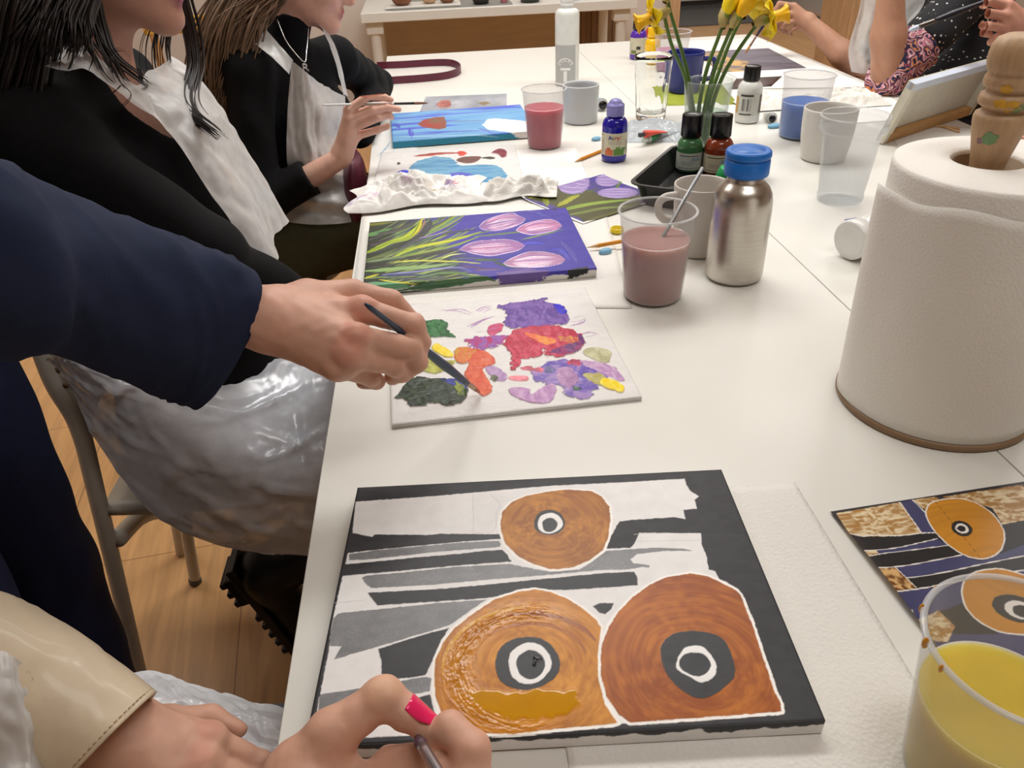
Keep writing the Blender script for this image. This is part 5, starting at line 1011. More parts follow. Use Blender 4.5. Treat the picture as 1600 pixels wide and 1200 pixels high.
# ------------------------------------------------------------------ paper towel roll on its wooden holder
PA = pz(1541, 262, 1.035); rx, ry = PA[0], PA[1]; RX, RY = .6022, .7638
t = thing('roll_holder', 'turned wooden paper towel holder with paint stains, upright in the roll', 'holder', (rx, ry, ZT))
M_turn = mat('turned_wood', (182, 148, 112), .5, noise=(30, .12), stretch=(6, 6, .8), bump=(80, .1))
part('base_plate', lathe([(0, 0), (.113, 0), (.1145, .002), (.1145, .007), (.113, .009), (0, .009)], 64, (RX, RY, ZT)), mat('base_wood', (140, 112, 84), .5), t)
post = [(0, .009), (.017, .009), (.017, .28), (.0172, .297), (.0195, .31), (.0235, .328), (.0262, .342), (.0268, .349), (.0258, .3525), (.0215, .355), (.0205, .357), (.0215, .3595), (.0247, .361), (.0262, .363), (.0264, .3685), (.0255, .3715), (.0222, .374), (.0215, .376), (.0225, .378), (.0252, .380), (.0262, .383), (.0262, .3885), (.0245, .391), (.0243, .3935), (.0265, .397), (.0282, .403), (.0284, .411), (.0272, .419), (.0235, .4255), (.0165, .429), (0, .430)]
part('post', lathe(post, 64, (rx, ry, ZT)), M_turn, t)
def stain(px, py, r, col, name):
    d = _ray(px, py); o = CAM[:2]-A3(rx, ry); rad = .0262; aa = d[:2]@d[:2]; bb = 2*o@d[:2]; q_ = o@o-rad*rad; disc = bb*bb-4*aa*q_
    if disc < 0: return
    hp = CAM+d*((-bb-math.sqrt(disc))/(2*aa)); a0 = math.atan2(hp[1]-ry, hp[0]-rx)
    rn = random.Random(int(px)); v = [(a0, hp[2])]; k = 18
    for i in range(k): rr_ = r*(.75+.5*rn.random()); v.append((a0+rr_*math.cos(2*PI*i/k)/rad, hp[2]+rr_*math.sin(2*PI*i/k)*.8))
    prf = sorted((z_+ZT, r_) for r_, z_ in post if z_ > .28); zs, rs = [p_[0] for p_ in prf], [p_[1] for p_ in prf]
    V = [(rx+(np.interp(z_, zs, rs)+.0005)*math.cos(a_), ry+(np.interp(z_, zs, rs)+.0005)*math.sin(a_), z_) for a_, z_ in v]
    part('paint_stain', (np.array(V), [(0, i+1, (i+1) % k+1) for i in range(k)]), mat(name, col, .6, noise=(90, .3)), t)
stain(1544, 218, .0085, (110, 140, 96), 'stain_green'); stain(1580, 168, .008, (196, 146, 40), 'stain_ochre'); stain(1562, 163, .006, (186, 140, 50), 'stain_ochre'); stain(1572, 141, .0055, (186, 134, 46), 'stain_ochre'); stain(1528, 221, .004, (140, 100, 110), 'stain_mauve'); stain(1594, 172, .006, (96, 116, 80), 'stain_green')
M_tow = mat('paper_towel', (238, 234, 227), .9, noise=(10, .02), bump=(330, .32, 'voronoi', .0011)); M_towtop = mat('paper_towel_edge', (238, 234, 224), .9, noise=(14, .03), bump=(160, .35))
t = thing('paper_towel_roll', 'large white paper towel roll on the right', 'paper roll', (RX, RY, ZT+.0095))
z0 = ZT+.0095; th = np.linspace(0, 2*PI, 97)[:-1]
hc = A3(rx-RX, ry-RY); rh = .0365
def ringl(R, z, cx=0, cy=0, w=0): return np.stack([RX+cx+(R+w*np.sin(3*th+1))*np.cos(th), RY+cy+(R+w*np.sin(3*th+1))*np.sin(th), np.full(96, z)], 1)
H_ = .2945; L_ = [ringl(.1065, z0), ringl(.1085, z0+.003), ringl(.1085, z0+.1), ringl(.1085, z0+.2), ringl(.1085, z0+H_-.006), ringl(.1072, z0+H_-.001), ringl(.104, z0+H_), ringl(.08, z0+H_+.0006, *(hc*.3)), ringl(.055, z0+H_, *(hc*.7)), ringl(rh+.002, z0+H_-.0004, *hc), ringl(rh, z0+H_-.003, *hc), ringl(rh, z0+.1, *hc)]
v = np.concatenate(L_); f = [(i*96+j, i*96+(j+1) % 96, (i+1)*96+(j+1) % 96, (i+1)*96+j) for i in range(len(L_)-1) for j in range(96)]
part('roll', (v, f), [M_tow], t)
part('core', lathe([(rh-.0005, .02), (rh-.0005, H_-.004), (rh-.002, H_-.004), (rh-.002, .02)], 48, (rx, ry, z0)), mat('cardboard', (150, 128, 104), .8), t)
def wrapfn(u, v):          # the loose outer sheet, lower than the roll and standing off on the left
    a = PI*.86+u*2*PI*.97; g = .0028+.0085*np.exp(-((u-.035)/.05)**2)*(.4+.6*v)+.0012*np.sin(u*26+v*3)*v; top = .260+.012*np.sin(u*5+.4)-.022*np.clip((u-.5), 0, 1)+.003*np.sin(u*40)
    R = .1086+g; return (RX+R*np.cos(a), RY+R*np.sin(a), z0+.0004+v*top)
part('loose_sheet', sheet(wrapfn, 140, 24), M_tow, t, solid=.0009)

# ------------------------------------------------------------------ sheets of paper towel and paper on the tables
M_sheet = mat('towel_sheet', (230, 227, 220), .92, noise=(8, .015), bump=(260, .45, 'voronoi', .0012))
def flat(name, label, cat, quad, z, m, wav=.0007, thick=.0006, nu=40, nv=40, grp=None, fold=0, seed=0):
    q = [np.array(k[:2]) for k in quad]
    def fn(u, v):
        x = [(1-u)*(1-v)*q[0][i]+u*(1-v)*q[1][i]+u*v*q[2][i]+(1-u)*v*q[3][i] for i in range(2)]
        w = wav*2*fbm(u*7, v*7, 3, seed)
        if fold: w = w+fold*(np.exp(-((v-.5)/.012)**2)+np.exp(-((u-.5)/.012)**2))
        return x[0], x[1], z+w
    return tag(part(name, sheet(fn, nu, nv, thick), m, None), label, cat, grp)
flat('paper_towel_sheet', 'white embossed paper towel under the right side of the disc painting', 'paper towel', [(.06, .12), (.352, .10), (.366, .632), (.06, .645)], TZ+.0008, M_sheet, .0004, .0004, fold=.0007)
flat('paper_towel_sheet', 'white paper towel under the tulip painting and the mauve water cup', 'paper towel', [(-.163, 1.165), (.288, 1.075), (.345, 1.57), (-.165, 1.62)], TZ+.0008, M_sheet, .0005, .0004, seed=3)
flat('paper_sheet', 'white paper under the crimson water cup', 'paper', [(.19, 1.66), (.34, 1.66), (.36, 1.98), (.2, 2.0)], TZ+.0007, M_paper, .0004, .0003, seed=4)
flat('paper_sheet', 'white paper at the far right corner of the tables under the dark mauve painting', 'paper', [(1.04, 2.5), (1.39, 2.42), (1.40, 3.42), (1.02, 3.46)], TZ+.0012, M_paper, .0006, .0004, seed=5)
flat('paper_sheet', 'white paper under the two wooden sticks beside the tilted canvas', 'paper', [(1.06, 1.60), (1.33, 1.46), (1.39, 1.93), (1.2, 2.0)], TZ+.0009, M_paper, .0005, .0004, seed=6)
flat('paper_sheet', 'white paper between the blue water cup and the woman with polka dots', 'paper', [(.98, 2.02), (1.36, 2.05), (1.38, 2.40), (1.05, 2.46)], TZ+.0009, M_paper, .0008, .0004, seed=7)
flat('green_mat', 'flat olive green mat under the navy mug', 'mat', [(.70, 2.36), (.915, 2.32), (.96, 2.6), (.73, 2.64)], TZ+.0004, mat('olive_mat', (150, 160, 44), .7), 0, .0003, 6, 6)
flat('postcard', 'small dark red brown picture behind the white paint bottle', 'picture', [pz(1140, 140, TZ), pz(1205, 136, TZ), pz(1222, 120, TZ), pz(1150, 124, TZ)], TZ+.0024, mat('dark_picture', (70, 52, 50), .4, noise=(30, .5)), 0, .0004, 6, 6)
a = pz(1127, 184, TZ); t = thing('notepad', 'white pad with an orange edge behind the vase', 'notepad', (a[0], a[1]+.06, ZT)); part('cover', box((a[0]-.05, a[1]+.004, ZT), (a[0]+.035, a[1]+.14, ZT+.009)), M_paper, t, smooth=False, bevel=.001); part('edge', box((a[0]-.05, a[1], ZT), (a[0]+.035, a[1]+.004, ZT+.009)), mat('orange_edge', (206, 120, 40), .5), t, smooth=False)
# girl's paint smeared paper at the table edge
A_ = A3(-.164, 1.80, TZ+.0006); p = Pic(A_, A3(1, .02, 0), A3(-.02, 1, 0), .12, .5, .0025, (226, 224, 220), rough=.8)
for i, P in enumerate(([(.02, .22), (.04, .3), (.05, .36)], [(.05, .2), (.06, .27)], [(.07, .3), (.09, .33)], [(.03, .15), (.07, .17), (.1, .16)])): p.stroke(P, .004, (96, 160, 196) if i < 3 else (120, 110, 110), local=True, dry=.3, seed=i)
o = p.mesh('paper_sheet', M_print, None, relief=lambda u, v: .0016*fbm(u*30, v*12, 3, 4)); tag(o, 'white paper with blue brush scribbles at the table edge by the blue canvas', 'paper')

# crumpled tissue with paint on it
cx, cy = -.045, 1.668; u, v = np.meshgrid(np.linspace(0, 1, 150), np.linspace(0, 1, 90)); W_, D_ = .30, .15
env = np.clip(np.minimum(np.minimum(u, 1-u)*5, np.minimum(v, 1-v)*3.6), 0, 1)**.7*(.62+.5*np.exp(-((u-.42)/.2)**2)); wx = u*5+.9*fbm(u*4, v*3, 2, 1); wy = v*3+.9*fbm(u*4, v*3, 2, 2)
rid = 1-np.abs(fbm(wx, wy, 4, 5)-.5)*4; hgt = env*(.010+.030*np.clip(rid, -.2, 1)+.012*fbm(u*14, v*9, 3, 6)); P = np.stack([cx+(u-.5)*W_*(1+.08*np.sin(v*7)), cy+(v-.5)*D_*(1+.15*np.sin(u*9))+u*.02, ZT+.0066+np.maximum(hgt, .0004)], -1)
col = np.empty(u.shape+(3,)); col[:] = lin((236, 233, 228))
for (a, b, r_, c_) in ((.16, .38, .10, (190, 150, 186)), (.37, .52, .05, (96, 110, 60)), (.44, .45, .08, (140, 80, 130)), (.60, .44, .05, (170, 140, 70)), (.74, .40, .09, (120, 70, 150)), (.78, .55, .06, (200, 120, 130)), (.30, .66, .05, (150, 160, 120)), (.05, .3, .06, (170, 150, 200))):
    k = np.clip(1.2-np.hypot((u-a)*1.0, (v-b)*.6)/r_+1.2*(fbm(u*22, v*16, 3, int(r_*100))-.5), 0, 1)*np.clip(fbm(u*30, v*22, 2, 9)*3-.8, 0, 1)*.85; col = col*(1-k[..., None])+lin(c_)*k[..., None]
M_tis = mat('crumpled_tissue', vcol=True, rough=.9, noise=(40, .02), bump=(120, .3)); i = np.arange(90*150).reshape(90, 150)
tag(fastpart('crumpled_tissue', P.reshape(-1, 3), np.stack([i[:-1, :-1], i[:-1, 1:], i[1:, 1:], i[1:, :-1]], -1).reshape(-1, 4), M_tis, None, col.reshape(-1, 3)), 'crumpled white tissue with purple and green paint marks above the tulip painting', 'tissue')
a = A3(.175, 1.655, ZT); rg = lambda u, v, sd: 1-np.abs(fbm(u*3.2+.7*fbm(u*3, v*3, 2, sd+2), v*2.6, 3, sd)-.5)*5
tag(part('folded_tissue', sheet(lambda u, v: (a[0]+(u-.5)*.17+(v-.5)*.02, a[1]+(v-.5)*.085*(1+.25*np.sin(u*8)), a[2]+.0066+np.clip(np.minimum(np.minimum(u, 1-u)*6, np.minimum(v, 1-v)*4), 0, 1)*(.006+.030*np.clip(rg(u, v, 21), 0, 1)*(1-.45*np.exp(-((u-.45)/.08)**2)))), 70, 44), M_sheet, None, solid=.0008), 'white folded tissue standing up between the palette with blue paint and the tulip print', 'tissue')
for nm, lb, c, s, sd in (('crumpled_tissue', 'crumpled white tissue behind the white paint bottle', (.985, 2.28), .1, 11), ('crumpled_tissue', 'crumpled white tissue right of the blue water cup', (1.22, 2.27), .13, 14)):
    tag(part(nm, sheet(lambda u, v: (c[0]+(u-.5)*s*1.6, c[1]+(v-.5)*s*1.3, ZT+.0032+np.clip(np.minimum(np.minimum(u, 1-u), np.minimum(v, 1-v))*6, 0, 1)*(.006+.022*s/.12*np.clip(1-np.abs(fbm(u*4, v*4, 4, sd)-.5)*5, -.1, 1))), 60, 50), M_sheet, None), lb, 'tissue')

# tilted small canvas seen from behind
Bc = A3(1.101, 1.834, TZ+.0035); u_ = A3(.8676, .4973, 0); Tc = A3(1.1256, 1.7911, .893); w_ = Tc-Bc; Hc = np.linalg.norm(w_); w_ /= Hc; n_ = np.cross(u_, w_); Wc = .42
t = thing('canvas_on_stretcher', 'small canvas tilted upright and seen from behind, its wooden bar along the bottom', 'canvas', Bc+u_*Wc/2)
M_cv = mat('raw_canvas', (214, 208, 190), .85, noise=(30, .04), bump=(500, .2)); M_edge = mat('pale_blue_edge', (206, 214, 228), .7, noise=(20, .05))
part('canvas_face', obox(Bc+u_*Wc/2+w_*Hc/2-n_*.0135, u_, w_, n_, Wc, Hc, .003), M_cv, t, smooth=False)
part('top_bar', obox(Bc+u_*Wc/2+w_*(Hc-.009)-n_*.003, u_, w_, n_, Wc, .018, .018), M_edge, t, smooth=False, bevel=.001)
part('side_bar', obox(Bc+u_*.011+w_*Hc/2-n_*.0032, u_, w_, n_, .022, Hc-.001, .0175), M_cv, t, smooth=False, bevel=.001); part('side_bar', obox(Bc+u_*(Wc-.011)+w_*Hc/2-n_*.0032, u_, w_, n_, .022, Hc-.001, .0175), M_cv, t, smooth=False, bevel=.001)
part('wooden_bar', obox(Bc+u_*Wc/2+w_*.0125-n_*.002, u_, w_, n_, Wc-.03, .024, .016), mat('pine_bar', (190, 144, 88), .5, noise=(12, .15), stretch=(2, 2, 12)), t, smooth=False, bevel=.001)
for k, (p0, p1) in enumerate((((1466, 195), (1500, 201)), ((1476, 193), (1499, 206)))):
    tag(part('wooden_stick', tube([pz(*p0, ZT+.004)+A3(-.03, .01, 0), pz(*p1, ZT+.004)], .0028, 10), M_wood, None), ['upper of two thin wooden sticks beside the tilted canvas', 'lower of two thin wooden sticks beside the tilted canvas'][k], 'stick', None)

# burgundy strap looped on the far left of the table
M_burg = mat('burgundy_leather', (92, 34, 52), .4, noise=(30, .1))
P = [pz(*q, TZ) for q in ((590, 108), (630, 106.5), (670, 104), (700, 103.5), (714, 107), (720, 113), (714, 119), (695, 124.5), (660, 128.5), (625, 131), (596, 133))]; Q = catmull(P, 6); n = len(Q); T_ = np.gradient(Q, axis=0); S_ = np.stack([-T_[:, 1], T_[:, 0], 0*T_[:, 0]], 1); S_ /= np.linalg.norm(S_, axis=1)[:, None]
v = np.concatenate([Q+S_*o+A3(0, 0, z) for o, z in ((-.0017, .001), (.0017, .001), (.0017, .026), (-.0017, .026))]); f = [(a*n+i, a*n+i+1, ((a+1) % 4)*n+i+1, ((a+1) % 4)*n+i) for a in range(4) for i in range(n-1)]
tag(part('bag_strap', (v, f), M_burg, None, smooth='auto'), 'burgundy leather strap looped on the far left end of the table', 'strap')
# ================================================================== people
M_skin = mat('skin', vcol=True, rough=.5, noise=(60, .035), bump=(260, .12, 'noise', .0012), sss=.12)
M_navy = mat('navy_wool', (32, 40, 64), .85, noise=(50, .08), bump=(500, .2), spec=.25); M_blk = mat('black_knit', (13, 13, 15), .9, noise=(60, .1), bump=(240, .3), spec=.25)
M_jean = mat('dark_denim', (26, 38, 76), .8, noise=(140, .12), bump=(500, .2)); M_olive = mat('olive_cloth', (66, 62, 38), .85, noise=(60, .1)); M_grey = mat('grey_trouser', (86, 88, 94), .85, noise=(60, .1))
M_leath = mat('cream_leather', (214, 196, 168), .42, noise=(16, .04), bump=(40, .18, 'noise', .004), coat=.1); M_boot = mat('black_boot', (16, 16, 17), .45, noise=(60, .15)); M_lilac = mat('grey_lilac_cloth', (128, 124, 136), .85, noise=(50, .08))
M_apr = thin('apron_film', (236, 238, 240), (226, 230, 238), fog=.93, rough=.24, edge=.1, bump=(22, .12)); M_apr2 = thin('apron_film_far', (240, 240, 240), (230, 229, 227), fog=.66, rough=.35, edge=.2, bump=(50, .3))
M_hairD = mat('dark_hair', (34, 26, 24), .38, noise=(40, .25)); M_hairB = mat('brown_hair', (120, 94, 72), .45, noise=(30, .3)); M_nail = mat('pink_nail', (232, 30, 96), .15, coat=.5); M_nailn = mat('bare_nail', (222, 168, 148), .3)
def skin_cols(v, base, spots=(), seed=0):
    c = np.empty((len(v), 3)); c[:] = lin(base); n = fbm(v[:, 0]*70+v[:, 2]*30, v[:, 1]*70-v[:, 2]*40, 3, seed)[:, None]
    c *= .9+.2*n; red = np.clip((fbm(v[:, 0]*28+v[:, 2]*20, v[:, 1]*28, 2, seed+5)[:, None]-.45)*2, 0, 1)*.3; c = c*(1-red)+c*np.array([1.02, .91, .88])*red
    for (p, r, col, k) in spots:
        d = np.linalg.norm(v-np.asarray(p), axis=1); a = np.clip((1-d/r)*2.2, 0, 1)[:, None]*k*(.6 if col[1] > 100 else 1); c = c*(1-a)+lin(col)*a
    return c
def skin(parent, Bs, base, spots=(), sm=1, name='body'):
    V, F = [], []; n = 0
    for B in Bs:
        v, f = B.mesh(); V.append(v); F.append(f+n); n += len(v)
    v, f = np.concatenate(V), np.concatenate(F)
    return fastpart(name, v, f, M_skin, parent, skin_cols(v, base, spots), smooth_it=sm)
def cloth(parent, name, B, m, sm=1):
    v, f = B.mesh(); return fastpart(name, v, f, m, parent, smooth_it=sm)
def head(B, c, fwd, up):
    f = np.array(fwd, float); f /= np.linalg.norm(f); u = np.array(up, float); u -= f*(f@u); u /= np.linalg.norm(u); s = np.cross(f, u); M = np.stack([s, f, u], 1)
    P = lambda a, b, h: np.asarray(c)+s*a+f*b+u*h
    B.ell(P(0, -.012, .022), (.076, .096, .094), M, .02); B.ell(P(0, .022, -.03), (.062, .068, .082), M, .03)
    for k in (-1, 1):
        B.cone(P(.05*k, -.005, -.05), P(.012*k, .072, -.098), .022, .0155, .025); B.ell(P(.038*k, .052, -.028), (.022, .022, .022), M, .03)
        B.ell(P(.031*k, .083, .012), (.019, .016, .011), M, .012, sub=True); B.cone(P(.012*k, .086, .028), P(.045*k, .070, .026), .009, .007, .012); B.ell(P(.031*k, .071, .012), (.0135, .0125, .0125), M, .006)
        B.ell(P(.0095*k, .096, -.036), (.0085, .0105, .008), M, .006); B.ell(P(.077*k, -.008, -.004), (.008, .018, .03), M, .006)
    B.cone(P(0, .088, .016), P(0, .106, -.028), .0085, .0105, .012); B.ell(P(0, .107, -.031), (.0095, .010, .009), M, .008)
    B.ell(P(0, .071, -.098), (.018, .017, .014), M, .02)
    B.ell(P(0, .0865, -.0585), (.0235, .0105, .0062), M, .006); B.ell(P(0, .0855, -.0705), (.0205, .011, .0072), M, .006); B.ell(P(0, .099, -.0643), (.02, .006, .0018), M, .003, sub=True)
    return P, M
def eyes(parent, P, M):
    for k in (-1, 1):
        o = part('eye', lathe([(0, -.011)]+[(.0115*math.cos(a), .0115*math.sin(a)) for a in np.linspace(-1.5, 1.5, 12)]+[(0, .0115)], 20, P(.031*k, .0745, .012), M[:, 1]), mat('eye_white', (232, 228, 222), .15), parent)
        part('iris', lathe([(.0055, .0101), (.0045, .0108), (0, .0119)], 20, P(.031*k, .0745, .012), M[:, 1]), mat('brown_iris', (54, 34, 22), .1), o)
def strands(guides, n, spread, r, seed=0, wave=0, m=5):
    """hair: many thin tapering locks laid along guide curves; guides: list of point lists"""
    rn = np.random.RandomState(seed); mb = MB(); G = [catmull(g, 7) for g in guides]
    for k in range(n):
        a = rn.randint(len(G)); g = G[a]; L = len(g); off = rn.normal(0, 1, 3)*spread; ph = rn.rand()*6.28; e = int(L*(.72+.28*rn.rand()))
        t = np.linspace(0, 1, L)[:e, None]; p = g[:e]+off*(.35+.65*t)+rn.normal(0, 1, 3)*spread*.5*t*t
        if wave: p = p+wave*t*np.stack([np.sin(t[:, 0]*14+ph), np.cos(t[:, 0]*11+ph), 0*t[:, 0]], 1)
        rr_ = r*(.6+.8*rn.rand())*np.clip(1.25-1.1*np.linspace(0, 1, e)**2, .12, 1); mb.add(*tube(p, rr_, m))
    return mb
def loft(rings, seg=40, n=6, wr=0, seed=0, caps=(True, True), inner=0):
    """rings: (centre, axis a, axis b)"""
    C_, A_, B_ = [catmull([r[i] for r in rings], n) for i in range(3)]; th = np.linspace(0, 2*PI, seg+1)[:-1]; V = []; N = len(C_)
    for i in range(N):
        k = 1+(wr*((fbm(i*.07+np.cos(th)*1.5, np.sin(th)*1.5+i*.10, 3, seed)-.5)*2.2+.5*np.clip(1-np.abs(fbm(i*.16+th*0+np.cos(th)*1.1, np.sin(th)*1.6-i*.09, 2, seed+4)-.5)*9, 0, 1)) if wr else 0); k = np.broadcast_to(k, th.shape)
        V.append(C_[i]+(np.cos(th)*k)[:, None]*A_[i]+(np.sin(th)*k)[:, None]*B_[i])
    if inner:
        for s_, b in ((1, 0), (.93, 0), (.9, 1), (.88, 4)):
            i = N-1-b; V.append(C_[i]+(V[N-1-b]-C_[i])*(.965 if s_ == 1 else s_)); 
    M_ = len(V); f = [(i*seg+j, i*seg+(j+1) % seg, (i+1)*seg+(j+1) % seg, (i+1)*seg+j) for i in range(M_-1) for j in range(seg)]
    f.append(tuple(range(seg))[::-1]); f.append(tuple((M_-1)*seg+j for j in range(seg)))
    return np.concatenate(V), f
def grid_sheet(P, nu=60, nv=50, disp=None):
    """smooth surface through a grid of control points P[row][col]"""
    P = np.array(P, float); R = np.stack([catmull(r, 12) for r in P]); C_ = np.stack([catmull(R[:, j], 12) for j in range(R.shape[1])], 1)
    nvv, nuu = C_.shape[:2]; du = np.gradient(C_, axis=1); dv = np.gradient(C_, axis=0); N = np.cross(du, dv); N /= np.linalg.norm(N, axis=2)[..., None]+1e-9
    if disp is not None:
        v, u = np.mgrid[0:1:nvv*1j, 0:1:nuu*1j]; C_ = C_+N*disp(u, v)[..., None]
    return C_.reshape(-1, 3), gridf(nuu, nvv)
def creases(lines, amp=.006, w=.018, base=.003, f=(9, 7), seed=0, ridge=0):
    def d(u, v):
        z = base*(1-np.abs(fbm(u*f[0], v*f[1], 3, seed)-.5)*4)
        if ridge:
            a_ = u*.8+v*.6; b_ = v*.8-u*.6; q1 = fbm(a_*5, b_*13, 2, seed+11); q2 = fbm(a_*12+3, b_*5, 2, seed+17); z = z+ridge*(np.clip(1-np.abs(q1-.5)*13, 0, 1)**2+.8*np.clip(1-np.abs(q2-.5)*13, 0, 1)**2)
        for (u0, v0, u1, v1, a) in lines:
            dx, dy = u1-u0, v1-v0; l2 = dx*dx+dy*dy; t = np.clip(((u-u0)*dx+(v-v0)*dy)/l2, 0, 1); wob = .02*(fbm(t*6, t*0, 2, seed+3)-.5)
            q = np.hypot(u-u0-t*dx+wob, v-v0-t*dy-wob); z = z+a*amp*np.exp(-(q/w)**2)*np.sin(PI*np.clip(t*.9+.05, 0, 1))
        return z
    return d
def brush(label, tip, butt, r=.0036, cols=((30, 52, 74), (150, 150, 150), (150, 120, 90)), tipl=.022, fer=.035, flat=1.0, wet=None, black_end=False):
    tip, butt = np.array(tip), np.array(butt); d = butt-tip; L = np.linalg.norm(d); d /= L; t = thing('paintbrush', label, 'paintbrush', tip)
    P = lambda k: tip+d*k
    n = 12; part('bristles', tube([P(k) for k in np.linspace(0, tipl+.002, n)], np.interp(np.linspace(0, 1, n), [0, .25, .7, 1], [.0006, r*.75, r*1.05, r*.92]), 14, flat=flat), mat('bristle_%d_%d_%d' % (wet or cols[2]), wet or cols[2], .4, noise=(300, .2)), t)
    part('ferrule', tube([P(k) for k in np.linspace(tipl, tipl+fer, 8)], np.interp(np.linspace(0, 1, 8), [0, .5, 1], [r*.95, r*.95, r*.85]), 16, flat=(flat+1)/2), mat('ferrule_%d_%d_%d' % cols[1], cols[1], .25, .9), t)
    part('handle', tube([P(k) for k in np.linspace(tipl+fer-.001, L, 30)], r*np.interp(np.linspace(0, 1, 30), [0, .12, .25, .55, .97, 1], [.85, 1.1, 1.35, .95, .62, .3]), 16), mat('handle_%d_%d_%d' % cols[0], cols[0], .3), t)
    return t

# ------------------------------------------------------------------ standing person in the navy jacket, reaching in with a brush
def standing():
    t = thing('person', 'standing person in a navy jacket and dark jeans reaching in with a paintbrush', 'person', (-.66, .8, 0))
    Z = lambda px, py, z: pz(px, py, z)
    B = Body((-.45, .45, .82), (.08, .98, 1.04), .0021)
    W = Z(425, 498, .94); fa = pyy(285, 478, .745)
    J = dict(i=[(566, 484, .938), (646, 508, .915), (658, 535, .893), (655, 556, .878)], m=[(556, 528, .928), (640, 544, .897), (653, 566, .876), (640, 578, .866)], r=[(543, 556, .915), (616, 570, .882), (629, 583, .866), (612, 590, .856)], p=[(524, 574, .902), (578, 588, .872), (588, 596, .86), (566, 597, .852)], t=[(478, 468, .942), (550, 456, .938), (612, 470, .925), (640, 494, .905)])
    q = {k: [Z(*p) for p in v] for k, v in J.items()}
    nrm = np.cross(q['i'][0]-W, q['p'][0]-W); nrm /= np.linalg.norm(nrm)
    dn = nrm if nrm[2] < 0 else -nrm
    B.cone(fa, W, .040, .030, .02, flat=(dn, .8)); B.ell(W, (.031, .036, .026), None, .02)
    for k, r0, r1 in (('i', .026, .0145), ('m', .026, .0145), ('r', .025, .0138), ('p', .024, .013)): B.cone(W+dn*.004, q[k][0]+dn*.004, r0, r1, .016)
    B.cone(W+dn*.012, (q['m'][0]+q['r'][0])/2+dn*.012, .022, .017, .02); B.ell((q['i'][0]+W)/2+dn*.012, (.03, .03, .02), None, .02)
    for k, r in (('i', .0122), ('m', .0125), ('r', .0118), ('p', .0105)):
        P = q[k]; B.cone(P[0], P[1], r*1.12, r*.98, .005); B.cone(P[1], P[2], r*.98, r*.86, .004); B.cone(P[2], P[3], r*.86, r*.74, .004); B.ell(P[0]-dn*.003, (r*1.12,)*3, None, .008); B.ell(P[1], (r*1.04,)*3, None, .004)
    P = q['t']; B.cone(W, P[0], .024, .02, .015); B.cone(P[0], P[1], .0195, .0138, .012); B.cone(P[1], P[2], .0135, .0122, .006); B.cone(P[2], P[3], .0122, .0092, .005)
    B.wrinkle(.00035, 180, 2)
    # torso, neck, head, legs: hidden by the clothes
    T = Body((-1.05, .35, .0), (-.3, 1.1, 1.75), .011); hp = A3(-.68, .80, .9); ch = A3(-.73, .69, 1.24); hd = A3(-.64, .72, 1.6)
    T.cone(hp, ch, .125, .125, .03, flat=((1, .2, 0), .75)); T.cone(ch, A3(-.70, .70, 1.42), .08, .05, .04); P_, M_ = head(T, hd, (.85, .1, -.5), (.5, .05, .85))
    sh = A3(-.66, .53, 1.30); T.cone(ch+A3(0, -.05, .06), sh, .06, .055, .03); el_ = pyy(40, 420, .655); T.cone(sh, el_, .05, .042, .02); T.cone(el_, fa, .042, .036, .02)
    for y in (.70, .89): T.cone((-.66, y, .88), (-.655, y+.01, .48), .08, .058, .03); T.cone((-.655, y+.01, .48), (-.665, y, .09), .055, .04, .02)
    T.cone(ch+A3(0, .05, .06), (-.78, .88, 1.28), .06, .05, .03); T.cone((-.78, .88, 1.28), (-.76, .96, 1.02), .048, .042, .02)
    skin(t, [T, B], (208, 160, 138), [(q[k][0]-dn*.012, .02, (206, 112, 96), .5) for k in 'imr']+[(q[k][1], .014, (208, 122, 106), .35) for k in 'imrp'])
    # nails on thumb and index
    # jacket body
    Jk = Body((-1.1, .4, .72), (-.35, 1.15, 1.52), .009)
    Jk.cone(hp+A3(0, 0, -.1), ch, .158, .150, .03, flat=((1, .2, 0), .78)); Jk.cone(ch+A3(.01, 0, .05), A3(-.70, .70, 1.40), .12, .075, .05); Jk.cone(ch+A3(0, -.04, .06), sh, .085, .078, .04); Jk.cone(ch+A3(0, .05, .06), (-.78, .88, 1.28), .085, .075, .04); Jk.cone((-.78, .88, 1.28), (-.76, .96, 1.02), .07, .062, .02); Jk.cone((-.76, .96, 1.02), (-.66, .98, .86), .062, .055, .02)
    Jk.ell((-.69, .71, 1.47), (.062, .062, .09), None, .01, sub=True); Jk.cut((0, 0, .80), A3(.25, -.1, -1)); Jk.cut((-.5, .8, .80), A3(.12, -.1, -1)); Jk.wrinkle(.003, 26, 1, (1, 1, .7)); cloth(t, 'jacket', Jk, M_navy, 2)
    # the near sleeve with its wide cuff
    def ring(a, b, depth): 
        A_, B_ = Z(*a), Z(*b); c = (A_+B_)/2; va = (A_-B_)/2; return c, va, depth
    R = []; raw = [((-40, 236), (-110, 530), .60, .08), ((70, 290), (40, 532), .655, .078), ((190, 346), (140, 560), .692, .074), ((300, 388), (222, 596), .722, .066), ((360, 413), (258, 614), .737, .06), ((407, 437), (286, 621), .748, .055)]
    cs = [(pyy(*a, y)+pyy(*b, y))/2 for a, b, y, _ in raw]
    for i, (a, b, y, dp) in enumerate(raw):
        ax = cs[min(i+1, len(cs)-1)]-cs[max(i-1, 0)]; va = (pyy(*a, y)-pyy(*b, y))/2; vb = np.cross(ax, va); vb = vb/np.linalg.norm(vb)*dp; R.append((cs[i], va, vb))
    R = [(sh+A3(-.02, .0, 0), A3(.05, .0, .08), A3(0, -.08, .02)), (sh*.5+R[0][0]*.5, A3(.05, .01, .085), A3(.0, -.082, .0))]+R
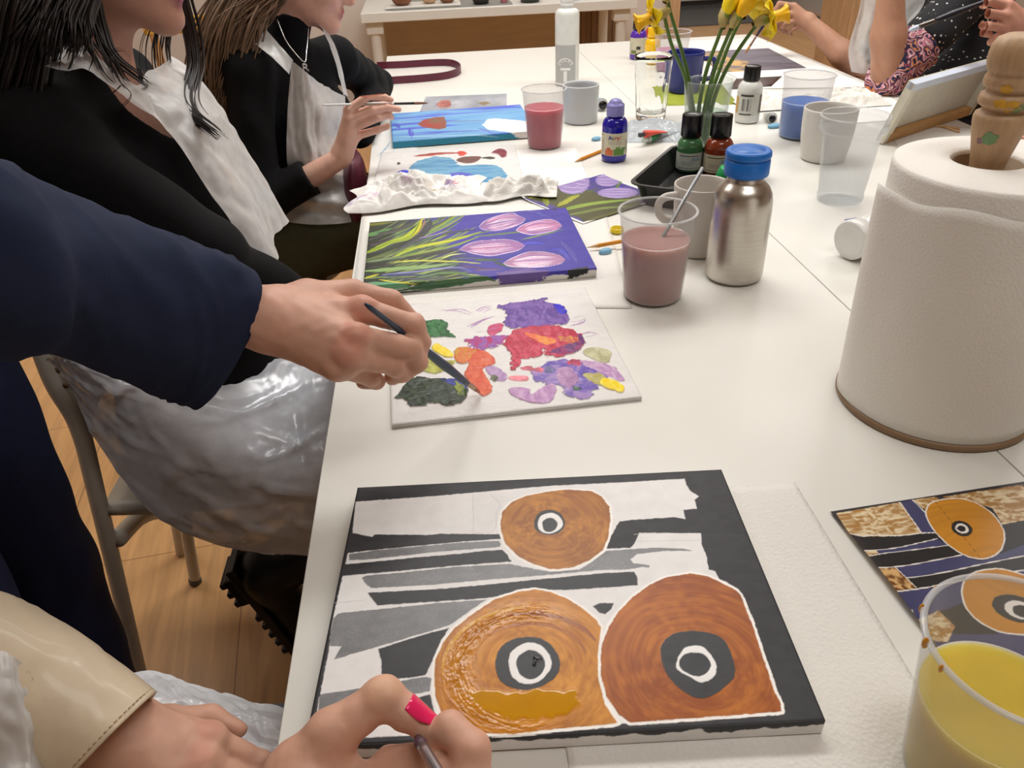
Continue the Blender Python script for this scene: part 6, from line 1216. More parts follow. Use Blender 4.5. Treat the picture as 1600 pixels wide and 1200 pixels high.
    part('sleeve', loft(R, 56, 8, .07, 3, inner=1), M_navy, t)
    Lg = Body((-.9, .5, .02), (-.4, 1.1, .98), .009)
    Lg.cone(hp, hp-A3(0, 0, .06), .14, .14, .03, flat=((1, .2, 0), .8))
    for y in (.70, .89): Lg.cone((-.66, y, .88), (-.65, y+.01, .48), .106, .08, .03); Lg.cone((-.65, y+.01, .48), (-.655, y, .06), .08, .064, .02)
    Lg.cut((0, 0, .05), (0, 0, -1)); Lg.wrinkle(.0028, 40, 4, (1, 1, .5)); cloth(t, 'jeans', Lg, M_jean, 2)
    for y in (.70, .89):
        S = Body((-.78, y-.08, -.01), (-.44, y+.08, .14), .006); S.cone((-.67, y, .05), (-.52, y, .035), .048, .04, .02); S.cone((-.66, y, .05), (-.66, y, .11), .046, .046, .02); S.cut((0, 0, .001), (0, 0, -1)); cloth(t, 'shoe', S, M_boot)
    hb = []
    for k in range(14):
        a = k/14*2*PI; s_ = A3(.07*math.cos(a), .07*math.sin(a), 0); hb.append([hd+A3(-.02, 0, .1)+s_*.4, hd+s_*1.2+A3(-.03, 0, .02), hd+s_*1.25+A3(-.07, 0, -.12), hd+s_*1.3+A3(-.11, 0, -.3), hd+s_*1.4+A3(-.10, 0, -.45)])
    hb = [g for g in hb if not (g[2][0] > hd[0]+.0)]
    part('hair', strands(hb, 240, .014, .003, 5), M_hairB if False else mat('chestnut_hair', (58, 40, 32), .4, noise=(30, .25)), t)
    C = Body(hd-.16, hd+.16, .008); C.ell(hd+A3(-.03, 0, .03), (.098, .09, .1), None, .01); C.cut(hd+A3(.03, 0, .02), (1, 0, -.55)); cloth(t, 'hair_cap', C, mat('chestnut_hair'), 1)
    tip = pz(750, 614, TZ+.0105); g = q['i'][3]*.5+q['t'][3]*.5; g = Z(652, 538, .886); d = g-tip; L = np.linalg.norm(d)
    brush('navy handled flat paintbrush touching the orange paint on the palette board', tip, tip+d/L*(L+.112), .0044, ((34, 56, 78), (176, 150, 126), (150, 96, 70)), .02, .024, .55, wet=(190, 96, 66))
standing()

# ------------------------------------------------------------------ seated woman with dark hair, black top and plastic apron, and her chair
def chair():
    t = thing('metal_chair', 'white metal chair with a perforated back under the seated woman with dark hair', 'chair', (-.5, 1.2, 0))
    m = mat('chair_enamel', (196, 188, 174), .35, noise=(30, .05)); yn = 1.035
    a = pyy(44, 505, yn); b = pyy(130, 684, yn); c = pyy(215, 1042, yn); e = c+(c-pyy(160, 815, yn))*.0; dd = (c-b)/np.linalg.norm(c-b); foot = b+dd*((b[2])/-dd[2])
    def leg(P, r=.0135): return tube(catmull(P, 6), r, 16)
    part('leg', leg([a+A3(-.03, 0, .12), a, (a+b)/2+A3(-.004, 0, 0), b+A3(0, 0, .02), b+(foot-b)*.2, foot]), m, t)
    off = A3(-.02, .385, 0); part('leg', leg([a+A3(-.03, 0, .12)+off, a+off, (a+b)/2+off, b+off, b+(foot-b)*.2+off, foot+off]), m, t)
    f2 = pz(306, 910, .0); t2 = pyy(290, 822, f2[1]); d2 = (t2-f2)/np.linalg.norm(t2-f2)
    part('leg', leg([f2+A3(0, 0, .004), f2+d2*.2, f2+d2*.43], .0125), m, t); part('leg', leg([f2+A3(.36, -.2, .004), f2+A3(.34, -.2, .43)], .0125), m, t)
    part('rubber_foot', lathe([(0, 0), (.0135, 0), (.014, .012), (.0125, .016), (0, .016)], 20, f2), mat('grey_rubber'), t); part('rubber_foot', lathe([(0, 0), (.0135, 0), (.014, .012), (.0125, .016), (0, .016)], 20, f2+A3(.36, -.2, 0)), mat('grey_rubber'), t)
    p0 = pyy(184, 842, yn); p1 = pyy(292, 802, f2[1]); part('crossbar', tube(catmull([p0, p0*.65+p1*.35+A3(0, 0, .03), p0*.3+p1*.7+A3(0, 0, .025), p1], 6), .0155, 16), m, t)
    part('seat', sheet(lambda u, v: (-.60+u*.43, 1.03+v*.37, .462+.012*(2*u-1)**2-.006*np.sin(v*PI)), 16, 16, .014), m, t)
    # back shell with rows of holes
    def bk(u, v):
        zz = b[2]-.03+v*(a[2]+.12-b[2]+.03); xx = np.interp(zz, [b[2], a[2], a[2]+.12], [b[0], a[0], a[0]-.03]); return xx-.045*np.sin(u*PI)+.004, yn+.0+u*.37, zz
    part('backrest', sheet(bk, 24, 16), m, t, solid=.006)
    near = sheet(lambda u, v: tuple(k for k in ((lambda q0, q1: [q0[i]+(q1[i]-q0[i])*v for i in range(3)])( [ (pyy(44, 512, yn)[i]*(1-u)+pyy(128, 512, yn)[i]*u) for i in range(3)], [(pyy(118, 655, yn)[i]*(1-u)+pyy(140, 655, yn)[i]*u) for i in range(3)]))), 10, 10)
    part('side_plate', near, m, t, solid=.008)
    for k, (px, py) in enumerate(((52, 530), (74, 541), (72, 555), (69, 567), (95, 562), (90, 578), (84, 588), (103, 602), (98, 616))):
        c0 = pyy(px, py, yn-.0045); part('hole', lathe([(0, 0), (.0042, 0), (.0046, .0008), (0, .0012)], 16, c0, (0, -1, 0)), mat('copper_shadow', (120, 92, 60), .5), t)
chair()
def dark_haired():
    t = thing('person', 'seated woman with long dark hair in a black top and clear plastic apron', 'person', (-.45, 1.2, .47))
    chin = A3(-.348, 1.2, 1.167); f = A3(.97, -.05, -.2); f /= np.linalg.norm(f); u = A3(.2, 0, .98); u -= f*(f@u); u /= np.linalg.norm(u); hc = chin+u*.108-f*.075
    B = Body((-.72, .92, .40), (.1, 1.52, 1.44), .0062)
    P, M = head(B, hc, f, u); nb = A3(-.485, 1.2, 1.065)
    B.cone(hc-u*.05-f*.03, nb, .053, .058, .03); B.cone(nb, (-.47, 1.2, .95), .08, .12, .05, flat=((1, 0, 0), .75)); B.cone((-.47, 1.2, .95), (-.43, 1.2, .62), .125, .13, .04, flat=((1, 0, 0), .8))
    R_, Lf = [A3(-.50, 1.045, 1.065), pyy(318, 398, 1.01), pyy(486, 486, 1.13)], [A3(-.50, 1.355, 1.065), A3(-.47, 1.42, .80), A3(-.30, 1.30, .66)]
    for A_ in (R_, Lf): B.cone(nb-A3(0, 0, .03), A_[0], .05, .048, .04); B.cone(A_[0], A_[1], .045, .038, .02); B.cone(A_[1], A_[2], .036, .026, .02)
    for y in (1.10, 1.31): B.cone((-.48, y, .51), (-.02, y, .52), .06, .05, .03); B.cone((-.02, y, .56), (-.1, y, .45), .055, .05, .02)
    h = R_[2]; B.cone(h, h+A3(.05, .04, -.01), .026, .028, .015, flat=((0, 0, 1), .6))
    for k in range(4): a0 = h+A3(.075-.012*k, .012+.022*k, -.012); B.cone(a0-A3(.03, .01, 0), a0, .009, .009, .004); B.cone(a0, a0+A3(.034, .012, -.012), .0088, .008, .003); B.cone(a0+A3(.034, .012, -.012), a0+A3(.05, .02, -.03), .008, .0068, .003)
    B.cone(h+A3(.02, .05, 0), h+A3(.03, .09, -.01), .013, .009, .008)
    h = Lf[2]; B.cone(h, h+A3(.06, -.03, -.01), .026, .028, .015, flat=((0, 0, 1), .6))
    for k in range(4): a0 = h+A3(.09, -.06+.02*k, -.014); B.cone(a0-A3(.03, -.01, 0), a0, .0085, .0085, .004); B.cone(a0, a0+A3(.045, -.006, -.012), .0085, .007, .003)
    B.cone(h+A3(.02, -.04, 0), h+A3(.05, -.085, -.01), .012, .0085, .008)
    lip = P(0, .096, -.064); skin(t, [B], (188, 140, 120), [(lip, .026, (140, 52, 74), .9), (P(.03, .07, -.03), .035, (200, 120, 104), .35), (P(-.03, .07, -.03), .035, (200, 120, 104), .35)]); eyes(t, P, M)
    K = Body((-.78, .88, .50), (-.1, 1.55, 1.18), .0062)
    K.cone(nb, (-.47, 1.2, .97), .10, .138, .05, flat=((1, 0, 0), .78)); K.cone((-.47, 1.2, .97), (-.435, 1.2, .60), .145, .155, .04, flat=((1, 0, 0), .85)); K.ell((-.40, 1.13, .90), (.07, .065, .075), None, .04); K.ell((-.40, 1.27, .90), (.07, .065, .075), None, .04); K.ell((-.385, 1.2, .77), (.10, .13, .09), None, .05)
    for A_ in (R_, Lf): K.cone(nb-A3(0, 0, .02), A_[0], .062, .062, .05); K.cone(A_[0], A_[1], .060, .056, .03); K.cone(A_[1], A_[2]*.8+A_[1]*.2, .050, .036, .02)
    K.ell((-.405, 1.2, 1.105), (.075, .062, .095), None, .012, sub=True); K.cone(nb, hc-u*.05-f*.03, .066, .062, .008, sub=True); K.cut((0, 0, .53), (0, 0, -1)); K.wrinkle(.003, 30, 2, (1, 1, .8)); cloth(t, 'black_top', K, M_blk, 2)
    Q = Body((-.75, .98, .0), (.12, 1.45, .72), .008)
    Q.cone((-.47, 1.2, .53), (-.45, 1.2, .60), .13, .135, .03)
    for y in (1.12, 1.31): Q.cone((-.48, y, .50), (.0, y, .52), .078, .066, .03); Q.cone((.0, y, .52), (-.1, y, .15), .072, .055, .02)
    Q.cone((.0, 1.10, .52), (-.22, 1.10, .16), .07, .056, .02); Q.wrinkle(.003, 34, 5); cloth(t, 'trousers', Q, M_grey, 2)
    Bt = Body((-.56, .95, -.02), (-.05, 1.25, .36), .0065); hl, to = pyy(414, 892, 1.10), pyy(520, 1030, 1.10); fd = to-hl; fl_ = np.linalg.norm(fd); fd /= fl_; sn = np.cross(fd, (0, 1, 0)); sn = sn if sn[0] < 0 else -sn; Bt.cone(hl, to, .042, .036, .02, flat=((0, 1, 0), .95)); Bt.cone(hl-sn*.01, hl-sn*.15-fd*.01, .046, .056, .03); Bt.cone(hl, hl+fd*.03, .045, .045, .02); bo = cloth(t, 'boot', Bt, M_boot)
    sl_ = MB(); c0 = hl+sn*.036
    sl_.add(*obox(c0+fd*(fl_*.5-.02), fd, (0, 1, 0), sn, fl_+.07, .078, .018)); sl_.add(*obox(c0+sn*.014+fd*.0, fd, (0, 1, 0), sn, .07, .076, .022))
    for k in range(9):
        if not 2 < k < 4: sl_.add(*obox(c0+sn*(.028 if k < 3 else .013)+fd*(-.026+k*.026), fd, (0, 1, 0), sn, .013, .08, .012))
    part('boot_sole', sl_, M_black, bo, smooth=False, bevel=.003)
    Bt = Body((-.3, 1.2, -.02), (.15, 1.42, .3), .008); Bt.cone((-.11, 1.31, .1), (-.09, 1.31, .25), .056, .06, .02); Bt.cone((-.12, 1.31, .05), (.05, 1.31, .04), .05, .042, .03); Bt.cut((0, 0, .004), (0, 0, -1)); cloth(t, 'boot', Bt, M_boot)
    # apron: bib, strap and the wide lap that spills over the chair
    near = [(205, 138), (262, 183), (305, 240), (345, 300), (390, 365), (430, 432)]; cen = [(228, 112), (288, 138), (333, 182), (356, 230), (398, 300), (428, 372)]
    rows = []
    for n_, c_ in zip(near, cen):
        a = pyy(*n_, 1.09); c = pyy(*c_, 1.215); e = A3(a[0]-.02, 1.36, a[2]); rows.append([a-A3(.012, .0, 0), a*.5+c*.5+A3(.008, -.012, 0), c, c*.45+e*.55+A3(.01, 0, 0), e])
    ap = thing('x', 'x', 'x'); bpy.data.objects.remove(ap)
    apr = part('apron', grid_sheet(rows, disp=creases([(.1, .2, .5, .9, .8), (.2, .5, .6, .95, -.7), (.4, .6, .5, 1, .8)], .006, .05, .004, (6, 5), 4)), M_apr2, t)
    up_e = [(36, 70), (90, 74), (126, 66), (166, 98), (214, 134), (236, 150)]; lo_e = [(36, 90), (98, 108), (132, 106), (178, 136), (214, 166), (250, 186)]
    rows = [[pyy(*p, y) for p, y in zip(e, ys)] for e, ys in ((up_e, (1.12, 1.10, 1.09, 1.075, 1.08, 1.09)), (lo_e, (1.045, 1.03, 1.03, 1.045, 1.07, 1.08)))]
    part('apron_strap', grid_sheet(rows, disp=creases([(.0, .5, 1, .5, .5)], .004, .3, .002, (8, 2), 2)), M_apr2, apr)
    S = lambda L, y: [pyy(*p, y) for p in L]
    rows = [S([(70, 560), (106, 594), (152, 690), (236, 797), (330, 848), (420, 864), (500, 866), (580, 850)], 1.0), S([(86, 556), (124, 586), (196, 664), (292, 750), (380, 806), (450, 826), (515, 832), (590, 820)], .985),
            S([(110, 552), (160, 572), (240, 622), (330, 690), (415, 735), (475, 748), (530, 752), (600, 740)], .985), S([(170, 545), (236, 560), (312, 596), (384, 628), (446, 648), (500, 655), (548, 658), (610, 650)], 1.06), S([(250, 530), (310, 538), (366, 550), (420, 560), (466, 566), (512, 570), (560, 574), (620, 570)], 1.18), S([(300, 505), (350, 510), (400, 518), (446, 526), (490, 530), (530, 535), (570, 540), (630, 540)], 1.36)]
    lines = [(.02, .62, .35, .98, .9), (.1, .55, .45, .75, -.8), (.3, .45, .62, .72, 1), (.35, .5, .5, .62, -.9), (.52, .42, .8, .6, 1.2), (.5, .52, .75, .5, 1.0), (.55, .35, .85, .36, .9), (.6, .6, .7, .45, -1), (.2, .2, .25, .5, .8), (.38, .3, .42, .08, .6), (.7, .25, .9, .2, 1), (.75, .55, .88, .38, 1.1), (.15, .7, .5, .9, 1), (.3, .8, .6, .85, -1), (.45, .18, .78, .16, .6)]
    part('apron_lap', grid_sheet(rows, disp=creases(lines, .011, .011, .0014, (6, 5), 6, .0036)), M_apr, apr)
    # necklace and hair
    part('necklace', tube(catmull([pyy(150, 60, 1.14), pyy(172, 92, 1.10), pyy(202, 116, 1.09), pyy(229, 134, 1.13), pyy(226, 122, 1.2), pyy(222, 112, 1.24)], 6), .0015, 8), M_black, t)
    C = Body(hc-.2, hc+.2, .008); C.ell(hc-f*.012+u*.026, (.107, .089, .103), None, .01); C.cut(hc+f*.045, f*.8+A3(0, 0, -.62)); cloth(t, 'hair_cap', C, M_hairD, 1)
    Y = lambda L, ys: [pyy(*p, y) for p, y in zip(L, ys)]
    G = []
    for a in np.linspace(0, 1, 7): G.append(Y([(120-60*a, -110), (90-60*a, -50), (70-66*a, 10), (60-70*a, 70), (44-72*a, 140), (30-74*a, 210), (24-74*a, 280)], (1.12, 1.09, 1.06, 1.05, 1.05, 1.05, 1.05)))
    for a in np.linspace(0, 1, 6): G.append(Y([(170-40*a, -110), (150-50*a, -50), (126-50*a, 0), (112-50*a, 30), (110-60*a, 58), (96-50*a, 78)], (1.13, 1.1, 1.07, 1.05, 1.04, 1.05)))
    main = strands(G, 640, .012, .0024, 1)
    G2 = [Y([(150, -60), (142, -10), (146, 30), (160, 70), (178, 100), (190, 124), (200, 136)], (1.1, 1.09, 1.08, 1.07, 1.06, 1.06, 1.07)), Y([(146, -60), (150, 0), (160, 50), (174, 86), (212, 118), (228, 132)], (1.1, 1.09, 1.08, 1.07, 1.08, 1.1)), Y([(140, -40), (130, 10), (126, 46), (150, 84), (166, 112), (186, 130)], (1.1, 1.08, 1.07, 1.06, 1.05, 1.05))]
    main.v += []; mb = strands(G2, 44, .004, .0016, 2); 
    mb2 = strands([Y([(190, 130), (206, 148), (196, 164), (172, 182), (150, 192)], (1.06,)*5), Y([(188, 132), (176, 142), (160, 148), (152, 156)], (1.05,)*4), Y([(160, 90), (176, 112), (172, 84), (190, 76), (206, 90)], (1.05,)*5)], 6, .0015, .0006, 3)
    # far lock beyond the face
    G3 = [Y([(250+18*a, -120), (268+14*a, -50), (278+14*a, 0), (288+14*a, 40), (296+12*a, 80), (298+10*a, 110), (292+8*a, 140), (291+9*a, 164), (302+10*a, 184), (330+8*a, 206), (350, 219)], (1.27, 1.3, 1.31, 1.31, 1.3, 1.28, 1.24, 1.19, 1.15, 1.12, 1.10)) for a in np.linspace(0, 1, 4)]
    G4 = [Y([(262, -60), (258+6*a, 0), (232+34*a, 50), (228+36*a, 80), (234+36*a, 112), (262+20*a, 140)], (1.3, 1.31, 1.31, 1.3, 1.3, 1.28)) for a in np.linspace(0, 1, 5)]
    mb3 = strands(G3, 90, .0045, .0020, 4); mb4 = strands(G4, 26, .006, .0009, 6); al = MB()
    for k in (main, mb, mb2, mb3, mb4): al.add(k.V(), k.f)
    part('hair', al, M_hairD, t)
dark_haired()

# ------------------------------------------------------------------ girl with brown hair in a black jumper
def girl():
    t = thing('person', 'girl with long brown hair in a black jumper and white apron holding a thin brush', 'person', (-.42, 2.1, .47))
    chin = A3(-.228, 2.1, 1.034); f = A3(.93, -.12, -.34); f /= np.linalg.norm(f); u = A3(.34, 0, .94); u -= f*(f@u); u /= np.linalg.norm(u); hc = chin+u*.108-f*.075
    B = Body((-.62, 1.85, .42), (.12, 2.55, 1.30), .0064); P, M = head(B, hc, f, u); nb = A3(-.385, 2.1, .965)
    B.cone(hc-u*.05-f*.03, nb, .046, .052, .03); B.cone(nb, (-.38, 2.1, .84), .075, .11, .05, flat=((.9, -.4, 0), .75)); B.cone((-.38, 2.1, .84), (-.42, 2.1, .58), .11, .115, .04, flat=((.9, -.4, 0), .8))
    R_ = [pyy(385, 112, 1.96), pyy(408, 322, 1.87), pyy(534, 246, 1.885)]; Lf = [A3(-.25, 2.24, .945), pz(588, 132, .80), pyy(566, 196, 2.2)]
    B.cone(nb-A3(0, 0, .03), R_[0], .05, .045, .04); B.cone(R_[0], R_[1], .042, .036, .02); B.cone(R_[1], R_[1]*.35+R_[2]*.65, .034, .028, .02); B.cone(nb-A3(0, 0, .03), Lf[0], .05, .045, .04); B.cone(Lf[0], Lf[1], .042, .036, .02); B.cone(Lf[1], Lf[2], .034, .024, .02)
    for y in (1.99, 2.2): B.cone((-.45, y, .54), (.0, y, .56), .078, .055, .03)
    h = Lf[2]; B.cone(h, h+A3(-.05, .0, 0), .024, .026, .01, flat=((0, 0, 1), .55))
    for k in range(4): B.cone(h+A3(-.06, -.025+.017*k, .0), h+A3(-.12, -.03+.02*k, -.014), .0085, .0065, .003)
    B.cone(h+A3(-.03, .02, 0), h+A3(-.06, .05, -.005), .011, .008, .006)
    # right hand with the brush, finely
    H = Body((-.40, 1.76, .66), (-.05, 2.04, .92), .0019); Y = lambda px, py, y: pyy(px, py, y)
    W = R_[2]; H.cone(R_[1]*.62+R_[2]*.38, W, .031, .0235, .012); q = dict(i=[(545, 172, 1.925), (575, 150, 1.925), (600, 152, 1.935), (611, 156, 1.945)], m=[(547, 186, 1.92), (583, 172, 1.92), (605, 168, 1.93), (623, 171, 1.945)], r=[(551, 200, 1.925), (590, 184, 1.92), (608, 180, 1.935), (612, 184, 1.955)], p=[(558, 212, 1.935), (590, 203, 1.93), (604, 198, 1.945), (606, 196, 1.96)], t=[(552, 195, 1.975), (566, 176, 1.985), (585, 166, 1.975), (607, 162, 1.96)])
    q = {k: [Y(a_, b_, c_-.04) for a_, b_, c_ in v] for k, v in q.items()}
    for k, a, b in (('i', .02, .0115), ('m', .021, .0115), ('r', .021, .011), ('p', .02, .0105)): H.cone(W+A3(.004, .004, .012), q[k][0], a, b, .012)
    for k, r in (('i', .0098), ('m', .01), ('r', .0098), ('p', .0088)):
        p = q[k]; H.cone(p[0], p[1], r*1.1, r*.96, .004); H.cone(p[1], p[2], r*.96, r*.84, .003); H.cone(p[2], p[3], r*.84, r*.66, .003); H.ell(p[0], (r*1.16,)*3, None, .006)
    p = q['t']; H.cone(W, p[0], .017, .014, .012); H.cone(p[0], p[1], .013, .0105, .006); H.cone(p[1], p[2], .0105, .0095, .004); H.cone(p[2], p[3], .0095, .0068, .003)
    lip = P(0, .096, -.064); skin(t, [B, H], (224, 176, 156), [(lip, .024, (178, 84, 88), .85), (P(.03, .07, -.03), .035, (214, 140, 124), .3), (P(-.03, .07, -.03), .035, (214, 140, 124), .3), (P(0, .115, -.03), .02, (222, 140, 124), .5)]+[(q[k][0], .014, (224, 148, 124), .5) for k in 'imr']); eyes(t, P, M)
    K = Body((-.66, 1.80, .48), (.05, 2.62, 1.08), .0062); K.cone(nb, (-.38, 2.1, .86), .088, .122, .05, flat=((.9, -.4, 0), .78)); K.cone((-.38, 2.1, .86), (-.42, 2.1, .56), .125, .13, .04, flat=((.9, -.4, 0), .82)); K.ell((-.31, 2.05, .83), (.05, .05, .055), None, .04); K.ell((-.27, 2.14, .84), (.055, .055, .06), None, .04)
    K.cone(nb-A3(0, 0, .02), hc-u*.075-f*.03, .064, .057, .02); K.cut(hc-u*.098-f*.03, u*.9+f*.0)
    for A_ in (R_, Lf): K.cone(nb-A3(0, 0, .02), A_[0], .058, .056, .05); K.cone(A_[0], A_[1], .055, .050, .03)
    K.cone(Lf[1], Lf[2]*1.15-Lf[1]*.15, .05, .042, .02); dcut = R_[2]-R_[1]; K2 = Body((-.66, 1.80, .48), (.05, 2.62, 1.08), .0062); K2.cone(R_[1], R_[1]+dcut*.68, .050, .043, .02); K2.cut(R_[1]+dcut*.60, dcut)
    hh = np.maximum(.02-np.abs(K.d-K2.d), 0)/.02; K.d = np.minimum(K.d, K2.d)-hh*hh*.005; K.wrinkle(.0022, 40, 3, (1, 1, .6)); cloth(t, 'jumper', K, M_blk, 1)
    Q = Body((-.62, 1.86, .0), (.12, 2.34, .74), .008); Q.cone((-.45, 2.1, .53), (-.43, 2.1, .58), .13, .125, .03)
    for y in (1.98, 2.2): Q.cone((-.46, y, .54), (.0, y, .565), .105, .075, .03); Q.cone((.0, y, .565), (-.05, y, .08), .072, .055, .02)
    Q.cone((-.5, 1.97, .5), (-.42, 1.95, .42), .1, .09, .04); Q.wrinkle(.004, 30, 7); cloth(t, 'trousers', Q, M_olive, 2)
    for y in (1.98, 2.2):
        S = Body((-.16, y-.08, -.01), (.18, y+.08, .14), .008); S.cone((-.06, y, .045), (.09, y, .035), .045, .038, .02); S.cone((-.05, y, .05), (-.05, y, .1), .045, .045, .02); S.cut((0, 0, .002), (0, 0, -1)); cloth(t, 'shoe', S, M_boot)
    part('stool_seat', lathe([(0, .43), (.18, .43), (.185, .45), (.17, .462), (0, .462)], 32, (-.46, 2.1, 0)), M_metal_w, t) if False else None
    rows = [[Y(456, 96, 1.915), Y(478, 112, 1.925), Y(506, 132, 2.015), Y(540, 150, 2.085)], [Y(451, 150, 1.920), Y(478, 158, 1.930), Y(508, 168, 1.965), Y(542, 186, 2.065)], [Y(448, 205, 1.910), Y(480, 210, 1.915), Y(510, 216, 1.945), Y(545, 230, 2.055)], [Y(448, 248, 1.905), Y(486, 254, 1.900), Y(520, 258, 1.925), Y(556, 262, 2.060)], [Y(452, 284, 1.930), Y(492, 288, 1.915), Y(534, 288, 1.930), Y(574, 286, 2.030)], [Y(448, 314, 1.925), Y(492, 318, 1.905), Y(540, 318, 1.910), Y(590, 310, 2.010)], [Y(438, 346, 1.915), Y(490, 351, 1.890), Y(545, 348, 1.900), Y(600, 336, 1.990)]]
    apr = part('apron', grid_sheet(rows, disp=creases([(.1, .05, .2, .6, 1), (.3, .1, .4, .7, -1), (.55, .1, .5, .6, 1), (.7, .2, .4, .6, .8), (.0, .7, .8, .72, 1), (.1, .8, .9, .84, -1), (.1, .88, .9, .95, 1)], .009, .04, .004, (8, 7), 3)), M_apr2, t)
    rows = [[Y(382, 46, 2.0), Y(402, 34, 1.99), Y(430, 62, 1.955), Y(458, 94, 1.925)], [Y(376, 52, 1.965), Y(396, 66, 1.935), Y(424, 88, 1.915), Y(452, 116, 1.91)]]
    part('apron_strap', grid_sheet(rows, disp=creases([(.0, .5, 1, .5, .5)], .003, .3, .002, (8, 2), 2)), M_apr2, apr)
    rows = [[Y(490, 40, 2.06), Y(502, 44, 2.06), Y(520, 86, 2.06), Y(536, 148, 2.08)], [Y(500, 38, 2.09), Y(512, 50, 2.09), Y(530, 92, 2.10), Y(543, 150, 2.12)]]
    part('apron_strap', grid_sheet(rows, disp=creases([(.0, .5, 1, .5, .5)], .003, .3, .002, (8, 2), 2)), M_apr2, apr)
    sv = mat('silver_chain', (196, 196, 196), .25, 1.0); nk = part('necklace', tube(catmull([Y(433, 30, 1.985), Y(446, 62, 1.95), Y(462, 84, 1.94), Y(476, 97, 1.94), Y(479, 80, 1.965), Y(481, 60, 2.0), Y(482, 44, 2.03)], 6), .0013, 8), sv, t)
    v, fc = text_mesh('R', .026, True); c0 = Y(477, 106, 1.935); part('pendant', (c0+v[:, :1]*A3(.95, .25, 0)+v[:, 1:2]*A3(.1, -.25, .95), fc), sv, nk, solid=.001)
    C = Body(hc-.2, hc+.2, .008); C.ell(hc-f*.012+u*.026, (.106, .087, .102), None, .01); C.cut(hc+f*.03, f*.7+A3(0, 0, -.7)); cloth(t, 'hair_cap', C, M_hairB, 1)
    G = []
    for a in np.linspace(0, 1, 9): G.append([hc-f*.03+u*.1+A3(0, -.05+.1*a, 0), Y(430-60*a, -30, 2.0), Y(412-72*a, 10, 1.97), Y(398-76*a, 50, 1.95), Y(386-70*a, 95, 1.945), Y(372-58*a, 140, 1.95), Y(362-38*a, 190, 1.96), Y(358-20*a, 235, 1.97), Y(356-8*a, 270, 1.98)])
    for a in np.linspace(0, 1, 5): G.append([hc-f*.03+u*.1+A3(0, -.04, 0), Y(440-20*a, -40, 1.98), Y(430-14*a, -5, 1.97), Y(408-14*a, 14, 1.965), Y(384-10*a, 34, 1.96), Y(362-10*a, 64, 1.955), Y(346-10*a, 110, 1.955)])
    part('hair', strands(G, 900, .017, .0021, 9, wave=.010), M_hairB, t)
    brush('thin paintbrush held level by the girl in the black jumper', Y(669, 161, 1.94), Y(503, 164, 1.86), .0032, ((226, 226, 224), (60, 58, 58), (130, 86, 66)), .036, .05)
    bg = thing('handbag', 'burgundy bag hanging at the table edge beside the girl', 'bag', (-.24, 2.02, .60))
    part('body', loft([(A3(-.215, 2.0, .58), A3(.035, 0, 0), A3(0, .09, 0)), (A3(-.215, 2.0, .66), A3(.035, 0, 0), A3(0, .095, 0)), (A3(-.212, 2.0, .73), A3(.025, 0, 0), A3(0, .085, 0)), (A3(-.21, 2.0, .752), A3(.008, 0, 0), A3(0, .07, 0))], 24, 4), M_burg, bg)
girl()

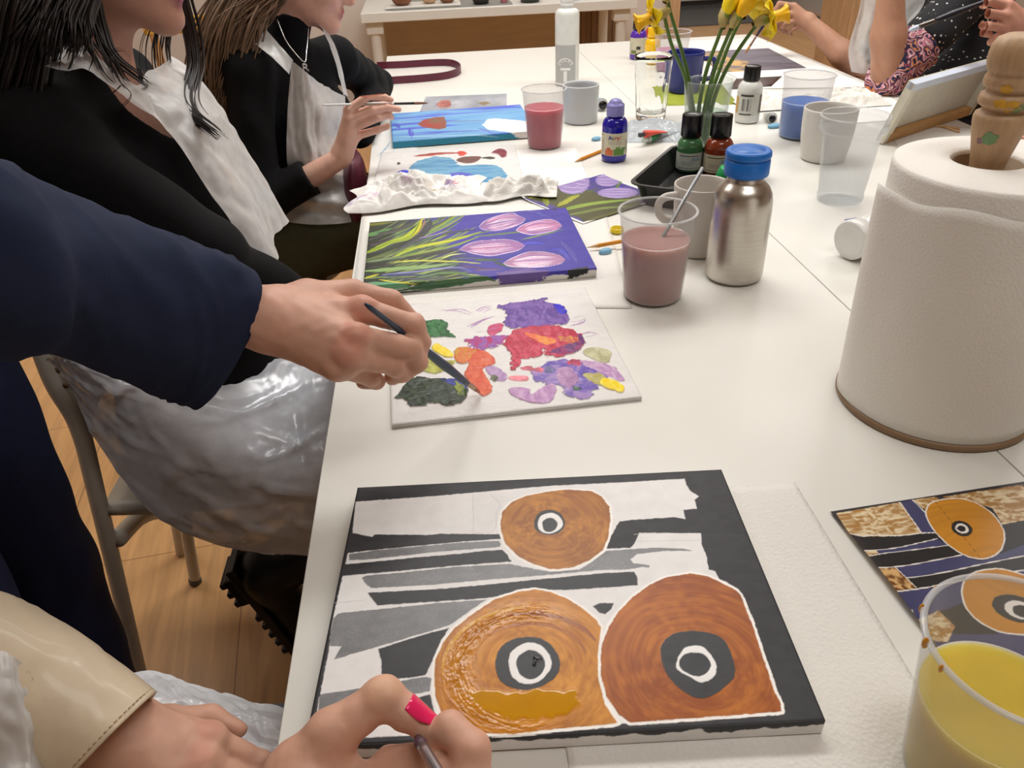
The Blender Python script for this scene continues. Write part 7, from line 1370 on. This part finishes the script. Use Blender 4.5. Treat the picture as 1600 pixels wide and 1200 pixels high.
# ------------------------------------------------------------------ person at the near left: cream leather sleeve, plastic apron, hand with a pink nail
def near_left():
    t = thing('person', 'person at lower left in a cream leather sleeve and plastic apron, pink thumb nail', 'person', (-.6, .4, .45))
    Z = pz
    # right hand
    H = Body((-.3, .13, .70), (.06, .46, .90), .0017)
    q = dict(t=[(470, 1215, .80), (517, 1148, .822), (599, 1090, .838), (664, 1134, .822)], i=[(735, 1262, .80), (737, 1172, .822), (704, 1138, .826), (668, 1152, .815)], m=[(690, 1290, .792), (720, 1206, .806), (672, 1184, .805), (608, 1184, .797)], r=[(640, 1310, .785), (690, 1240, .792), (640, 1214, .792), (590, 1216, .785)], p=[(590, 1330, .78), (640, 1268, .782), (600, 1250, .782), (566, 1254, .778)])
    q = {k: [Z(*p) for p in v] for k, v in q.items()}; W = Z(470, 1420, .79)
    for k, a, b in (('i', .028, .0135), ('m', .028, .0135), ('r', .026, .013), ('p', .024, .012)): H.cone(W, q[k][0], a, b, .02)
    for k, r in (('i', .0128), ('m', .0115), ('r', .0105), ('p', .0095)):
        p = q[k]; H.cone(p[0], p[1], r*1.12, r*1.0, .005); H.cone(p[1], p[2], r*1.0, r*.9, .004); H.cone(p[2], p[3], r*.9, r*.74, .003)
    p = q['t']; H.cone(W, p[0], .034, .024, .02); H.cone(p[0], p[1], .0235, .0165, .012); H.cone(p[1], p[2], .0162, .0132, .008); H.ell(p[2]+A3(0, 0, .001), (.0135,)*3, None, .006); H.cone(p[2], p[2]*.45+p[3]*.55, .0126, .0118, .006); H.cone(p[2]*.45+p[3]*.55, p[3], .0118, .0082, .005); H.cone(W+A3(-.02, -.02, 0), Z(360, 1500, .79), .03, .033, .02); H.cone(Z(500, 1230, .792), q['i'][0], .018, .014, .02)
    H.wrinkle(.00025, 220, 3)
    # left hand resting in the lap
    Lh = Body((-.42, .24, .60), (-.12, .52, .82), .002); w0 = Z(165, 1140, .742); q2 = {}
    base = [Z(330, 1158, .712), Z(318, 1196, .712), Z(296, 1232, .708), Z(268, 1262, .702)]; dv = (base[0]-w0)/np.linalg.norm(base[0]-w0)
    Lh.cone(Z(90, 1090, .775), w0, .032, .029, .015)
    for k, b in enumerate(base): Lh.cone(w0, b, .027, .0145, .016)
    for k, b in enumerate(base):
        n1 = b+dv*.034+A3(.004, -.006, -.018); n2 = n1+dv*.012+A3(0, -.008, -.02); n3 = n2-dv*.004+A3(0, -.006, -.016); r = (.0108, .011, .0104, .0092)[k]; Lh.ell(b+A3(0, 0, .003), (.0135,)*3, None, .006); Lh.cone(b, n1, r*1.1, r, .004); Lh.cone(n1, n2, r, r*.88, .004); Lh.cone(n2, n3, r*.88, r*.72, .004)
    th = Z(262, 1130, .708); Lh.cone(w0, th, .022, .015, .015); Lh.cone(th, Z(330, 1122, .69), .0135, .0115, .006); Lh.cone(Z(330, 1122, .69), Z(372, 1140, .68), .0112, .008, .005); Lh.wrinkle(.0003, 200, 4)
    T = Body((-.95, .0, .40), (-.1, .75, 1.25), .010); T.cone((-.68, .36, .55), (-.70, .36, .98), .13, .125, .04, flat=((1, 0, 0), .75)); T.cone((-.70, .36, .98), (-.69, .36, 1.16), .08, .05, .04)
    sl, el = A3(-.68, .54, 1.03), A3(-.60, .585, .83); sr, er = A3(-.66, .17, 1.03), A3(-.45, .06, .84)
    for a, b, c in ((sl, el, Z(90, 1090, .775)), (sr, er, Z(360, 1500, .79))): T.cone((-.70, .36, 1.03), a, .05, .045, .03); T.cone(a, b, .044, .038, .02); T.cone(b, c, .038, .031, .02)
    for y in (.27, .47): T.cone((-.66, y, .54), (-.12, y, .55), .08, .058, .03); T.cone((-.12, y, .55), (-.12, y, .42), .05, .045, .02)
    skin(t, [T, H, Lh], (212, 164, 140), [(q['t'][2]+A3(0, 0, .01), .016, (236, 190, 150), .6), (q['t'][1], .02, (212, 128, 106), .35), (q['i'][1], .02, (222, 150, 124), .3)]+[(b+A3(0, 0, .014), .014, (204, 110, 92), .5) for b in base])
    # pink nail seated on the thumb tip
    p2_, p3_ = q['t'][2], q['t'][3]; d = (p3_-p2_)/np.linalg.norm(p3_-p2_); vw = CAM-p3_; vw /= np.linalg.norm(vw); n_ = CU*.72+vw*.5+CR*.55; n_ -= d*(n_@d); n_ /= np.linalg.norm(n_); s_ = np.cross(d, n_); Lt = np.linalg.norm(p3_-p2_)
    def nl(u, v):
        k = .46+.72*v; r_ = np.interp(k, [.45, 1, 1.2], [.0120, .0092, .0088])+.0012; an = (u-.5)*2*.78*np.clip(np.sin(np.clip(v*.8+.22, 0, 1)*PI)**.4, .2, 1); return tuple(p2_[i]+d[i]*k*Lt+r_*(s_[i]*np.sin(an)+n_[i]*np.cos(an)) for i in range(3))
    part('thumb_nail', sheet(nl, 13, 14), M_nail, t, solid=.0009, label='bright pink painted thumb nail')
    # sleeve of the left arm with a stitched cuff
    raw = [((-330, 800, .98), (-330, 1180, .86), .062), ((-180, 850, .925), (-240, 1180, .82), .06), ((-60, 905, .875), (-130, 1180, .785), .058), ((30, 942, .845), (-40, 1180, .765), .055), ((112, 990, .82), (30, 1190, .748), .05), ((180, 1052, .80), (88, 1206, .73), .046), ((222, 1100, .788), (118, 1216, .716), .043)]
    cs = [(Z(*a)+Z(*b))/2 for a, b, _ in raw]; R = []
    for i, (a, b, dp) in enumerate(raw): ax = cs[min(i+1, len(cs)-1)]-cs[max(i-1, 0)]; va = (Z(*a)-Z(*b))/2; vb = np.cross(ax, va); R.append((cs[i], va, vb/np.linalg.norm(vb)*dp))
    slv = part('sleeve', loft(R, 56, 8, .05, 8, inner=1), M_leath, t); c_, va, vb = R[-1]; c2, va2, vb2 = R[-2]
    cm, am, bm = c_*.86+c2*.14, va*.86+va2*.14, vb*.86+vb2*.14; st = MB()
    for k in range(64):
        a0, a1 = k/64*2*PI, (k+.62)/64*2*PI; st.add(*tube([cm+(am*math.cos(a)+bm*math.sin(a))*1.015 for a in np.linspace(a0, a1, 3)], .00055, 5))
    part('stitching', st, mat('tan_thread', (186, 160, 124), .7), slv)
    Jk = Body((-1.0, -.05, .45), (-.35, .80, 1.2), .009); Jk.cone((-.68, .36, .55), (-.70, .36, .98), .15, .148, .04, flat=((1, 0, 0), .8)); Jk.cone((-.70, .36, .98), (-.69, .36, 1.10), .1, .07, .05)
    Jk.cone((-.70, .36, 1.02), sl, .07, .065, .04); Jk.cone(sl, el, .066, .062, .02); Jk.cone((-.70, .36, 1.02), sr, .07, .065, .04); Jk.cone(sr, er, .066, .06, .02); Jk.cone(er, Z(360, 1500, .79)*.6+er*.4, .06, .05, .02); Jk.wrinkle(.003, 28, 2); cloth(t, 'jacket', Jk, M_leath, 2)
    Q = Body((-.85, .15, .0), (.0, .6, .66), .009)
    for y in (.27, .47): Q.cone((-.66, y, .535), (-.1, y, .545), .10, .075, .03); Q.cone((-.1, y, .545), (-.12, y, .05), .072, .055, .02)
    Q.cut((0, 0, .05), (0, 0, -1)); cloth(t, 'trousers', Q, M_grey, 2)
    for y in (.27, .47):
        S = Body((-.26, y-.08, -.01), (.1, y+.08, .14), .008); S.cone((-.13, y, .045), (.02, y, .035), .045, .038, .02); S.cone((-.12, y, .05), (-.12, y, .1), .045, .045, .02); S.cut((0, 0, .002), (0, 0, -1)); cloth(t, 'shoe', S, M_boot)
    rows = [[Z(120, 1010, .60), Z(180, 1050, .62), Z(232, 1046, .632), Z(300, 1066, .63), Z(370, 1086, .625), Z(445, 1106, .62), Z(520, 1120, .61)], [Z(100, 1060, .64), Z(170, 1080, .65), Z(240, 1086, .652), Z(310, 1100, .65), Z(380, 1120, .645), Z(450, 1140, .64), Z(530, 1150, .63)], [Z(80, 1140, .66), Z(160, 1150, .655), Z(240, 1160, .648), Z(310, 1170, .645), Z(380, 1185, .64), Z(450, 1200, .635), Z(530, 1210, .63)], [Z(60, 1240, .66), Z(150, 1250, .655), Z(230, 1260, .648), Z(310, 1270, .645), Z(380, 1280, .64), Z(450, 1290, .635), Z(530, 1300, .63)], [Z(40, 1400, .65), Z(140, 1410, .645), Z(220, 1420, .64), Z(310, 1430, .64), Z(380, 1440, .635), Z(450, 1450, .63), Z(530, 1460, .62)]]
    apr = part('apron_lap', grid_sheet(rows, disp=creases([(.2, .1, .6, .3, 1), (.35, .05, .5, .35, -1), (.4, .3, .9, .2, 1), (.5, .15, .8, .45, .9), (.6, .4, .95, .35, 1), (.3, .45, .6, .4, 1), (.7, .1, .75, .5, -1)], .006, .012, .002, (8, 7), 12, .003)), thin('apron_film_near', (240, 242, 244), (244, 246, 250), fog=.93, rough=.25, edge=.1, bump=(40, .3)), t)
    rows = [[Z(-140, 1000, .90), Z(-20, 1010, .865), Z(30, 1030, .845), Z(52, 1060, .83)], [Z(-140, 1090, .86), Z(-20, 1090, .845), Z(40, 1100, .822), Z(64, 1120, .805)], [Z(-140, 1180, .82), Z(-20, 1180, .81), Z(46, 1180, .795), Z(74, 1190, .775)], [Z(-140, 1290, .79), Z(-20, 1290, .78), Z(46, 1290, .77), Z(80, 1290, .75)]]
    part('apron_bib', grid_sheet(rows, disp=creases([(.1, .1, .4, .9, 1), (.5, .0, .7, .9, -1)], .005, .05, .003, (6, 6), 3)), M_apr2, t)
    g = Z(650, 1150, .823); e = Z(690, 1216, .84)
    brush('paintbrush with a dark wet tip between the pink nailed thumb and finger', g, g+(e-g)/np.linalg.norm(e-g)*.2, .0042, ((120, 110, 134), (176, 172, 176), (74, 50, 62)), .012, .05, wet=(84, 58, 70))
near_left()

# ------------------------------------------------------------------ right side: woman in the polka dot top, and a second painter's hand
def dots_mat():
    m = bpy.data.materials.new('polka_dot_cloth'); m.use_nodes = True; nt = m.node_tree; N = nt.nodes; L = nt.links; b = N['Principled BSDF']; b.inputs['Roughness'].default_value = .85
    tc = N.new('ShaderNodeTexCoord'); v = N.new('ShaderNodeTexVoronoi'); v.inputs['Scale'].default_value = 52; v.inputs['Randomness'].default_value = .4; L.new(tc.outputs['Object'], v.inputs['Vector'])
    r = N.new('ShaderNodeValToRGB'); r.color_ramp.elements[0].position = .15; r.color_ramp.elements[0].color = rgba((222, 220, 214)); r.color_ramp.elements[1].position = .19; r.color_ramp.elements[1].color = rgba((18, 18, 24)); L.new(v.outputs['Distance'], r.inputs['Fac'])
    L.new(r.outputs['Color'], b.inputs['Base Color']); return m
def paisley_mat():
    m = bpy.data.materials.new('paisley_cloth'); m.use_nodes = True; nt = m.node_tree; N = nt.nodes; L = nt.links; b = N['Principled BSDF']; b.inputs['Roughness'].default_value = .8
    tc = N.new('ShaderNodeTexCoord'); nz = N.new('ShaderNodeTexNoise'); nz.inputs['Scale'].default_value = 16; L.new(tc.outputs['Object'], nz.inputs['Vector'])
    mp = N.new('ShaderNodeMix'); mp.data_type = 'RGBA'; mp.inputs['Factor'].default_value = .12; L.new(tc.outputs['Object'], mp.inputs['A']); L.new(nz.outputs['Color'], mp.inputs['B'])
    w = N.new('ShaderNodeTexVoronoi'); w.inputs['Scale'].default_value = 16; L.new(mp.outputs['Result'], w.inputs['Vector']); mt = N.new('ShaderNodeMath'); mt.operation = 'MULTIPLY'; mt.inputs[1].default_value = 3.1; L.new(w.outputs['Distance'], mt.inputs[0]); fr = N.new('ShaderNodeMath'); fr.operation = 'FRACT'; L.new(mt.outputs[0], fr.inputs[0])
    r = N.new('ShaderNodeValToRGB'); r.color_ramp.interpolation = 'CONSTANT'; e = r.color_ramp.elements; cs = [(0, (206, 120, 60)), (.12, (30, 34, 70)), (.3, (190, 120, 136)), (.5, (226, 206, 206)), (.6, (150, 66, 92)), (.74, (28, 32, 64)), (.9, (210, 160, 160))]
    e[0].position = 0; e[0].color = rgba(cs[0][1]); e[1].position = cs[1][0]; e[1].color = rgba(cs[1][1])
    for p_, c_ in cs[2:]: k = e.new(p_); k.color = rgba(c_)
    L.new(fr.outputs[0], r.inputs['Fac']); L.new(r.outputs['Color'], b.inputs['Base Color']); return m
def polka():
    t = thing('person', 'woman in a black polka dot top with paisley cuffs leaning an elbow on the table', 'person', (1.8, 2.7, .47)); Y = pyy
    el = pz(1384, 122, .785); hand_top = Y(1392, -60, el[1]+.01); wr = Y(1393, -30, el[1]); ch = A3(1.84, 2.72, .86); shl = A3(1.74, 2.50, 1.04); shr = A3(1.80, 2.96, 1.04); er = Y(1352, 118, 2.78); wrr = Y(1262, 34, 2.93); hnd = Y(1238, 22, 2.97)
    B = Body((1.05, 2.25, .45), (2.15, 3.2, 1.5), .0085); hd = A3(1.70, 2.68, 1.29); P, M = head(B, hd, (-.85, .0, -.45), (-.45, 0, .85)); nb = A3(1.83, 2.71, 1.08)
    B.cone(hd+A3(.03, .01, -.06), nb, .05, .056, .03); B.cone(nb, ch, .09, .13, .05, flat=((1, 0, 0), .75)); B.cone(ch, (1.86, 2.72, .55), .13, .14, .04, flat=((1, 0, 0), .8)); B.cone(nb-A3(0, 0, .03), shl, .05, .048, .04); B.cone(nb-A3(0, 0, .03), shr, .05, .048, .04)
    B.cone(shl, el, .046, .040, .02); B.cone(shr, er, .046, .04, .02)
    for y in (2.6, 2.82): B.cone((1.84, y, .54), (1.42, y, .56), .085, .06, .03)
    F = Body((1.05, 2.1, .70), (1.66, 3.2, 1.24), .0038); F.cone(el, el+(wr-el)*.45, .043, .047, .02); F.cone(el+(wr-el)*.45, wr, .047, .034, .02); hv = (wr-el)/np.linalg.norm(wr-el); F.cone(wr, wr+hv*.08, .03, .03, .02, flat=((0, 1, 0), .6))
    for k in range(4): F.cone(wr+hv*.08+CR*(.024*(k-1.5)*.8), wr+hv*.125+CR*(.018*(k-1.5)), .0095, .009, .004); F.cone(wr+hv*.125+CR*(.018*(k-1.5)), wr+hv*.14+CR*(.018*(k-1.5)+.03)+A3(.02, 0, 0), .009, .007, .004)
    F.cone(er, er+(wrr-er)*.4, .040, .043, .02); F.cone(er+(wrr-er)*.4, wrr, .043, .028, .02); g = dict(i=[(1240, 10, 2.95), (1218, 6, 2.95), (1208, 22, 2.955), (1206, 34, 2.96)], m=[(1240, 22, 2.945), (1220, 22, 2.94), (1214, 36, 2.95), (1214, 44, 2.96)], r=[(1244, 32, 2.945), (1228, 36, 2.94), (1222, 44, 2.95), (1226, 50, 2.965)], p=[(1252, 40, 2.945), (1238, 46, 2.945), (1232, 50, 2.95), (1236, 54, 2.965)], t=[(1248, 20, 2.99), (1228, 24, 3.0), (1214, 34, 2.99), (1208, 40, 2.98)])
    for k, r in (('i', .0105), ('m', .0105), ('r', .01), ('p', .009), ('t', .0108)):
        p = [Y(*x) for x in g[k]]; F.cone(wrr, p[0], .024, .014, .012); F.cone(p[0], p[1], r*1.1, r, .004); F.cone(p[1], p[2], r, r*.9, .003); F.cone(p[2], p[3], r*.9, r*.75, .003)
    skin(t, [B, F], (188, 140, 114), [])
    K = Body((1.2, 2.2, .45), (2.15, 3.25, 1.2), .008); K.cone(nb, ch, .105, .155, .05, flat=((1, 0, 0), .78)); K.cone(ch, (1.84, 2.70, .56), .165, .18, .05, flat=((1, 0, 0), .85)); K.ell((1.73, 2.64, .90), (.08, .09, .09), None, .05); K.cone(nb-A3(0, 0, .02), shl, .065, .068, .05); K.cone(nb-A3(0, 0, .02), shr, .065, .068, .05); K.cone(shl, el*.62+shl*.38, .072, .066, .03); K.cone(shr, er*.85+shr*.15, .068, .06, .03); K.cone((1.80, 2.56, .74), (1.62, 2.46, .70), .12, .08, .06)
    K.ell((1.76, 2.71, 1.13), (.075, .065, .09), None, .01, sub=True); K.cut((0, 0, .5), (0, 0, -1)); K.wrinkle(.003, 28, 6); cloth(t, 'polka_dot_top', K, dots_mat(), 2)
    fa = hv; Cf = Body(el-.2, el+.22, .005); ud = (shl-el)/np.linalg.norm(shl-el); Cf.cone(el-ud*.008+A3(0, 0, .004), el+ud*.15, .056, .076, .02); Cf.cone(el, el+fa*.012, .054, .054, .02); Cf.cut(el+fa*.040, fa-ud*.75); Cf.cut(el+ud*.14, ud); Cf.cut((0, 0, TZ+.002), (0, 0, -1)); Cf.wrinkle(.002, 70, 2); cloth(t, 'paisley_cuff', Cf, paisley_mat(), 1)
    Q = Body((1.3, 2.42, .0), (2.1, 3.0, .72), .01)
    for y in (2.6, 2.82): Q.cone((1.86, y, .535), (1.45, y, .55), .1, .075, .03); Q.cone((1.45, y, .55), (1.5, y, .05), .07, .055, .02)
    Q.cut((0, 0, .03), (0, 0, -1)); cloth(t, 'trousers', Q, mat('dark_cloth', (40, 40, 48), .85), 2)
    for y in (2.6, 2.82):
        S = Body((1.3, y-.08, -.01), (1.62, y+.08, .14), .009); S.cone((1.52, y, .045), (1.38, y, .035), .045, .038, .02); S.cone((1.5, y, .05), (1.5, y, .1), .045, .045, .02); S.cut((0, 0, .002), (0, 0, -1)); cloth(t, 'shoe', S, M_boot)
    rows = [[Y(1352, -60, 2.62), Y(1376, -60, 2.60), Y(1420, -60, 2.58), Y(1450, -60, 2.58)], [Y(1344, 10, 2.60), Y(1368, 10, 2.585), Y(1412, 14, 2.56), Y(1446, 0, 2.56)], [Y(1326, 74, 2.60), Y(1356, 70, 2.57), Y(1400, 70, 2.55), Y(1424, 40, 2.55)], [Y(1330, 112, 2.58), Y(1356, 116, 2.56), Y(1390, 110, 2.55), Y(1412, 80, 2.55)]]
    apr = part('apron', grid_sheet(rows, disp=creases([(.1, .1, .2, .9, 1), (.3, .1, .3, .9, -1), (.6, .1, .5, .9, 1)], .008, .06, .004, (5, 5), 3)), M_apr2, t)
    part('hair_cap', (lambda C: (C.ell(hd+A3(.02, 0, .03), (.1, .09, .1), None, .01), C.cut(hd-A3(.02, 0, 0), (-1, 0, -.6)), C.mesh())[-1])(Body(hd-.18, hd+.18, .009)), mat('grey_hair', (120, 112, 104), .5, noise=(60, .2)), t)
    brush('thin paintbrush held over the dark mauve painting at the far right', Y(1164, 84, 2.96), Y(1222, -6, 2.98), .0042, ((30, 32, 60), (150, 120, 110), (176, 120, 70)), .03, .04, wet=(186, 132, 70))
polka()
def second_painter():
    t = thing('person', 'person at the right edge in grey lilac clothes raising a brush with white paint', 'person', (1.95, 1.7, .45)); Y = pyy
    F = Body((1.36, 1.8, .84), (1.75, 2.15, 1.10), .0023); W = Y(1612, 62, 1.97); el = A3(1.78, 1.86, .86)
    g = dict(i=[(1574, 10, 1.96), (1546, 2, 1.95), (1530, 12, 1.945), (1524, 28, 1.95)], m=[(1570, 26, 1.945), (1540, 20, 1.93), (1528, 32, 1.93), (1534, 40, 1.945)], r=[(1572, 44, 1.94), (1544, 40, 1.925), (1532, 50, 1.93), (1546, 54, 1.945)], p=[(1580, 60, 1.94), (1558, 58, 1.93), (1548, 66, 1.935), (1560, 68, 1.95)], t=[(1596, 24, 2.0), (1574, 4, 2.0), (1552, 0, 1.985), (1536, 8, 1.97)])
    for k, r in (('i', .0105), ('m', .0108), ('r', .0102), ('p', .0092), ('t', .0115)):
        p = [Y(*x) for x in g[k]]; F.cone(W, p[0], .028, .0155, .016); F.cone(p[0], p[1], r*1.12, r, .004); F.cone(p[1], p[2], r, r*.9, .003); F.cone(p[2], p[3], r*.9, r*.76, .003)
    F.cone(W, W*.6+el*.4, .028, .033, .02)
    B = Body((1.35, 1.3, .45), (2.3, 2.1, 1.5), .010); hd = A3(1.92, 1.66, 1.30); P, M = head(B, hd, (-.9, .2, -.4), (-.4, 0, .9)); nb = A3(2.0, 1.66, 1.09); ch = A3(2.0, 1.66, .88)
    B.cone(hd+A3(.02, 0, -.06), nb, .05, .055, .03); B.cone(nb, ch, .08, .13, .05); B.cone(ch, (2.0, 1.66, .56), .13, .13, .04); sr, sl = A3(1.96, 1.84, 1.04), A3(1.96, 1.48, 1.04); B.cone(nb, sr, .05, .048, .04); B.cone(nb, sl, .05, .048, .04); B.cone(sr, el, .045, .038, .02); B.cone(el, W*.6+el*.4, .038, .033, .02)
    le = A3(1.78, 1.52, .82); lw = A3(1.52, 1.66, .785); B.cone(sl, le, .045, .038, .02); B.cone(le, lw, .036, .028, .02); B.cone(lw, lw+A3(-.07, .05, -.01), .026, .026, .02, flat=((0, 0, 1), .6))
    for k in range(4): a0 = lw+A3(-.07, .02+.02*k, -.012); B.cone(a0, a0+A3(-.05, .03, -.012), .009, .007, .004)
    B.cone(lw+A3(-.02, .0, 0), lw+A3(-.07, -.02, -.012), .012, .009, .006)
    for y in (1.56, 1.77): B.cone((2.0, y, .54), (1.56, y, .56), .085, .06, .03)
    skin(t, [B, F], (206, 150, 128), [])
    K = Body((1.38, 1.3, .45), (2.35, 2.1, 1.2), .009); K.cone(nb, ch, .1, .15, .05); K.cone(ch, (2.0, 1.66, .55), .155, .165, .05); K.cone(nb, sr, .065, .066, .05); K.cone(nb, sl, .065, .066, .05); K.cone(sr, el, .066, .058, .02); K.cone(el, el*.75+W*.25, .058, .05, .02); K.cone(sl, le, .066, .058, .02); K.cone(le, lw, .058, .048, .02); K.cone(hd+A3(.02, 0, -.06), nb, .06, .062, .01, sub=True); K.cut((0, 0, .5), (0, 0, -1)); K.wrinkle(.003, 30, 3); cloth(t, 'jumper', K, M_lilac, 2)
    Q = Body((1.42, 1.4, .0), (2.2, 1.95, .72), .01)
    for y in (1.56, 1.77): Q.cone((2.0, y, .535), (1.56, y, .55), .1, .075, .03); Q.cone((1.56, y, .55), (1.6, y, .05), .07, .055, .02)
    Q.cut((0, 0, .03), (0, 0, -1)); cloth(t, 'trousers', Q, mat('dark_cloth'), 2)
    for y in (1.56, 1.77):
        S = Body((1.4, y-.08, -.01), (1.72, y+.08, .14), .009); S.cone((1.62, y, .045), (1.48, y, .035), .045, .038, .02); S.cone((1.6, y, .05), (1.6, y, .1), .045, .045, .02); S.cut((0, 0, .002), (0, 0, -1)); cloth(t, 'shoe', S, M_boot)
    C = Body(hd-.18, hd+.18, .009); C.ell(hd+A3(.02, 0, .03), (.1, .09, .1), None, .01); C.cut(hd-A3(.02, 0, 0), (-1, 0, -.6)); v, f = C.mesh(); fastpart('hair_cap', v, f, mat('grey_hair'), t, smooth_it=1)
    brush('paintbrush loaded with white paint in front of the polka dot top', Y(1419, 48, 1.93), Y(1572, -10, 1.98), .0062, ((34, 36, 46), (120, 116, 110), (196, 206, 224)), .026, .05, wet=(206, 216, 234))
second_painter()
# stools under the seated people
def stool(label, c):
    t = thing('stool', label, 'stool', (c[0], c[1], 0)); part('seat', lathe([(0, .415), (.17, .415), (.178, .425), (.178, .44), (.165, .447), (0, .447)], 40, (c[0], c[1], 0)), M_metal_w, t)
    for k in range(4): a = PI/4+k*PI/2; part('leg', tube([(c[0]+.18*math.cos(a), c[1]+.18*math.sin(a), 0), (c[0]+.12*math.cos(a), c[1]+.12*math.sin(a), .42)], .011, 12), M_metal_w, t)
stool('white stool under the girl in the black jumper', (-.46, 2.1)); stool('white stool under the person in the cream leather sleeve', (-.68, .36)); stool('white stool under the woman in the polka dot top', (1.87, 2.71)); stool('white stool under the person in grey lilac clothes', (2.02, 1.66))
